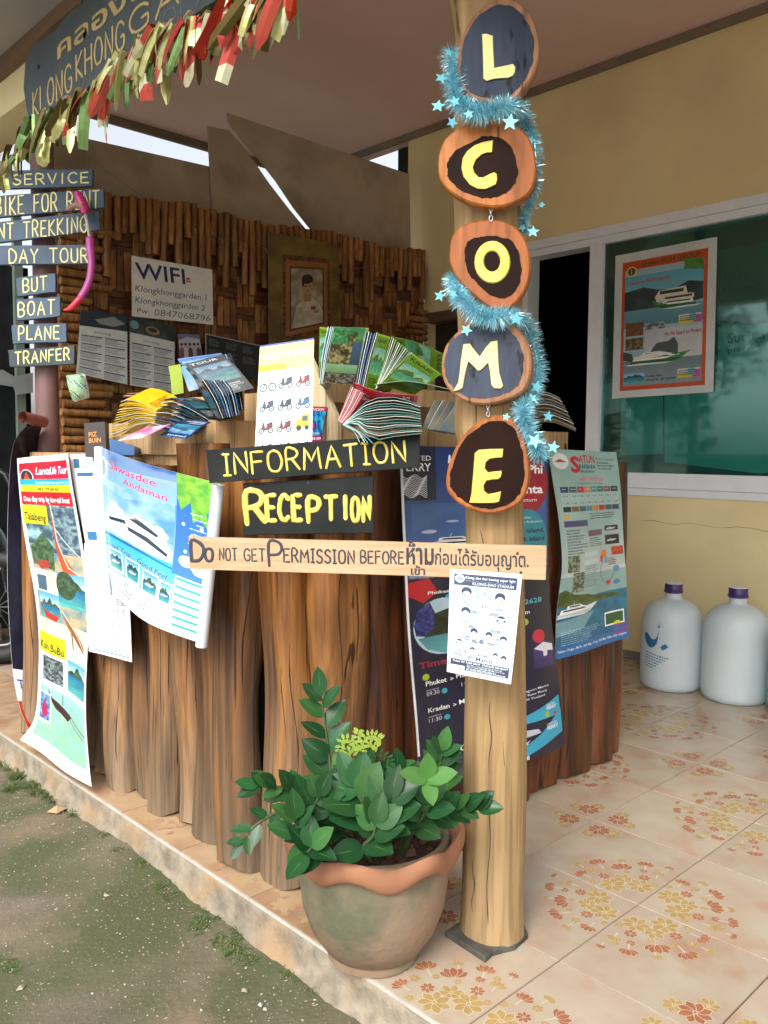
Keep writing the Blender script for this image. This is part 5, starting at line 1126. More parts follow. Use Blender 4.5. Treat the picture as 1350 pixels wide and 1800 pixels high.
MB().prism(outl, Vector((.022, 0, 0)), 0, bevel=.002).build('sign_plate', M_slate, bs)
sx_n = Vector((-1, 0, 0)); mbt = MB(); mbc = MB()
def sgn(mb, text, tlp, blp, rx, fnt=True, bold=0, thick=.003, **k):
    tl = onX(*tlp, XS); b_ = onX(*blp, XS); b_.y = tl.y; yr = rx if isinstance(rx, float) else onX(*rx, XS).y
    tr = Vector((XS, yr, tl.z))
    if fnt: font_text(mb, text, tl + sx_n * .0006, tr + sx_n * .0006, b_ + sx_n * .0006, sx_n, bold=bold)
    else: stroke_text(mb, text, tl + sx_n * .001, tr + sx_n * .001, b_ + sx_n * .001, thick, sx_n, serif=False, flat=.4, **k)
p_ = lambda x, y: (x / 2.7, y / 2.7)
sgn(mbt, 'คลองโข่งการ์เด้น', p_(272, 175), p_(278, 285), 1.28, bold=.02)
sgn(mbt, 'KLONG', p_(157, 438), p_(168, 548), p_(338, 300), False, thick=.0040); sgn(mbt, 'KHONG', p_(362, 262), p_(372, 375), p_(588, 100), False, thick=.0042); sgn(mbt, 'GARDEN', p_(618, 62), p_(632, 168), 1.36, False, thick=.0044)
mbt.build('lettering', M_gold, bs)
sgn(mbc, 'TEE  TAO SALADAN', p_(225, 485), p_(232, 540), p_(610, 210), False, thick=.0012); sgn(mbc, 'KOLANTA', p_(705, 115), p_(712, 185), 1.50, False, thick=.0014)
mbc.build('small_lettering', M_chalk, bs)
c = onX(68, 118, XS); MB().tube([c + sx_n * .0005, c + sx_n * .003], .007, 10).build('bolt', M_nail, bs); c = onX(142, 6, XS); MB().tube([c + sx_n * .0005, c + sx_n * .003], .005, 10).build('bolt', M_chr, bs)
M_fg = pm('gold_foil', (.60, .60, .28), (.46, .45, .14), rough=.32, metal=.5, scale=30, transl=.25); M_fr = pm('red_foil', (.55, .06, .03), (.42, .03, .02), rough=.3, metal=.6, transl=.2)
M_fgr = pm('green_foil', (.16, .26, .08), (.07, .13, .04), rough=.3, metal=.7); M_fo = pm('bronze_foil', (.20, .15, .05), (.12, .09, .035), rough=.3, metal=.8)
m = pm('candy_stripe_foil', (.68, .68, .44), (.60, .60, .38), rough=.35, metal=.35, transl=.25); N = m.node_tree.nodes; L = m.node_tree.links; b = N['Principled BSDF']; src = b.inputs['Base Color'].links[0].from_socket
wv = N.new('ShaderNodeTexWave'); wv.inputs['Scale'].default_value = 6.5; wv.inputs['Distortion'].default_value = 1.2; wv.bands_direction = 'DIAGONAL'; tc = N.new('ShaderNodeTexCoord'); L.new(tc.outputs['Object'], wv.inputs['Vector'])
cr_ = N.new('ShaderNodeMapRange'); cr_.inputs[1].default_value = .55; cr_.inputs[2].default_value = .58; L.new(wv.outputs[0], cr_.inputs[0]); x_ = N.new('ShaderNodeMix'); x_.data_type = 'RGBA'; L.new(cr_.outputs[0], x_.inputs[0]); L.new(src, x_.inputs[6]); x_.inputs[7].default_value = (.50, .05, .04, 1); L.new(x_.outputs[2], b.inputs['Base Color']); M_candy = m
fg = thing('foil_garland', onX(150, 170, -.08), 'shiny red gold and green foil garland strung under the big sign', 'foil garland')
XG = -.085
spine = [onX(x, y, XG) for x, y in [(2, 300), (40, 250), (75, 205), (130, 185), (190, 130), (250, 75), (275, 60), (330, 42), (400, 10), (470, -18), (540, -60)]]
SP = smoothpath(spine, 90)
MB().tube(SP, .0022, 5).build('string', M_fr, fg)
rs = random.Random(11)
def flap(p, L_, Wd, ang, mat, tw):
    """a folded foil strip hanging from p"""
    dn = (Vector((0, 0, -1)) + Vector((0, 1, 0)) * ang + Vector((-.25, 0, 0)) * rs.uniform(-.6, .8)).normalized(); ax = (Vector((0, -1, 0)) * math.cos(tw) + Vector((-1, 0, 0)) * math.sin(tw)); ax = (ax - dn * ax.dot(dn)).normalized(); nn = dn.cross(ax); mb = MB(); K = 6; sharp = rs.random() < .6
    for k in range(K + 1):
        t = k / K; c = p + dn * (L_ * t) + nn * (.007 * math.sin(t * 3 + tw)) ; w_ = Wd * ((1 - .25 * t) if sharp else (1 - .15 * t)) * (.25 if sharp and k == K else 1)
        mb.v += [c - ax * w_ / 2, c + nn * (w_ * .12), c + ax * (w_ / 2)]
    for k in range(K):
        for j in (0, 1): mb.f.append([k * 3 + j, (k + 1) * 3 + j, (k + 1) * 3 + j + 1, k * 3 + j + 1]); mb.m.append(0)
    me_ = mb.build('foil_flap', mat, fg); return me_
for i in range(230):
    k = rs.randrange(0, 89); p = SP[k]; t = k / 89
    mt = rs.choice([M_candy, M_candy, M_candy, M_fg, M_fg, M_fgr, M_fg, M_fr, M_fo] if t > .3 else [M_fg, M_fg, M_fo, M_fgr, M_fo])
    flap(p + Vector((rs.uniform(-.02, .02), rs.uniform(-.02, .02), rs.uniform(-.01, .015))), rs.uniform(.06, .17) * (1.0 if t > .2 else .6), rs.uniform(.016, .040), rs.uniform(-.2, 2.4), mt, rs.uniform(-1.2, 1.2))
for (x, y, l, w_, mt) in ((255, 62, .15, .045, M_candy), (290, 60, .12, .05, M_candy), (335, 45, .13, .06, M_candy), (300, 55, .10, .05, M_fg), (370, 25, .08, .07, M_candy), (385, 50, .12, .04, M_fgr), (228, 110, .12, .04, M_fgr), (190, 140, .10, .06, M_fr), (100, 215, .06, .05, M_fg), (75, 250, .07, .06, M_fg), (40, 262, .09, .05, M_fo), (120, 190, .10, .03, M_fgr)):
    flap(onX(x, y, XG), l, w_, rs.uniform(-.1, .5), mt, rs.uniform(-.5, .5))
# fairy light wire looping across the back boards
fw_ = thing('fairy_light_wire', onY(250, 320, YB - .05), 'thin fairy light wire looped across the cement boards and bamboo', 'wire')
P = smoothpath([onY(x, y, YB - .06) for x, y in [(130, 245), (160, 280), (215, 320), (290, 370), (360, 410), (420, 425), (470, 438), (560, 470), (640, 470), (735, 455), (744, 560), (742, 640)]], 60)
MB().tube(P, .0013, 4).build('wire', pm('wire_grey', (.25, .2, .17), rough=.5), fw_)
for k in range(4, 58, 4): MB().tube([P[k], P[k] + Vector((.006, -.004, -.022))], .0022, 5).build('bulb', M_tins, fw_)
# ================================================================ posters
DK = '16204a'
# --- A: long tail boat poster
c = CV(300, 1500, 'f7fbfb')
c.rect(.06, .03, .97, .975, 'bcd8e0'); c.blotch(.06, .14, .97, .55, '3c5a66', '9cc4cc', 5, 1); c.blotch(.06, .30, .97, .55, 'c8b48c', '6a90a0', 4, 2)
c.rect(.04, .02, .96, .115, 'd02038'); c.ell(.19, .07, .13, .028, 'f4e8e8'); c.ell(.19, .07, .115, .024, '2c3440'); c.poly([(.12, .085), (.2, .05), (.27, .085)], 'e05020'); c.text('Lanta', .36, .062, .024, 'f6f2ff', .25, .03, .25, outline=('1c3c8c', .03)); c.text('Life Tour', .6, .062, .024, 'fff2ff', .34, .03, .25, outline=('1c3c8c', .03))
c.rect(.04, .078, .96, .098, '28b0d0'); c.text('for sea & island tour, speed boat trip', .34, .094, .009, 'ffffff', .6, .01, .2)
c.rect(.04, .098, .96, .122, 'f0e020'); c.text('081 79 60 60', .34, .117, .010, '404030', .4, .02)
c.rect(.04, .122, .96, .165, 'd81c2c'); c.text('One day trip by long-tail boat', .08, .155, .018, 'ffffff', .84, .03)
c.rect(.02, .168, .45, .232, 'f2e61c'); c.text('Talabeng', .05, .218, .026, '181818', .36, .02, 0, .06)
def rocks(u0, v0, u1, v1, s): c.photo(u0, v0, u1, v1, 'hill', s)
c.blotch(.5, .17, .96, .32, '3a5468', '8aa4ac', 8, 5); c.poly([(.5, .17), (.62, .30), (.94, .40), (.88, .45), (.68, .40), (.56, .30)], 'b8432a', 'd0603a'); c.line([(.52, .16), (.60, .28), (.75, .36), (.9, .38)], 6, 'f0e0d0'); c.line([(.58, .24), (.93, .32)], 4, 'dfe6e6')
c.poly([(.08, .31), (.3, .26), (.5, .3), (.5, .38), (.08, .37)], '2c4a34', '587a4c', noise=8); c.poly([(.12, .36), (.35, .35), (.42, .37), (.2, .385)], 'b04030')
c.rect(.06, .385, .96, .46, 'e6dcc4'); c.photo(.52, .33 + .05, .96, .49, 'hill', 4); c.ell(.66, .42, .16, .045, '27402e', '4a6a48', noise=6); c.rect(.08, .40, .3, .46, 'f8fafa'); c.rect(.1, .405, .28, .455, '4a6c7c')
c.photo(.10, .46, .52, .545, 'hill', 9); c.poly([(.15, .52), (.5, .53), (.44, .55), (.22, .545)], 'c83c30'); c.line([(.15, .49), (.17, .525)], 5, 'c83c30'); c.rect(.08, .55, .97, .62, 'e8dcc0')
c.poly([(.55, .51), (.9, .6), (.93, .625), (.78, .6), (.62, .555)], 'b07848', '7a4a30'); c.line([(.55, .505), (.92, .62)], 3, 'f4f0e0'); c.line([(.68, .57), (.7, .63)], 6, '704838')
c.rect(.06, .62, .97, .64, 'd8e8ea'); c.rect(.04, .60, .56, .665, 'f2e61c'); c.text('Koh BuBu', .06, .655, .026, '181818', .46, .02, 0, .03)
c.rect(.06, .667, .97, .78, 'c8dce2'); c.rect(.1, .672, .52, .765, 'f8fafa'); c.rect(.12, .677, .5, .758, '506068'); c.blotch(.12, .677, .5, .758, '30383c', '8c9ca0', 12, 3)
c.rect(.56, .655, .97, .765, 'f8fafa'); c.photo(.58, .66, .96, .76, 'hill', 21)
c.rect(.06, .78, .97, .955, '9cd0cc', '78b4a0'); c.blotch(.06, .83, .97, .955, '8cc4b4', 'a4cca0', 10, 8, .6)
c.poly([(.22, .785), (.3, .81), (.68, .835), (.6, .855), (.35, .84), (.25, .815)], '3c2420'); c.line([(.62, .83), (.96, .862)], 4, '5c4438'); c.line([(.6, .84), (.94, .875)], 3, '5c4438'); c.line([(.48, .815), (.48, .785)], 4, '403030')
c.rect(.05, .80, .27, .90, 'f8fafa'); c.poly([(.07, .806), (.25, .806), (.25, .892), (.07, .892)], '88b8e0', '3060a0', noise=5); c.poly([(.1, .86), (.16, .82), (.22, .87), (.14, .892)], 'b02858')
c.rect(.0, .958, 1, 1, 'eef8f8')
sheet('tour_poster', [onX(x, y, v) for x, y, v in [(30, 806, .022), (45, 900, .022), (58, 1040, .02), (64, 1180, .018), (62, 1260, .005), (38, 1300, -.03)]],
      [onX(x, y, v) for x, y, v in [(126, 797, .022), (137, 900, .02), (146, 1040, .02), (152, 1160, .018), (160, 1290, .012), (164, 1382, -.012)]], c,
      'long boat trip poster with yellow Koh BuBu tag, hanging to the floor', 'poster',
      wave=lambda u, v: .010 * math.sin(6.5 * v + 2 * u) + .006 * math.sin(u * 7 + v * 9), nu=14, nv=50)
# --- B: timetable and price list
c = CV(240, 520, 'f4f8fa'); c.rect(.1, .05, .3, .15, '3c6c94'); c.lines(.34, .05, .9, .16, 6, '506878', seed=3); c.rect(.18, .2, .75, .24, '3c70a0')
for k, (a, b) in enumerate(((.2, .42), (.45, .62), (.65, .85))): c.lines(a, .27, b, .8, 26, '7c8c94', seed=k, al=.7)
c.rect(.2, .84, .7, .93, '3c80b8')
sheet('timetable_sheet', [onX(123, 799, .034), onX(134, 870, .034), onX(150, 960, .034)], [onX(176, 797, .034), onX(178, 880, .034), onX(180, 962, .034)], c, 'narrow white timetable sheet between boat poster and the curled yacht poster', 'timetable sheet', wave=lambda u, v: .002 * math.sin(5 * v), nu=6, nv=10)
c = CV(320, 700, 'f2f6f7'); c.rect(.05, .02, .12, .95, 'dfe6ea')
for blk in range(5):
    v0 = .30 + blk * .13; c.text('Koh Lanta - Phi Phi - Phuket', .14, v0 - .005, .012, '384850', .5)
    for col in ((.14, .45), (.55, .64), (.68, .78), (.82, .92)): c.lines(col[0], v0, col[1], v0 + .105, 7, '707c84', seed=blk, al=.8, ragged=.3)
c.rect(.1, .965, .97, .972, '2c80a8')
sheet('price_list', [onX(148, 955, .030), onX(152, 1060, .028), onX(155, 1145, .020)], [onX(224, 960, .030), onX(226, 1060, .028), onX(233, 1164, .012)], c, 'white price list sheet hanging below the curled yacht poster', 'price list', wave=lambda u, v: .003 * math.sin(4 * v + u * 3), nu=8, nv=14)
# --- C: curled yacht poster
c = CV(900, 1100, '8cc8ec'); c.rect(0, 0, 1, .66, '2c6cc0', 'b4e0f4'); c.blotch(0, 0, 1, .10, '7c9cc8', '3c60a8', 3, 2)
c.poly([(0, .06), (.2, .10), (.75, .06), (.75, .2), (.3, .28), (0, .24)], 'a8cce8', al=.7); c.ell(.04, .13, .06, .075, 'c8d8e8'); c.ell(.04, .13, .045, .055, '7c90b8'); c.blotch(.1, .2, .74, .45, 'c8ecfa', '4c98d8', 3, 9, .55)
for (x, y, r) in ((.18, .36, .06), (.25, .38, .05), (.12, .40, .04), (.62, .40, .05), (.66, .42, .04)): c.ell(x, y, r, r * .6, 'f2fafe', al=.85)
c.text('Sawasdee', .14, .115, .050, 'c8407c', .46, .012, .15, .035, outline=('fceef6', .012)); c.text('Andaman', .30, .185, .042, 'c8407c', .38, .012, .15, .035, outline=('fceef6', .012))
def P2(pts): return [(x, y) for x, y in pts]
c.poly(P2([(.0, .47), (.10, .42), (.3, .39), (.42, .35), (.55, .375), (.66, .43), (.74, .50), (.74, .56), (.62, .57), (.25, .545), (.0, .53)]), 'f2f6f8')
c.poly(P2([(.10, .445), (.30, .42), (.31, .445), (.12, .465)]), '2c3c50'); c.poly(P2([(.34, .40), (.42, .375), (.52, .40), (.62, .43), (.60, .445), (.45, .42)]), '2c3c50'); c.poly(P2([(.32, .455), (.52, .47), (.70, .52), (.70, .54), (.5, .50), (.33, .48)]), '2c4058')
for k in range(5): c.poly([(.12 + .035 * k, .462 - .004 * k), (.14 + .035 * k, .460 - .004 * k), (.145 + .035 * k, .475 - .004 * k), (.125 + .035 * k, .477 - .004 * k)], 'e8f0f4')
c.line([(.0, .50), (.3, .50), (.72, .56)], 5, '8090a4'); c.line([(.46, .36), (.46, .33)], 4, 'f0f4f6'); c.line([(.40, .358), (.5, .36)], 3, '405064'); c.line([(.34, .40), (.60, .35)], 2, 'dce6ec')
c.rect(0, .57, .80, .80, '3cc0dc', 'a4e4ec'); c.poly([(0, .555), (.3, .565), (.75, .59), (.75, .60), (.3, .585), (0, .575)], '2878b0'); c.text('Good Trip... Good Feel...', .02, .645, .036, '1c4c94', .74, .012, .25, .06, outline=('d8f4fa', .014))
for k, x0 in enumerate((.06, .27, .48, .66)):
    w_ = .17 if k < 3 else .11; y0 = .655 + k * .012; c.rect(x0, y0, x0 + w_, y0 + .15, 'f4f8f8'); c.photo(x0 + .012, y0 + .012, x0 + w_ - .012, y0 + .135, 'hill', 31 + k); c.boat(x0 + w_ * .5, y0 + .09, w_ * .6, asp=.8)
c.rect(0, .82, .78, 1, 'e4ecf0'); c.lines(.04, .85, .42, .95, 7, '606c78', seed=6, al=.8); c.text('KRABI PHI PHI LANTA', .48, .90, .014, '803878', .26, .01, .1, .08, outline=('ffffff', .02)); c.text('LIPE KOH NGAI', .44, .93, .014, '803878', .28, .01, .1, .08)
c.rect(.75, 0, 1, .62, '2c64b8', '4c8cd0'); c.poly([(.75, 0), (1, 0), (1, .16), (.94, .2), (.97, .3), (.90, .24), (.86, .28), (.84, .16), (.78, .22), (.75, .14)], '90c848', '5ca848', noise=7)
for (x, y) in ((.80, .30), (.86, .36), (.92, .30), (.83, .46), (.95, .42)): c.ell(x, y, .012, .012, 'd8e8c0'); 
for k in range(12): c.lines(.84 + .02 * (k % 3), .22 + .03 * k, .96, .235 + .03 * k, 1, 'f4f8fa', seed=k)
for (x, y) in ((.84, .52), (.90, .50), (.94, .55)): c.ell(x, y, .05, .035, 'f2fafe', al=.9)
c.rect(.78, .62, 1, 1, 'f2f8fa')
for k in range(7): c.rect(.79, .63 + k * .05, .98, .645 + k * .05, '34b8b8'); c.lines(.80, .65 + k * .05, .97, .675 + k * .05, 2, '8098a4', seed=k)
sheet('yacht_poster', [onX(x, y, v) for x, y, v in [(176, 785, -.005), (180, 870, -.01), (184, 960, -.015), (188, 1044, -.02)]],
      [onX(x, y, v) for x, y, v in [(384, 850, -.05), (379, 930, -.055), (369, 1030, -.06), (354, 1133, -.06)]], c,
      'glossy yacht poster lettered Sawasdee Andaman, curling at both sides on the counter front', 'poster',
      wave=lambda u, v: .020 * math.sin(PI * u) + .012 * math.sin(u * 6 + v * 4) * v + .022 * math.sin(PI * u * 1.1) * (1 - v) * .4, nu=36, nv=34, rough=.18)
M_pw = pm('poster_roll_white', (.74, .77, .80), (.66, .70, .74), rough=.4, scale=4)
yp = bpy.data.objects['yacht_poster']
def roll(a, b, r, mat=M_pw): 
    mb = MB(); P = [a.lerp(b, k / 6) for k in range(7)]; mb.tube(P, r, 18, 0, cap=False); mb.tube([p for p in P], r * .82, 18, 0, cap=False); return mb.build('rolled_edge', mat, yp, smooth=True)
roll(onX(174, 786, -.012), onX(186, 1046, -.03), .0145); roll(onX(384, 852, -.065), onX(354, 1136, -.075), .0145)
# --- dark back poster seen edge on at far left, and red roll
c = CV(200, 900, '0c1024'); c.blotch(0, 0, 1, .8, '0c1024', '1c1c34', 4, 1); c.rect(0, .80, 1, .90, 'e8ecf4'); c.text('Tra', .1, .86, .03, '2040a0', .6); c.rect(0, .90, 1, 1, 'c83020')
sheet('dark_poster', [onX(x, y, .05) for x, y in [(46, 750), (20, 800), (13, 1000), (22, 1172), (34, 1240), (50, 1280)]], [onX(x, y, .16) for x, y in [(75, 745), (66, 800), (70, 1000), (74, 1172), (84, 1250), (95, 1290)]], c, 'dark navy poster seen almost edge on at the far left end of the counter', 'poster', nu=6, nv=20)
rr_ = thing('red_tube', onX(48, 735, .05), 'dusty red cardboard tube poking out left of the pillar foot', 'tube')
a_, b_ = onX(40, 733, .05), onX(78, 742, .15); mb = MB(); mb.tube([a_, b_], .021, 18, 0, cap=False); mb.tube([a_, b_], .017, 18, 0, cap=False); mb.build('tube_body', pm('red_card', (.28, .08, .06), (.2, .06, .05), rough=.6), rr_, smooth=True)
# --- D: ferry poster
c = CV(720, 1440, '171b3c'); c.rect(0, 0, .985, .42, '1c3474', '3c70b8'); c.blotch(.05, .18, .97, .36, '3468b0', '5c90c8', 4, 3, .35); c.rect(0, .36, .98, .42, '6c84a0', '384868'); c.blotch(0, .37, .98, .42, '98a8bc', '34486c', 30, 4, .9)
c.rect(0, .0, .2, .17, '14183a'); c.text('UNITED', .0, .045, .016, 'ffffff', .17); c.text('FERRY', .0, .078, .026, 'ffffff', .17, .02)
for k in range(14):
    c.line([(.01 + .012 * q, .095 + k * .0046 + .006 * math.sin(q * .9 + k * .35)) for q in range(12)], 3, 'f4f4f4')
c.text('High Speed', .28, .052, .026, 'ffffff', .44, .025, .1); c.text('Transfer', .28, .093, .026, 'ffffff', .32, .025, .1)
c.boat(.36, .325, .52, asp=.55, flip=1); c.ell(.15, .27, .05, .006, 'd8e4f0', al=.8); c.ell(.3, .24, .04, .004, 'd8e4f0', al=.7)
c.ell(.80, .12, .19, .115, 'a01c30'); c.text('Phi Phi', .70, .085, .030, 'ffffff', .25, .03); c.text('Lanta', .73, .155, .030, 'ffffff', .22, .03); c.text('& return', .74, .185, .014, 'ffffff', .16, .0, .2)
c.ell(.82, .32, .165, .11, '2890a8'); c.text('and other', .74, .245, .010, 'e8f8fa', .12, 0, .2); c.text('tourist destinations', .74, .26, .009, 'e8f8fa', .20, 0, .2)
for k, t_ in enumerate(('Ngai island,', 'Mook island', 'and Kradan', 'island')): c.text(t_, .70, .295 + k * .03, .017, '0c1c34', (.26, .26, .25, .13)[k], .02)
c.poly([(.0, .43), (.14, .42), (.2, .47), (.1, .5), (.0, .47)], 'c02030'); c.text('Phuket', .13, .475, .011, 'ffffff', .14, .02); c.text('PHI PHI - LANTA - KRADAN ROUTE', .66, .462, .008, 'e0e0f0', .31, .01)
for (x, y, r, q) in ((.26, .49, .018, '38b0c8'), (.24, .52, .008, 'd03050'), (.30, .52, .010, 'd03050'), (.78, .62, .024, 'a8cc38'), (.87, .68, .05, 'd02848'), (.93, .99, 0.0, 'ffffff'), (.085, .745, .022, 'a8cc38')): c.ell(x, y, r, r * .52, q)
c.line([(.10, .53), (.16, .53)], 2, 'ffffff'); c.line([(.13, .515), (.13, .545)], 2, 'ffffff')
c.ell(.22, .585, .19, .095, 'b8d4e4'); c.poly([(.035, .57), (.06, .525), (.14, .50), (.20, .57), (.18, .62), (.045, .605)], '1c2458', '40489c', noise=9); c.poly([(.17, .54), (.28, .525), (.405, .585), (.39, .61), (.08, .62), (.16, .585)], '1c241c', '38442c', noise=7); c.poly([(.055, .615), (.385, .61), (.34, .645), (.22, .678), (.11, .655)], '4c90a0', '68b4b4')
c.poly([(.80, .80), (.82, .72), (.90, .70), (.98, .715), (.98, .80)], '4c3c8c', '2c2464'); c.poly([(.82, .725), (.9, .705), (.98, .72), (.98, .745), (.93, .74), (.92, .76), (.89, .76), (.89, .74)], 'e8e8f4')
c.text('+66 936132628', .50, .56, .018, '5cc8dc', .42, .01, 0, -.04); c.text('www.ferry.com', .50, .595, .014, 'f4f4fa', .32, .02, 0, -.03)
c.lines(.60, .64, .72, .70, 4, 'd8d8f0', seed=3); c.text('Kradan', .56, .76, .015, 'f4f4fa', .16, .02, 0, -.03); c.text('Phuket', .56, .835, .015, 'f4f4fa', .16, .02, 0, -.03)
for k, t_ in enumerate(('22/22 The Lagoon Marina', 'Moo 2 T. Koh Kaew Muang', 'Phuket 83000 Thailand')): c.text(t_, .56, .885 + .016 * k, .009, 'f0f0fa', .34 - .02 * k, .01, 0, -.05)
c.text('Timetable', .05, .715, .022, 'b01c38', .33, .02, 0, -.02)
def row(y, a, b, t1, t2):
    c.text(a, .08, y, .016, 'ffffff', .13, .02); c.text('>', .23, y, .014, 'ffffff', .02, .02); c.text(b, .265, y - .005, .016, 'ffffff', .12, .02); c.text('>', .405, y - .008, .014, 'ffffff', .02, .02)
    c.text(t1, .08, y + .034, .014, 'e8e8f4', .08, .0); c.text(t2, .29, y + .026, .014, 'e8e8f4', .08, .0); c.ell(.19, y + .029, .018, .009, '38b0c8'); c.ell(.395, y + .02, .018, .009, '38b0c8'); c.lines(.08, y + .014, .2, y + .02, 1, 'e0e0f0')
row(.775, 'Phuket', 'Phi Phi', '09:30', '11:00'); row(.865, 'Kradan', 'Mook', '11:30', '13:35')
c.poly([(.6, .985), (.8, .955), (.98, .925), (.98, 1), (.6, 1)], '38b0d8'); c.text('UNITED', .86, .955, .009, 'ffffff', .08); c.text('FERRY', .86, .968, .012, 'ffffff', .09, .03); c.rect(0, 0, .012, 1, 'f2f4f8')
c2 = CV(720, 1640); c2.a[:1440] = c.a; c2.a[1440:] = np.array(H('171b3c'))
c = c2; c.poly([(.1, 1), (.1, .93), (.3, .88), (.6, .87), (.6, 1)], '1c2024', '4c5450', noise=14, seed=4); c.text('Contact', .24, .90, .022, 'f4f6fa', .26, .0, .3, -.05); c.poly([(.45, 1), (.5, .95), (.7, .94), (.7, 1)], 'd8e0ea')
c.poly([(.60, .97), (.8, .925), (.985, .86), (.985, .945), (.6, 1)], '38b0d8'); c.poly([(.6, .955), (.72, .935), (.62, .975)], 'f4f6fa'); c.text('UNITED', .85, .905, .008, 'ffffff', .09); c.text('FERRY', .85, .92, .012, 'ffffff', .1, .03); c.poly([(.66, .925), (.7, .90), (.78, .905), (.8, .92)], 'd0d8ec')
c.ell(.86, .865, .02, .010, 'a8cc38'); c.ell(.93, .87, .014, .007, 'd02848')
YD = 1.505
sheet('ferry_poster', [onY(x, y, YD) for x, y in [(702, 783), (704, 900), (711, 1020), (722, 1180), (733, 1345), (738, 1400)]],
      [onY(x, y, YD) for x, y in [(962, 790), (961, 900), (965, 1010), (975, 1130), (988, 1250), (994, 1310)]], c,
      'tall navy ferry poster with Timetable heading, wrapped behind the post', 'poster',
      wave=lambda u, v: .008 * math.sin(PI * u) + .004 * math.sin(u * 14 + v * 3) + .004 * math.sin(v * 9), nu=26, nv=40, rough=.25)
# --- E: speed boat poster
c = CV(480, 1120, '8fb4b0'); c.rect(0, 0, 1, .3, '8cb0ac', '9cbcb8'); c.rect(0, .3, 1, .62, '94b8bc', 'c8ccd0'); c.blotch(0, 0, 1, .6, '90b4b0', 'a8c4bc', 3, 4, .4)
c.ell(.13, .055, .10, .038, 'e8ecec'); c.poly([(.05, .06), (.12, .045), (.21, .06)], 'c02030'); c.text('S', .25, .105, .075, 'c01828', .14, .04); c.text('ATUN', .38, .058, .036, 'c01828', .27, .03); c.text('PAKBARA', .38, .088, .020, '183060', .27, .03); c.text('SPEED BOAT', .38, .108, .011, '202830', .26, .03); c.text('Marine Transport', .68, .045, .014, '304048', .28); c.lines(.68, .055, .96, .10, 3, '405058')
c.text('NEW TIMETABLE', .35, .148, .016, 'e07080', .40, .03); c.text('Time table boat Phuket to Lipe and Hatyai', .30, .165, .008, '203038', .44)
cols = ['24406c', '285c5c', 'b81c30', 'd88030', '4c8ca0', '306878', '7c5848', '1c2838']
for k, q in enumerate(cols):
    x0 = .07 + k * .112; c.rect(x0, .178, x0 + .1, .205, q); c.rect(x0, .275, x0 + .1, .30, cols[-k - 1]); c.lines(x0 + .02, .188, x0 + .09, .196, 1, 'e8ecf0', seed=k); c.rect(x0, .208, x0 + .1, .272, 'a8c4c4'); c.text('9.30', x0 + .02, .228, .009, '182028', .06); c.text('1.30', x0 + .02, .262, .009, '182028', .06)
c.rect(.06, .318, .13, .334, 'e0b020'); c.rect(.06, .345, .4, .375, '4c4878'); c.rect(.4, .40, .65, .43, '6c5870'); c.lines(.08, .39, .38, .52, 9, '405860', seed=2); c.lines(.42, .44, .64, .49, 5, '405860', seed=5); c.lines(.45, .315, .94, .35, 3, '304850', seed=7)
for (a, b, d, e, s_) in ((.70, .385, .92, .41, 41), (.70, .435, .93, .485, 42), (.80, .50, .98, .545, 43)): c.rect(a, b, d, e, '1c2430'); c.boat((a + d) / 2, (b + e) / 2 + .005, .16, asp=.5)
c.rect(.80, .50, .98, .545, 'a82c20'); c.blotch(.80, .50, .98, .545, 'a82c20', 'd86040', 8, 3)
for (a, b, d, e, s_) in ((.08, .52, .24, .60, 44), (.16, .605, .32, .70, 45)): c.rect(a, b, d, e, '5c6c54'); c.blotch(a, b, d, e, '3c4c3c', '94a08c', 7, s_)
c.rect(.32, .51, .56, .53, 'c0d0d4'); c.rect(.32, .55, .56, .57, 'c0d0d4'); c.lines(.33, .58, .58, .69, 10, '5c7c84', seed=9)
c.ell(.66, .53, .05, .02, 'e08030'); c.ell(.62, .555, .03, .02, 'd05840'); c.ell(.70, .565, .03, .02, '68a0d0'); c.line([(.64, .57), (.60, .60), (.60, .64), (.66, .68)], 4, '2c6480'); c.line([(.72, .685), (.80, .66), (.84, .62)], 4, '2c6480'); c.ell(.86, .62, .05, .018, '5c90c0'); c.ell(.73, .685, .04, .012, 'd03048'); c.ell(.86, .69, .05, .012, '4c80c0'); c.lines(.74, .56, .88, .60, 4, '803040')
c.rect(0, .73, 1, 1, '2c7898', '1c5c88'); c.blotch(0, .74, 1, .9, '2c84a0', '1c6080', 6, 6, .8); c.poly([(0, .76), (0, .69), (.08, .68), (.2, .71), (.4, .72), (.5, .735), (.9, .745), (.9, .76), (.5, .77)], '34481c', '5c7040', noise=6); c.boat(.28, .80, .55, asp=.75)
c.poly([(0, .83), (.5, .81), (.35, .88), (0, .90)], 'c8d8dc', al=.5); c.lines(.06, .88, .62, .95, 7, 'dce8ec', seed=8, al=.6); c.rect(.68, .84, .96, .91, 'f0f4f4'); c.rect(.695, .848, .945, .902, '285c38'); c.ell(.86, .905, .05, .012, 'd8d830')
c.rect(0, .945, 1, 1, '2868a8'); c.blotch(.8, .91, 1, .97, '2868a8', 'a03890', 3, 8, .9); c.text('Pakbara - Phuket - Phi Phi - Koh Ngai - Trang - Koh Muk - Adam - Lipe - Langkawi', .02, .975, .013, 'eef4f8', .95, .015)
sheet('speed_boat_poster', [onY(x, y, 1.51) for x, y in [(963, 789), (970, 850), (982, 930), (989, 1000), (982, 1080), (978, 1160)]],
      [onY(x, y, 1.51) for x, y in [(1081, 795), (1088, 850), (1097, 930), (1105, 1020), (1103, 1080), (1105, 1120)]], c,
      'pale green speed boat poster headed SATUN PAKBARA on the right end of the counter', 'poster',
      wave=lambda u, v: .007 * math.sin(6 * v + u) + .006 * math.sin(u * 6), nu=16, nv=34, rough=.35)
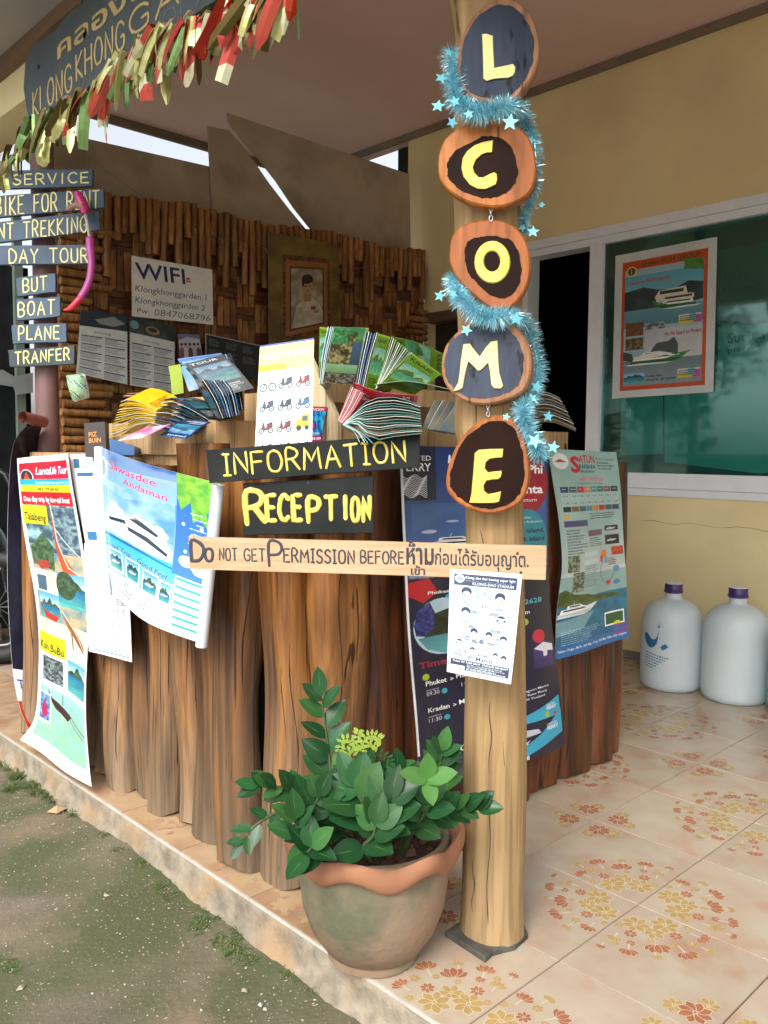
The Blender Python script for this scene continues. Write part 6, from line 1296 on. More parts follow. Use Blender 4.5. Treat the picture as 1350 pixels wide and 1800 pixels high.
# --- F: boxing flyer on the plank
c = CV(520, 760, 'eaf4f8'); ink = '33415c'
c.rect(.06, .04, .94, .15, ink); c.ell(.14, .085, .065, .04, 'eaf4f8'); c.ell(.14, .085, .045, .026, '8fa0b4'); c.text('Klong dao thai boxing super fight', .22, .083, .026, 'f4f8fa', .70, .01); c.text('KLONG-DAO STADIUM', .32, .137, .026, 'dce8f0', .58, .02); c.lines(.22, .10, .9, .108, 1, 'c8d4e0', seed=1); c.text('START 20.00 PM', .08, .175, .012, ink, .25, .01)
c.rect(.38, .16, .60, .27, 'a4b4dc'); c.ell(.49, .215, .07, .042, 'eaf0fa'); c.text('9', .465, .24, .05, '8c9cc8', .06, .03); c.text('60 KG', .42, .305, .018, ink, .15, .01); c.text('VS', .45, .345, .03, ink, .09, .02)
def man(u, v, k, s_, cap=0):
    c.poly([(u - .17 * k, v + .26 * k), (u - .13 * k, v + .12 * k), (u - .04 * k, v + .075 * k), (u + .04 * k, v + .075 * k), (u + .13 * k, v + .12 * k), (u + .17 * k, v + .26 * k), (u, v + .29 * k)], 'b0bed0', 'e4eef4', noise=5, seed=s_); c.poly([(u - .035 * k, v + .03 * k), (u + .035 * k, v + .03 * k), (u + .045 * k, v + .09 * k), (u - .045 * k, v + .09 * k)], '9cacbc')
    c.ell(u, v, .068 * k, .068 * k, 'd8e4ec'); c.ell(u, v - .032 * k, .072 * k, .042 * k, ink); c.ell(u, v + .005 * k, .058 * k, .042 * k, 'dce8ee')
    for d in (-.025, .025): c.ell(u + d * k, v - .002 * k, .013 * k, .005 * k, ink)
    c.rect(u - .012 * k, v + .03 * k, u + .014 * k, v + .034 * k, '5c6c84'); c.ell(u, v + .016 * k, .008 * k, .008 * k, 'a8b8c8')
    if cap: c.rect(u - .07 * k, v - .05 * k, u + .07 * k, v - .035 * k, 'dfe8ee')
man(.24, .24, 1.05, 1); man(.72, .265, 1.05, 2); man(.24, .42, .9, 3); man(.76, .47, .95, 4, 1); man(.38, .60, .75, 5); man(.60, .61, .7, 6); man(.82, .63, .7, 7); man(.17, .72, .75, 8, 1); man(.37, .76, .5, 9); man(.72, .78, .5, 10); man(.85, .80, .6, 11)
for (a, b) in ((.30, .38), (.58, .385), (.30, .52), (.62, .54), (.18, .64), (.36, .655), (.6, .66), (.1, .80), (.28, .815)): c.lines(a, b, a + .16, b + .028, 3, ink, seed=int(a * 99), al=.9)
for (a, b) in ((.46, .52), (.26, .64), (.70, .63), (.22, .785)): c.text('VS', a, b, .022, ink, .06, .02)
c.ell(.50, .66, .035, .024, '70809c'); c.text('6 Hot-', .46, .80, .026, ink, .16, .02, .1); c.text('Match', .43, .845, .036, ink, .25, .02, .1)
c.rect(.05, .86, .95, .955, ink); c.text('Ticket VIP 1,000 BAHT  STADIUM 500 BAHT', .08, .885, .018, 'f4f8fa', .85, .02); c.lines(.3, .895, .9, .945, 3, 'dce8f0', seed=3, al=.95); c.rect(.06, .915, .27, .95, 'dce8ee'); c.text('KLONG-DAO BOAT STADIUM', .3, .95, .012, 'f4f8fa', .6, .02)
fl = [(791, 1000, 1.742), (918, 1010, 1.742), (898, 1203, 1.725), (786, 1181, 1.715)]; a, b, d, e = [atD(*p) for p in fl]
sheet('boxing_flyer', [a, a.lerp(e, .33), a.lerp(e, .66), e], [b, b.lerp(d, .33) - FW * .006, b.lerp(d, .66) - FW * .008, d], c, 'white Thai boxing flyer pinned to the plank on the post', 'flyer', wave=lambda u, v: .004 * math.sin(3 * u + 4 * v) - .006 * (abs(u - .5) ** 2) * 2 * v, nu=14, nv=18, rough=.5)
# --- window ship poster
c = CV(520, 820, 'd0d8d8'); c.rect(.08, .06, .92, .95, 'c84c24'); c.rect(.11, .12, .885, .92, '9cc0c8'); c.text('CHAO KOH GROUP', .27, .105, .032, '385818', .58, .03); c.ell(.175, .13, .055, .035, 'e0d070'); c.ell(.175, .13, .04, .026, '584818'); c.line([(.175, .115), (.175, .148)], 4, 'e0d070')
c.rect(.11, .12 + .045, .885, .50, '58a8c0', 'a8c8d0'); c.ell(.175, .13, .055, .035, 'e0d070'); c.ell(.175, .13, .04, .026, '584818'); c.line([(.175, .115), (.175, .148)], 4, 'e0d070'); c.poly([(.11, .45), (.11, .27), (.3, .25), (.45, .28), (.6, .29), (.75, .25), (.885, .27), (.885, .38), (.5, .42)], '28383c', '3c5050', noise=5); c.rect(.11, .40, .885, .52, '6ca0ac', '4c8494')
c.text('Lanta to Phi Phi Island', .16, .222, .026, 'c03440', .40, .02, 0, -.02); c.poly([(.7, .10), (.885, .12), (.885, .19), (.7, .17)], '3c7c34', '589848', noise=6)
c.boat(.60, .40, .44, hull='3c8c3c', dark='205c2c', asp=.9, flip=-1); c.poly([(.42, .33), (.46, .29), (.72, .28), (.74, .33), (.80, .335), (.80, .365), (.44, .365)], 'e0dcc8'); c.rect(.47, .295, .70, .315, '303c3c'); c.rect(.52, .34, .78, .352, '384040')
for (a, b, d, e, s_) in ((.13, .485, .31, .575, 51), (.13, .59, .31, .67, 52), (.33, .50, .53, .61, 53)): c.rect(a, b, d, e, '803028'); c.blotch(a, b, d, e, ('8c2c24', '8c7c4c', '4c5860')[s_ - 51], ('4c6c3c', '403828', 'c0c8c8')[s_ - 51], 7, s_)
def tbl(v): c.rect(.66, v, .87, v + .06, 'd8dcd0'); c.rect(.66, v + .03, .80, v + .06, 'd0c830'); c.rect(.80, v + .01, .87, v + .06, 'c8509c'); c.rect(.76, v, .82, v + .045, '70b8c8'); c.lines(.67, v + .01, .86, v + .05, 3, '404848', seed=3)
tbl(.47); c.rect(.33, .545, .885, .76, 'b8c4c8', 'd0d4d4'); c.text('Phi Phi Island to Phuket', .53, .60, .026, 'a02838', .35, .02, 0, -.02); c.poly([(.11, .74), (.11, .68), (.2, .7), (.22, .76)], '404848'); c.poly([(.38, .70), (.45, .64), (.56, .635), (.62, .61), (.66, .66), (.66, .74), (.36, .74)], '50585c')
c.rect(.11, .75, .885, .92, '70848c', '8c9ca0'); c.boat(.48, .76, .60, hull='3c8c4c', dark='285c34', asp=.7); c.poly([(.2, .745), (.3, .71), (.5, .70), (.62, .72), (.44, .735)], 'e4e8e0'); tbl(.83); c.photo(.12, .83, .33, .90, 'sea', 60); c.text('Contact Now :', .35, .868, .016, '302848', .17, .02); c.text('075-667101, 087-2632393', .35, .895, .016, '302848', .29, .02)
pq = [onX(x, y, XW + .010) for x, y in [(1082, 450), (1261, 416), (1254, 689), (1076, 701)]]
sheet('ship_poster', [pq[0], pq[0].lerp(pq[3], .5), pq[3]], [pq[1], pq[1].lerp(pq[2], .5), pq[2]], c, 'orange bordered ferry poster on the green window glass', 'poster', nu=4, nv=6, thick=.001, rough=.35)
# --- wall sheets at the back
YP = YB - .052
def wsheet(name, pts, cv, lbl, cat, w=None, y=YP, **k):
    q = [onY(x, yy, y) for x, yy in pts]; return sheet(name, [q[0], q[0].lerp(q[3], .5), q[3]], [q[1], q[1].lerp(q[2], .5), q[2]], cv, lbl, cat, wave=w, nu=8, nv=8, **k)
c = CV(560, 420, 'e4e6e2'); 
for a, bb, d, e, f_ in (('WIFI', .06, .38, .20, .56),): c.text(a, .05, .36, .27, '1c2060', .60, .012, -.05, -.03)
c.rect(.66, .22, .71, .30, 'b02030'); c.text('M', .668, .29, .05, 'f0f0f0', .035)
c.text('Klongkhonggarden 1', .04, .575, .105, '1c2058', .87, -.005, .1, .0); c.text('Klongkhonggarden 2', .04, .765, .105, '1c2058', .85, -.005, .1, .0); c.text('Pw.', .06, .93, .085, '1c2c40', .14, -.005, .1); c.text('0847068796', .26, .945, .115, '2c3c48', .70, -.012, .1)
wsheet('wifi_sheet', [(231, 449), (373, 474), (375, 571), (232, 556)], c, 'handwritten white WIFI password sheet on the bamboo wall', 'notice')
def menu(hd, s_):
    c = CV(300, 460, 'd8dcdc'); c.blotch(0, 0, 1, .24, '202c34', hd, 4, s_); c.text('Diving', .3, .33, .03, '405060', .35)
    if s_ == 2: c.ell(.1, .12, .1, .06, '6c9ca4'); c.ell(.5, .15, .16, .06, '8c7464'); c.ell(.5, .14, .1, .03, '202428')
    else: c.poly([(.3, .12), (.7, .05), (.95, .14), (.7, .2), (.4, .18)], '8c9494')
    for r in range(5):
        for q in range(2): v0 = .38 + r * .125; u0 = .05 + q * .48; c.rect(u0, v0, u0 + .42, v0 + .014, '345068'); c.lines(u0, v0 + .025, u0 + .42, v0 + .11, 6, '5c6870', seed=r * 2 + q + s_, al=.75)
    return c
wsheet('dive_menu', [(142, 545), (224, 553), (224, 676), (134, 656)], menu('1c2c50', 1), 'left page of the ring bound dive price menu, partly under the canes', 'menu')
wsheet('dive_menu', [(228, 554), (307, 573), (307, 689), (228, 677)], menu('3c4c44', 2), 'right page of the ring bound dive price menu with a masked diver', 'menu')
mr = thing('menu_binding', onY(226, 615, YP), 'dark comb binding between the two dive menu pages', 'binding')
for k in range(20): p = onY(226, 556 + k * 6.2, YP - .004); MB().box((p.x - .006, p.y - .003, p.z - .0025), (p.x + .006, p.y + .001, p.z + .0025)).build('binding_ring', M_blk, mr)
c = CV(160, 180, 'b8b4c8'); c.poly([(0, 0), (1, 0), (1, .2), (.4, .1), (0, .25)], '6c74a4'); 
for k, u in enumerate((.12, .3, .5, .7, .88)): c.poly([(u - .12, 1), (u - .1, .6), (u, .52), (u + .1, .6), (u + .12, 1)], ('804858', 'c8c4cc', '503c48', 'b4a8b0', '604050')[k]); c.ell(u, .45, .06, .08, 'c09880'); c.ell(u, .40, .065, .05, '201818')
wsheet('band_leaflet', [(313, 587), (350, 588), (356, 630), (317, 632)], c, 'small leaflet with a group photo pinned right of the dive menu', 'leaflet')
c = CV(360, 220, '15161a'); c.rect(0, 0, 1, .025, 'a0a4a8'); c.rect(0, 0, .015, 1, 'a0a4a8')
for k in range(7): c.lines(.06 + .3 * (k % 3), .12 + .28 * (k // 3), .28 + .3 * (k % 3), .32 + .28 * (k // 3), 5, '8c9094', seed=k, al=.7)
wsheet('black_menu', [(361, 586), (457, 608), (457, 672), (362, 650)], c, 'black price menu with white print on the bamboo wall behind the leaflets', 'menu', w=lambda u, v: .02 * u * u)
c = CV(420, 640, '6c5420'); c.blotch(0, 0, 1, 1, '7c6428', '5c4418', 4, 3); c.rect(.18, .16, .84, .86, '6a3c18'); c.blotch(.18, .16, .84, .86, '7c4c20', '3c2010', 26, 6); c.rect(.22, .20, .80, .82, '946030'); c.rect(.27, .25, .75, .78, '4c2c14'); c.rect(.29, .265, .73, .765, 'a89c84'); c.blotch(.29, .265, .73, .765, 'b0a48c', '807460', 3, 7)
c.poly([(.30, .765), (.36, .58), (.47, .52), (.58, .52), (.68, .58), (.73, .66), (.73, .765)], 'c8c0a8', 'a49c88', noise=4); c.poly([(.46, .46), (.56, .46), (.57, .55), (.46, .55)], 'a07c5c'); c.ell(.51, .42, .075, .075, 'b08c68'); c.ell(.51, .355, .08, .042, '1c1410'); c.ell(.45, .38, .02, .04, '1c1410')
for d in (.485, .54): c.ell(d, .415, .012, .006, '281c14')
c.rect(.495, .455, .53, .46, '6c3c30'); c.rect(.56, .60, .62, .63, '8c2c28'); c.rect(.60, .64, .66, .66, 'a08030'); c.text('LONG LIVE', .3, .93, .02, '8c7440', .4)
wsheet('portrait_poster', [(471, 408), (593, 432), (598, 600), (473, 640)], c, 'golden poster with a framed portrait of an officer in white uniform', 'poster', y=YP - .012, w=lambda u, v: .02 * math.sin(PI * u) * (1 - v) + .012 * u)
# --- patterned pouch hanging on the pillar
c = CV(160, 220, '9cc0a0'); 
for k in range(90): c.ell((k * .137) % 1, (k * .071 + .02) % 1, .035, .022, ('305c58', '385048', 'c8dcc8')[k % 3])
c.ell(.45, .68, .08, .05, 'd0c860'); c.line([(0, .04), (1, .04)], 8, '88b070'); c.line([(0.03, 0), (.03, 1)], 8, '88b070')
q = [atD(x, y, PD - .07) for x, y in [(116, 660), (146, 656), (154, 698), (128, 705)]]
sheet('pouch', [q[0], q[0].lerp(q[3], .5) - RT * .004, q[3]], [q[1], q[1].lerp(q[2], .5) + RT * .004, q[2]], c, 'small green dotted zip pouch hung on the canes right of the pillar', 'pouch', wave=lambda u, v: .03 * (math.sin(PI * max(.0, min(1, u)))**.5 * math.sin(PI * v) ** .5), nu=10, nv=12, thick=.02, rough=.6)
# ================================================================ plywood racks on the counter
zt0 = 1.077
rl = thing('brochure_rack', (.25, 2.2, zt0), 'light plywood brochure rack on the left arm of the counter, heaped with leaflets', 'brochure rack')
YR = onX(379, 760, .10).y
def slab(par, pts, th, nm, mat=None): return MB().prism(pts, th, 0, bevel=.0008).build(nm, mat or M_ply, par)
zf = onX(377, 738, .10).z
slab(rl, [Vector((.10, YR + .012, zt0)), Vector((.10, YR + .62, zt0)), Vector((.10, YR + .62, zf)), Vector((.10, YR + .012, zf))][::-1], Vector((.011, 0, 0)), 'front_panel')
e1 = [onY(x, y, YR) for x, y in [(376, 737), (452, 678), (452, 733)]]; xe = onY(452, 733, YR).x
slab(rl, [Vector((.10, YR, zt0)), Vector((xe, YR, zt0)), Vector((xe, YR, zf + .002)), Vector((.10, YR, zf - .002))], Vector((0, .011, 0)), 'side_panel')
slab(rl, [Vector((.103, YR + .06, zf)), Vector((xe, YR + .06, zf)), Vector((xe, YR + .06, onY(452, 678, YR + .06).z))], Vector((0, .01, 0)), 'slanted_panel')
slab(rl, [Vector((xe + .09, YR + .02, zt0)), Vector((xe + .09, YR + .62, zt0)), Vector((xe + .09, YR + .62, 1.26)), Vector((xe + .09, YR + .02, 1.26))][::-1], Vector((.011, 0, 0)), 'back_panel')
slab(rl, [Vector((.112, YR + .3, zt0)), Vector((xe + .08, YR + .3, zt0)), Vector((xe + .08, YR + .3, zf + .1)), Vector((.112, YR + .3, zf))], Vector((0, .01, 0)), 'divider')
YQ = 1.66
X0 = onY(594, 760, YQ).x; rr = thing('brochure_rack', (X0 + .5, YQ + .1, zt0), 'plywood brochure rack with a tall slanted end panel, on the right arm of the counter', 'brochure rack')
yf = onX(533, 700, X0).y; zap = onX(533, 629, X0).z; zlo = onX(594, 738, X0).z; ym = lerp(YQ, yf, .0)
slab(rr, [Vector((X0, YQ, zt0)), Vector((X0, YQ, zlo)), Vector((X0, yf - .03, zap)), Vector((X0, yf, zap)), Vector((X0, yf, zt0))][::-1], Vector((.012, 0, 0)), 'end_panel', wood('plywood_pale', (.66, .54, .34), (.58, .44, .25), rough=.6, rand=.02, bump=.3, ringy=.5))
def lip(y, z0, z1, x1): slab(rr, [Vector((X0 + .014, y, z0)), Vector((x1, y, z0)), Vector((x1, y, z1)), Vector((X0 + .014, y, z1))], Vector((0, .012, 0)), 'shelf_lip')
lip(YQ + .01, zt0, onY(760, 752, YQ + .01).z, 1.32); YU = YQ + .17
zu1 = onY(650, 680, YU).z; zu0 = zu1 - .05; lip(YU, zu0, zu1, 1.15)
slab(rr, [Vector((X0 + .014, YU + .012, zu0)), Vector((1.15, YU + .012, zu0)), Vector((1.15, YU + .14, zu0)), Vector((X0 + .014, YU + .14, zu0))], Vector((0, 0, -.01)), 'shelf')
slab(rr, [Vector((X0 + .014, YU + .15, zt0)), Vector((1.30, YU + .15, zt0)), Vector((1.30, YU + .15, zu1 + .02)), Vector((X0 + .014, YU + .15, zu1 + .02))], Vector((0, .01, 0)), 'back_panel')
slab(rr, [Vector((X0 + .014, YU - .001, zt0)), Vector((1.14, YU - .001, zt0)), Vector((1.14, YU - .001, zu0 - .002)), Vector((X0 + .014, YU - .001, zu0 - .002))], Vector((0, .008, 0)), 'riser', pm('dark_ply', (.13, .075, .035), (.09, .05, .025), rough=.6, scale=9, stretch=(1, 1, 8)))
slab(rr, [Vector((1.30, YQ + .01, zt0)), Vector((1.30, YU + .14, zt0)), Vector((1.30, YU + .14, 1.16)), Vector((1.30, YQ + .01, 1.12))][::-1], Vector((.012, 0, 0)), 'end_panel')
# ================================================================ leaflets and magazines
def gloss(name, a, b, **k): return pm(name, a, b, rough=.3, **k)
L_yel = gloss('yellow_leaflet', (.70, .50, .04), (.62, .36, .03), scale=25); L_red = gloss('red_leaflet', (.55, .05, .06), (.50, .16, .20), scale=30); L_or = gloss('orange_leaflet', (.60, .12, .05), (.5, .2, .1), scale=20)
L_nav = gloss('navy_leaflet', (.018, .03, .085), (.05, .10, .22), scale=22, contrast=(.5, .75)); L_blk = gloss('black_leaflet', (.010, .012, .016), (.03, .035, .045), scale=30, contrast=(.5, .8)); L_teal = gloss('teal_leaflet', (.12, .34, .28), (.10, .20, .24), scale=25, col3=(.42, .36, .18), s3=12)
L_grn = gloss('green_magazine', (.10, .19, .025), (.17, .24, .04), scale=14, col3=(.03, .07, .02), s3=9, f3=(.5, .7)); L_blu = gloss('blue_leaflet', (.03, .12, .40), (.06, .22, .5), scale=20); L_lime = gloss('lime_leaflet_paper', (.38, .50, .06), (.32, .42, .05), scale=25)
L_wht = gloss('white_page', (.70, .72, .70), (.6, .62, .6), scale=30)
def page(nm, path, wv, mat, lbl, grp, th=.0006, edge=False, wv2=None):
    """a bent folded leaflet: path of 3-D points, width vector"""
    P = smoothpath(path, 8); w2 = wv2 or wv; mb = MB(); n = len(P)
    for i in range(n):
        t = (P[min(i + 1, n - 1)] - P[max(i - 1, 0)]).normalized(); wi = wv.lerp(w2, i / (n - 1)); nn = t.cross(wi).normalized() * th
        mb.v += [P[i] + nn, P[i] + wi + nn, P[i] + wi - nn, P[i] - nn]
    for i in range(n - 1):
        for j in range(4):
            if j in (0, 2): U = [(0, i), (0, i + 1), (1, i + 1), (1, i)]; mb.uv[len(mb.f)] = [(a if j == 0 else 1 - a, b / (n - 1)) for a, b in U][::-1]
            mb.f.append([i * 4 + j, (i + 1) * 4 + j, (i + 1) * 4 + (j + 1) % 4, i * 4 + (j + 1) % 4][::-1]); mb.m.append(1 if j in (1, 3) else 0)
    mb.f.append([0, 1, 2, 3]); mb.m.append(1); mb.f.append([(n - 1) * 4 + k for k in (3, 2, 1, 0)]); mb.m.append(1)
    return mb.build(nm, [mat, L_wht if edge else mat], label=lbl, cat=nm.replace('_', ' '), group=grp, smooth=40)
ORD = ['first', 'second', 'third', 'fourth', 'fifth', 'sixth', 'seventh', 'eighth', 'ninth', 'tenth', 'eleventh', 'twelfth', 'thirteenth', 'fourteenth', 'fifteenth']
def A3(p): return atD(*p)
def fan(nm, pa, pb, n, wa, wb, mats, lbl, grp, **k):
    rs = random.Random(n + len(lbl)); edge0 = k.pop('edges', 3)
    for i in range(n):
        t = i / max(1, n - 1) + (rs.uniform(-.2, .2) / n if 0 < i < n - 1 else 0); path = [A3(a).lerp(A3(b), t) + UP * rs.uniform(-.0015, .0015) for a, b in zip(pa, pb)]
        page(nm, path, wa.lerp(wb, t) * rs.uniform(.95, 1.05), rs.choice(mats) if isinstance(mats, list) else mats, (ORD[i] + ' ' if n > 1 else '') + lbl, grp, edge=(i % edge0 == 1), **k)
rv = lambda r, u, f: RT * r + UP * u + FW * f
def cover(name, base, acc, txt, seed, word=None, pict=True):
    rs = random.Random(seed); c = CV(120, 180, base); c.blotch(0, 0, 1, 1, base, acc, 3, seed, .35)
    if pict: c.photo(.06, .30, .94, .72, 'hill', seed); c.blotch(.06, .30, .94, .72, acc, base, 9, seed + 1, .45)
    c.rect(.0, .0, 1, .05, acc); c.lines(.1, .78, .9, .95, 5, txt, seed=seed)
    if word: c.text(word, .1, .20, .09, txt, .7, .015)
    return imat(name, c.img(name), .28)
L_yel = cover('yellow_cover', 'e8c018', 'f0dc50', '8c3018', 1, None, False); L_nav = cover('navy_cover', '142448', '2c64a8', 'd8e4f0', 2, 'DIVING'); L_blk = cover('black_cover', '14181c', '3c4448', 'c8d0d4', 3, 'TOUR'); L_teal = cover('teal_cover', '4c8c7c', '8cb09c', 'e0e8d8', 4); L_grn = cover('green_cover', '567a1c', '88a838', '20300c', 5, 'KRABI'); L_red = cover('red_cover', 'b82030', 'd86070', 'f4d8d8', 6, 'SPA', False); L_blu = cover('blue_cover', '2054a0', '60a0d8', 'e8f0f8', 7)
# yellow fan, far left of the heap
fan('leaflet', [(272, 742, 2.36), (238, 748, 2.36), (215, 762, 2.36), (192, 768, 2.36)], [(275, 722, 2.36), (248, 708, 2.36), (225, 704, 2.36), (212, 706, 2.36)], 14, rv(.02, .02, .11), rv(.04, .045, .09), L_yel, 'yellow leaflet from the bottom of the fan at the far left of the heap', 'fan of yellow leaflets')
fan('leaflet', [(262, 716, 2.44), (240, 700, 2.44), (215, 697, 2.44)], [(270, 710, 2.45), (250, 694, 2.45), (222, 692, 2.45)], 3, rv(.07, .0, .04), rv(.07, .01, .04), L_or, 'orange red leaflet, counted upwards, behind the yellow fan', 'orange leaflets behind the yellow fan')
# navy leaflets spreading sideways
fan('leaflet', [(345, 752, 2.28), (318, 762, 2.27), (292, 756, 2.26), (262, 748, 2.25)], [(368, 735, 2.30), (335, 714, 2.30), (305, 700, 2.30), (285, 704, 2.30)], 9, rv(.03, .005, .10), rv(.05, .01, .08), [L_nav, L_nav, L_blu, L_blk], 'leaflet from the bottom of the navy fan sagging over the rack front', 'fan of navy leaflets')
page('leaflet', [A3(p) for p in [(300, 746, 2.22), (275, 758, 2.21), (250, 770, 2.205)]], rv(-.07, -.006, .02), gloss('pink_leaflet', (.65, .12, .28), (.75, .6, .66), scale=25), 'pink and white leaflet drooping below the yellow fan', None)
page('leaflet', [A3(p) for p in [(372, 742, 2.24), (352, 752, 2.22), (338, 764, 2.21), (326, 772, 2.2)]], rv(-.075, .012, .03), L_nav, 'dark navy leaflet with curled corner hanging over the rack front', None)
# black upright leaflets
fan('leaflet', [(388, 736, 2.22), (372, 700, 2.22), (352, 668, 2.22)], [(420, 730, 2.22), (412, 690, 2.22), (397, 668, 2.22)], 9, rv(-.03, .01, .07), rv(-.02, .01, .08), [L_blk, L_blk, L_nav, L_blu], 'dark leaflet from the left in the near upright stack on the rack', 'near stack of dark upright leaflets')
fan('leaflet', [(400, 728, 2.30), (372, 680, 2.30), (340, 642, 2.30)], [(430, 720, 2.30), (420, 660, 2.30), (404, 620, 2.30)], 9, rv(-.05, .0, .06), rv(-.03, .005, .06), [L_blk, L_blk, L_nav], 'black leaflet from the left in the rear fan behind the dark stack', 'rear fan of black leaflets')
page('leaflet', [A3(p) for p in [(378, 700, 2.26), (345, 660, 2.27), (322, 640, 2.27)]], rv(.10, .03, .02), L_blk, 'large black leaflet cover bending left over the dark leaflets', None)
page('leaflet', [A3(p) for p in [(330, 650, 2.36), (318, 640, 2.36), (312, 631, 2.36)]], rv(.12, .018, .01), L_blu, 'blue leaflet edge showing at the top of the dark fan', None)
page('leaflet', [A3(p) for p in [(302, 695, 2.32), (300, 668, 2.32), (296, 644, 2.32)]], rv(.03, .008, .01), L_lime, 'lime green leaflet standing left of the dark fans', None)
page('leaflet', [A3(p) for p in [(332, 688, 2.33), (324, 665, 2.33), (316, 645, 2.33)]], rv(.025, .008, .01), gloss('sky_leaflet', (.12, .34, .55), (.5, .6, .7), scale=14), 'pale blue leaflet squeezed between the lime leaflet and black cover', None)
# green magazines on the upper tier
c = CV(200, 300, '40602c'); c.rect(0, 0, 1, .2, '2c6c4c', '4c7c3c'); c.blotch(0, .12, .75, .66, '2c2c18', '8c8450', 9, 3); c.blotch(0, 0, .5, .3, '1c5c30', '4c8c54', 6, 4); c.rect(.7, .25, 1, .68, '3c5068', '303c48'); c.rect(0, .66, 1, .82, '7c9c78', '5c8450'); c.rect(0, .82, 1, 1, '40382c'); c.blotch(.0, .83, 1, 1, '2c2820', '7c7864', 12, 7); c.ell(.72, .12, .08, .05, '2c3c1c'); c.text('KRABI', .3, .10, .05, '203818', .35, .01)
mq = [atD(x, y, d) for x, y, d in [(588, 574, 2.16), (643, 577, 2.19), (622, 676, 2.18), (567, 672, 2.14)]]
sheet('magazine', [mq[0], mq[0].lerp(mq[3], .5), mq[3]], [mq[1], mq[1].lerp(mq[2], .5), mq[2]], c, 'upright island magazine with a photo of trees and water on its cover', 'magazine', nu=6, nv=8, thick=.003)
fan('magazine', [(562, 674, 2.15), (567, 625, 2.16), (577, 575, 2.17)], [(569, 674, 2.15), (577, 625, 2.16), (590, 574, 2.17)], 4, rv(.01, 0, .10), rv(.01, 0, .09), gloss('pale_cyan_magazine', (.35, .55, .60), (.5, .7, .7), scale=20), 'pale edged magazine, from the left, beside the tree photo cover', 'magazines left of the tree cover')
page('magazine', [A3(p) for p in [(600, 640, 2.26), (600, 600, 2.27), (602, 575, 2.27)]], rv(.07, .0, .01), L_grn, 'green magazine top peeping over the tree photo cover', None)
page('magazine', [A3(p) for p in [(560, 665, 2.2), (561, 610, 2.21), (562, 575, 2.22)]], rv(.026, .0, .01), L_grn, 'dark green magazine at the left end of the upper tier', None)
fan('magazine', [(625, 680, 2.11), (634, 630, 2.12), (644, 583, 2.13)], [(638, 683, 2.11), (650, 630, 2.12), (663, 585, 2.13)], 5, rv(.008, 0, .08), rv(.008, 0, .08), [L_blu, L_nav], 'blue black magazine from the left in the thick upright stack', 'blue black magazines')
page('magazine', [A3(p) for p in [(641, 684, 2.09), (653, 630, 2.10), (665, 586, 2.11)]], rv(.03, -.004, .025), L_grn, 'olive magazine cover standing right of the blue stack', None)
fan('magazine', [(660, 684, 2.10), (675, 640, 2.11), (689, 592, 2.12)], [(672, 676, 2.10), (698, 648, 2.10), (724, 620, 2.10)], 11, rv(.012, -.004, .09), rv(.02, -.006, .08), L_grn, 'green magazine from the left in the big splayed green fan', 'big fan of green magazines')
page('magazine', [A3(p) for p in [(668, 676, 2.08), (696, 647, 2.08), (724, 620, 2.09)]], rv(.085, -.02, .05), L_grn, 'green magazine cover lying open over the front of the green fan', None, wv2=rv(.075, -.045, .05))
page('magazine', [A3(p) for p in [(689, 592, 2.16), (735, 602, 2.17), (785, 625, 2.18)]], rv(.0, -.05, .05), L_grn, 'olive green magazine drooping behind the green fan to the right', None)
page('magazine', [A3(p) for p in [(658, 676, 2.07), (700, 670, 2.06), (735, 672, 2.06), (790, 684, 2.07)]], rv(.02, .008, .09), gloss('pale_green_magazine', (.28, .42, .26), (.2, .34, .2), scale=15), 'pale green magazine lying flat below the green fan', None)
# red and teal fans on the lower tier
fan('leaflet', [(594, 738, 1.99), (605, 712, 1.99), (618, 680, 2.0)], [(602, 746, 1.98), (622, 720, 1.98), (640, 690, 1.98)], 10, rv(.01, .0, .07), rv(.02, -.004, .07), L_red, 'red leaflet from the left in the fan beside the rack end panel', 'fan of red leaflets')
page('leaflet', [A3(p) for p in [(622, 672, 2.0), (650, 684, 2.0), (688, 692, 2.0), (735, 695, 2.01)]], rv(-.005, -.03, .06), L_red, 'red leaflet lying across the top of the teal fan', None)
fan('leaflet', [(602, 747, 1.95), (622, 728, 1.94), (652, 702, 1.93), (700, 700, 1.94), (738, 712, 1.95)], [(606, 748, 1.94), (626, 745, 1.92), (655, 772, 1.90), (700, 766, 1.90), (742, 762, 1.91)], 15, rv(.0, .005, .08), rv(.0, .005, .09), L_teal, 'teal leaflet from the top of the thick curved fan', 'curved fan of teal leaflets')
fan('leaflet', [(606, 748, 1.92), (622, 758, 1.91), (632, 776, 1.90)], [(612, 748, 1.92), (640, 765, 1.90), (655, 780, 1.89)], 4, rv(.0, .0, .08), rv(.01, .0, .08), gloss('cyan_leaflet', (.06, .30, .36), (.10, .42, .40), scale=20), 'cyan leaflet from the left sagging below the teal fan', 'cyan leaflets under the teal fan')
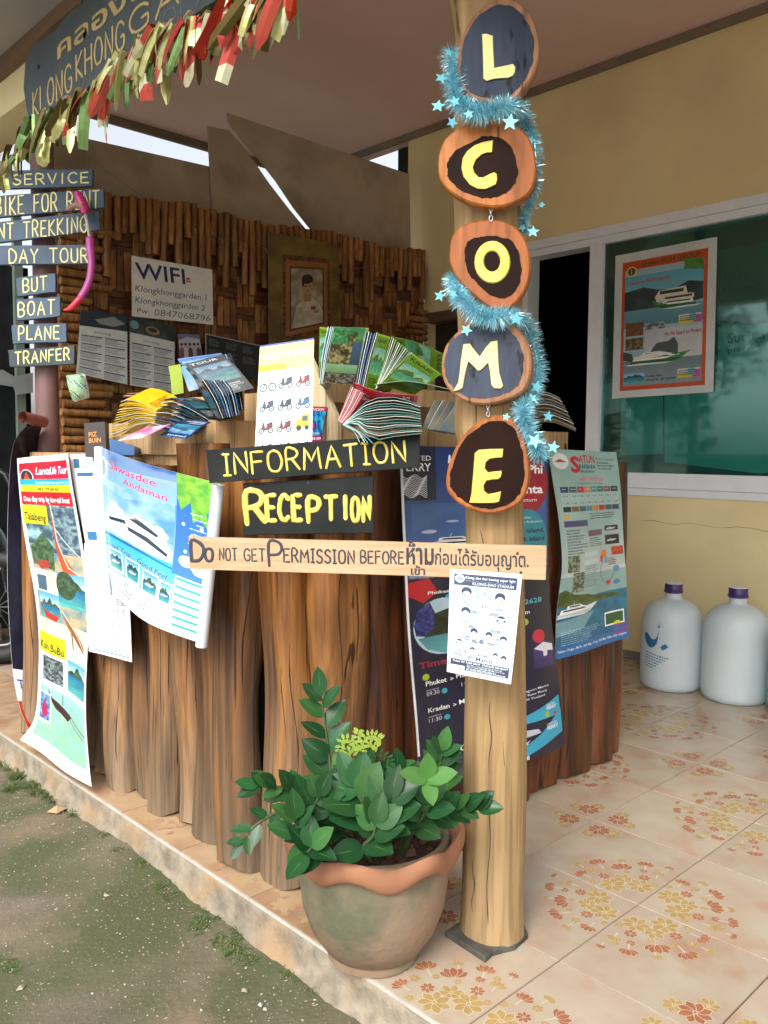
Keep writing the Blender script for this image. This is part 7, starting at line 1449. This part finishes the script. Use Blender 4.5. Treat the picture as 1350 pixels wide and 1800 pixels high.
# right of the teal fan and behind the post
fan('leaflet', [(742, 752, 1.99), (752, 728, 2.0), (765, 704, 2.0)], [(770, 756, 2.0), (790, 728, 2.0), (806, 704, 2.0)], 4, rv(.06, -.01, .04), rv(.07, -.01, .04), [gloss('grey_blue_leaflet', (.12, .20, .26), (.30, .30, .20), scale=12), gloss('sand_leaflet', (.30, .28, .20), (.12, .14, .16), scale=12)], 'leaflet from the left leaning between the teal fan and the post', 'leaflets left of the post')
fan('leaflet', [(800, 755, 2.06), (820, 730, 2.06), (835, 710, 2.06)], [(880, 755, 2.12), (905, 738, 2.12), (935, 720, 2.12)], 8, rv(.03, .0, .06), rv(.05, .0, .06), [L_blk, gloss('dark_leaflet', (.05, .05, .05), (.2, .2, .2), scale=20)], 'dark leaflet from the left leaning behind the post', 'dark leaflets behind the post')
fan('magazine', [(905, 752, 2.32), (930, 742, 2.32), (968, 735, 2.32), (1012, 752, 2.32)], [(905, 700, 2.32), (940, 688, 2.32), (965, 690, 2.32), (985, 700, 2.32)], 9, rv(.02, .0, .09), rv(.02, .0, .09), gloss('dull_green_magazine', (.16, .18, .12), (.28, .28, .2), scale=18), 'dull green magazine from the bottom of the pile right of the post', 'pile of magazines right of the post')
# ================================================================ hire price poster, small sticker, sunscreen box
c = CV(480, 900, 'eaf6f8'); c.rect(0, 0, 1, .24, 'f6f490'); c.rect(0, 0, 1, .015, '5060b8'); c.text('รถให้เช่า', .06, .13, .055, '80d4e0', .36, .0); c.text('(Sakuhai Saeli)', .48, .125, .05, '28b0cc', .48, .01, 0, -.02); c.text('Open Daily', .56, .175, .02, '808878', .30); c.rect(0, .185, .50, .235, 'f0ec20'); c.text('T. 062-0593185', .04, .226, .030, '283848', .44, .012); c.text('8.00 am-20.00 pm', .52, .218, .020, 'a0a068', .40)
def bike(u, v, k, col, fat=0, car=0):
    q = k * c.w / c.h
    if car: c.poly([(u - .45 * k, v), (u - .4 * k, v - .4 * q), (u + .1 * k, v - .8 * q), (u + .45 * k, v - .8 * q), (u + .45 * k, v)], col); c.rect(u, v - .7 * q, u + .35 * k, v - .4 * q, '485c60'); c.ell(u - .22 * k, v, .17 * k, .17 * q, '181c24'); c.ell(u + .3 * k, v, .14 * k, .14 * q, '181c24'); return
    r = .26 if fat else .18
    for d in (-.3, .3): c.ell(u + d * k, v, r * k, r * q, '283440'); c.ell(u + d * k, v, (r - .07) * k, (r - .07) * q, 'd8e6ea' if not fat else 'eaf6f8'); c.ell(u + d * k, v, .05 * k, .05 * q, '283440')
    if fat: c.line([(u - .3 * k, v), (u - .1 * k, v - .4 * q), (u + .2 * k, v - .35 * q), (u + .3 * k, v)], 4, '2c3c48'); c.line([(u - .1 * k, v - .4 * q), (u + .05 * k, v), (u + .2 * k, v - .35 * q)], 4, '2c3c48'); c.line([(u - .3 * k, v), (u - .15 * k, v - .6 * q), (u - .0 * k, v - .62 * q)], 4, '2c3c48'); return
    c.poly([(u - .32 * k, v - .1 * q), (u - .22 * k, v - .5 * q), (u - .14 * k, v - .48 * q), (u - .05 * k, v - .12 * q), (u + .1 * k, v - .38 * q), (u + .42 * k, v - .46 * q), (u + .44 * k, v - .2 * q), (u + .2 * k, v - .05 * q), (u - .1 * k, v)], col); c.line([(u - .3 * k, v), (u - .18 * k, v - .62 * q), (u - .05 * k, v - .66 * q)], 4, '384450'); c.poly([(u + .02 * k, v - .4 * q), (u + .4 * k, v - .52 * q), (u + .42 * k, v - .45 * q), (u + .05 * k, v - .34 * q)], '1c2028')
cc = [['283848', '3c4c60', '8c3040'], ['34445c', '202c3c', '2c6480'], ['6c2434', '6c2434', 'e0b428'], ['384858', '8c3040', '283848']]
for r in range(4):
    for q in range(3):
        u0 = .04 + q * .32; v0 = .265 + r * .19; c.rect(u0, v0, u0 + .28, v0 + .15, '78a8b0'); c.rect(u0 + .008, v0 + .004, u0 + .272, v0 + .146, 'e6f4f6'); bike(u0 + .14, v0 + .118, .27, cc[r][q], fat=(r == 0 and q == 0), car=(r == 2 and q == 2)); c.lines(u0 + .03, v0 + .158, u0 + .25, v0 + .166, 1, 'b07878', seed=r * 3 + q)
hq = [atD(x, y, d) for x, y, d in [(457, 608, 2.00), (552, 594, 2.01), (548, 800, 1.975), (447, 806, 1.97)]]
sheet('hire_poster', [hq[0], hq[0].lerp(hq[3], .5), hq[3]], [hq[1], hq[1].lerp(hq[2], .5), hq[2]], c, 'white and yellow motorbike hire poster with small bike pictures, leaning above INFORMATION board', 'poster', nu=6, nv=8, rough=.4)
c = CV(200, 240, '1c5c9c'); c.blotch(0, 0, 1, 1, '1c4898', '28c0d8', 3, 2); 
for k in range(9): c.line([(.1 * k, .15), (.05 + .12 * k, .8)], 5, ('48d8e8', '1c3c90')[k % 2], .7)
c.rect(0, 0, 1, .14, 'a01c4c'); c.text('Need a TUCSON', .05, .115, .07, 'ffffff', .85, .01); c.ell(.55, .55, .12, .13, '283880'); c.ell(.55, .55, .05, .1, 'd02850'); c.text('CALL', .55, .80, .06, 'e0f0ff', .3, .01); c.rect(0, .84, 1, 1, 'a01c6c'); c.text('075 656189', .06, .965, .085, 'ffffff', .85, .02)
nq = [X0 - .004] * 4; sp_ = [onX(x, y, X0 - .004) for x, y in [(530, 714), (575, 715), (572, 775), (529, 776)]]
sheet('need_sticker', [sp_[0], sp_[0].lerp(sp_[3], .5), sp_[3]], [sp_[1], sp_[1].lerp(sp_[2], .5) - RT * .004, sp_[2]], c, 'small blue and magenta flyer with a phone number on the plywood end panel', 'flyer', wave=lambda u, v: .010 * u * u * v, nu=8, nv=8, rough=.25)
sbq = [atD(x, y, 2.62) for x, y in [(148, 744), (184, 741), (187, 800), (150, 803)]]; sb = thing('sunscreen_box', bl(sbq, .5, 1), 'dark brown sunscreen box lettered PIZ BUIN behind the leaflet heap', 'box')
MB().quadslab(sbq, FW * .035).build('carton', pm('brown_carton', (.045, .03, .03), (.035, .025, .025), rough=.4), sb)
mb = MB(); nf = -FW; font_text(mb, 'PIZ', bl(sbq, .2, .28), bl(sbq, .6, .28), bl(sbq, .2, .42), nf, bold=.02, lift=.001); font_text(mb, 'BUIN', bl(sbq, .2, .46), bl(sbq, .78, .46), bl(sbq, .2, .60), nf, bold=.02, lift=.001); mb.build('lettering', pm('orange_print', (.7, .32, .08), rough=.5), sb)
MB().quadslab([atD(x, y, 2.52) for x, y in [(192, 770), (236, 785), (236, 800), (194, 800)]], FW * .08).build('blue_box', gloss('blue_box_card', (.02, .12, .34), (.02, .10, .28)), label='blue box just below the yellow leaflet fan on the counter', cat='box')
# ================================================================ ground litter: gravel, stones, grass
M_pb = pm('pebble', (.42, .36, .28), (.26, .21, .15), rough=.9, scale=30); M_pb2 = pm('pale_pebble', (.50, .47, .41), (.4, .37, .31), rough=.85, scale=40)
rs = random.Random(21)
def ico(c, s_, mb, mi=0):
    vs = [Vector(v) for v in ((0, 0, 1), (.9, 0, .1), (.1, .9, 0), (-.9, .1, .1), (0, -.9, 0), (0, 0, -.6))]; q = Matrix.Rotation(rs.uniform(0, 6), 3, 'Z'); e = Vector((rs.uniform(.7, 1.3), rs.uniform(.6, 1), rs.uniform(.35, .7)))
    vs = [q @ Vector((v.x * e.x, v.y * e.y, v.z * e.z)) * s_ * rs.uniform(.85, 1.15) + c for v in vs]; mb.add(vs, [(0, 1, 2), (0, 2, 3), (0, 3, 4), (0, 4, 1), (5, 2, 1), (5, 3, 2), (5, 4, 3), (5, 1, 4)], mi)
mb = MB()
for k in range(16000):
    x = -.04 - 1.25 * rs.random() ** 1.2; y = rs.uniform(.35, 4.2); s_ = .0013 + .0034 * rs.random() ** 5
    ico(Vector((x, y, ground_z(x, y) + s_ * .3)), s_, mb, 0 if rs.random() < .75 else 1)
mb.build('gravel', [M_pb, M_pb2], kind='stuff', loc=(0, 0, 0))
for (x, y, s_, m_, l_) in ((378, 1640 - 160, .013, M_pb2, 'pale flat stone near the kerb below the middle logs'), (400, 1492, .012, M_pb2, 'second pale stone beside the flat one near the kerb'), (188, 1580, .012, M_pb, 'grey brown stone in the dirt at middle left'), (458, 1772, .011, M_pb2, 'white stone at the bottom edge of the picture'), (466, 1780, .008, M_pb2, 'tiny white stone touching the larger white one'), (430, 1745, .014, M_pb, 'flat dark stone just above the white stones'), (100, 1432, .028, pm('clay_stone', (.48, .30, .17), (.4, .24, .14), rough=.9), 'orange clay lump by the grass under the kerb'), (36, 1730, .014, M_pb, 'greyish stone in the bottom left corner'), (100, 1600, .009, M_pb, 'small brown stone at left, in bare dirt'), (170, 1605, .008, M_pb, 'small grey stone right of the brown one'), (375, 1480, .008, M_pb, 'small dull stone above the pale flat stone')):
    mb = MB(); c = onZ(x, y, -.095); c.z = ground_z(c.x, c.y) + s_ * .25; ico(c, s_, mb); mb.build('stone', m_, label=l_, cat='stone', smooth=False)
M_gr = pm('grass_blade', (.07, .14, .035), (.11, .17, .05), rough=.6, scale=30, transl=.2); M_grd = pm('dry_grass', (.25, .22, .10), (.18, .16, .08), rough=.7)
mb = MB()
def tuft(c, n, L_, flatn=.6):
    for k in range(n):
        a = rs.uniform(0, 6.28); d = Vector((math.cos(a), math.sin(a), rs.uniform(.1, 1) * flatn)).normalized(); l = L_ * rs.uniform(.5, 1.1); w_ = d.cross(Vector((0, 0, 1))).normalized() * rs.uniform(.0011, .002); p = c + Vector((rs.gauss(0, .012), rs.gauss(0, .012), 0)); q = p + d * l * .55; e = p + d * l + Vector((0, 0, -l * .25))
        mb.add([p - w_, p + w_, q + w_ * .8, q - w_ * .8, e], [(0, 1, 2, 3), (3, 2, 4)], 0 if rs.random() < .85 else 1)
for (x, y, n, L_) in [(5, 1340, 26, .05), (10, 1300, 20, .05), (30, 1365, 30, .05), (22, 1385, 30, .045), (48, 1360, 26, .05), (55, 1385, 26, .04), (75, 1378, 26, .045), (90, 1400, 30, .04), (112, 1405, 32, .045), (125, 1420, 30, .04), (140, 1432, 30, .04), (100, 1385, 20, .04), (65, 1395, 20, .04), (35, 1345, 26, .05), (250, 1525, 10, .022), (285, 1560, 10, .022), (295, 1575, 8, .02), (355, 1620, 14, .025), (345, 1630, 10, .022), (385, 1655, 14, .025), (410, 1675, 18, .028), (412, 1660, 14, .025), (436, 1690, 12, .024), (395, 1610, 8, .02), (375, 1590, 10, .02), (430, 1630, 12, .022), (445, 1632, 10, .02), (510, 1715, 10, .02), (180, 1475, 8, .02), (210, 1500, 8, .02), (8, 1680, 10, .02), (20, 1690, 10, .02), (300, 1530, 8, .018), (560, 1740, 10, .02)]:
    q = onZ(x, y, -.092); q.x = min(q.x, -.012); q.z = ground_z(q.x, q.y) + .001; tuft(q, n * 3, L_ * 1.15)
for k in range(900):
    x = -.05 - 1.1 * rs.random(); y = rs.uniform(.5, 4.0)
    if math.sin(x * 5 + y * 3) + math.sin(y * 4.1 - x * 2) > .5: tuft(Vector((x, y, ground_z(x, y))), 3, .009, .8)
mb.build('grass', [M_gr, M_grd], kind='stuff', loc=(0, 0, 0))
tw = MB(); P = smoothpath([onZ(x, y, -.088) for x, y in [(452, 1648), (470, 1665), (490, 1690), (515, 1715)]], 10); tw.tube(P, .0016, 5).build('dry_twig', pm('twig', (.25, .17, .08), rough=.8), label='thin dry twig lying on the dirt beside the kerb below the pot', cat='twig')
# potting chips and leaf litter on the tiles near the counter foot are left to the tile print
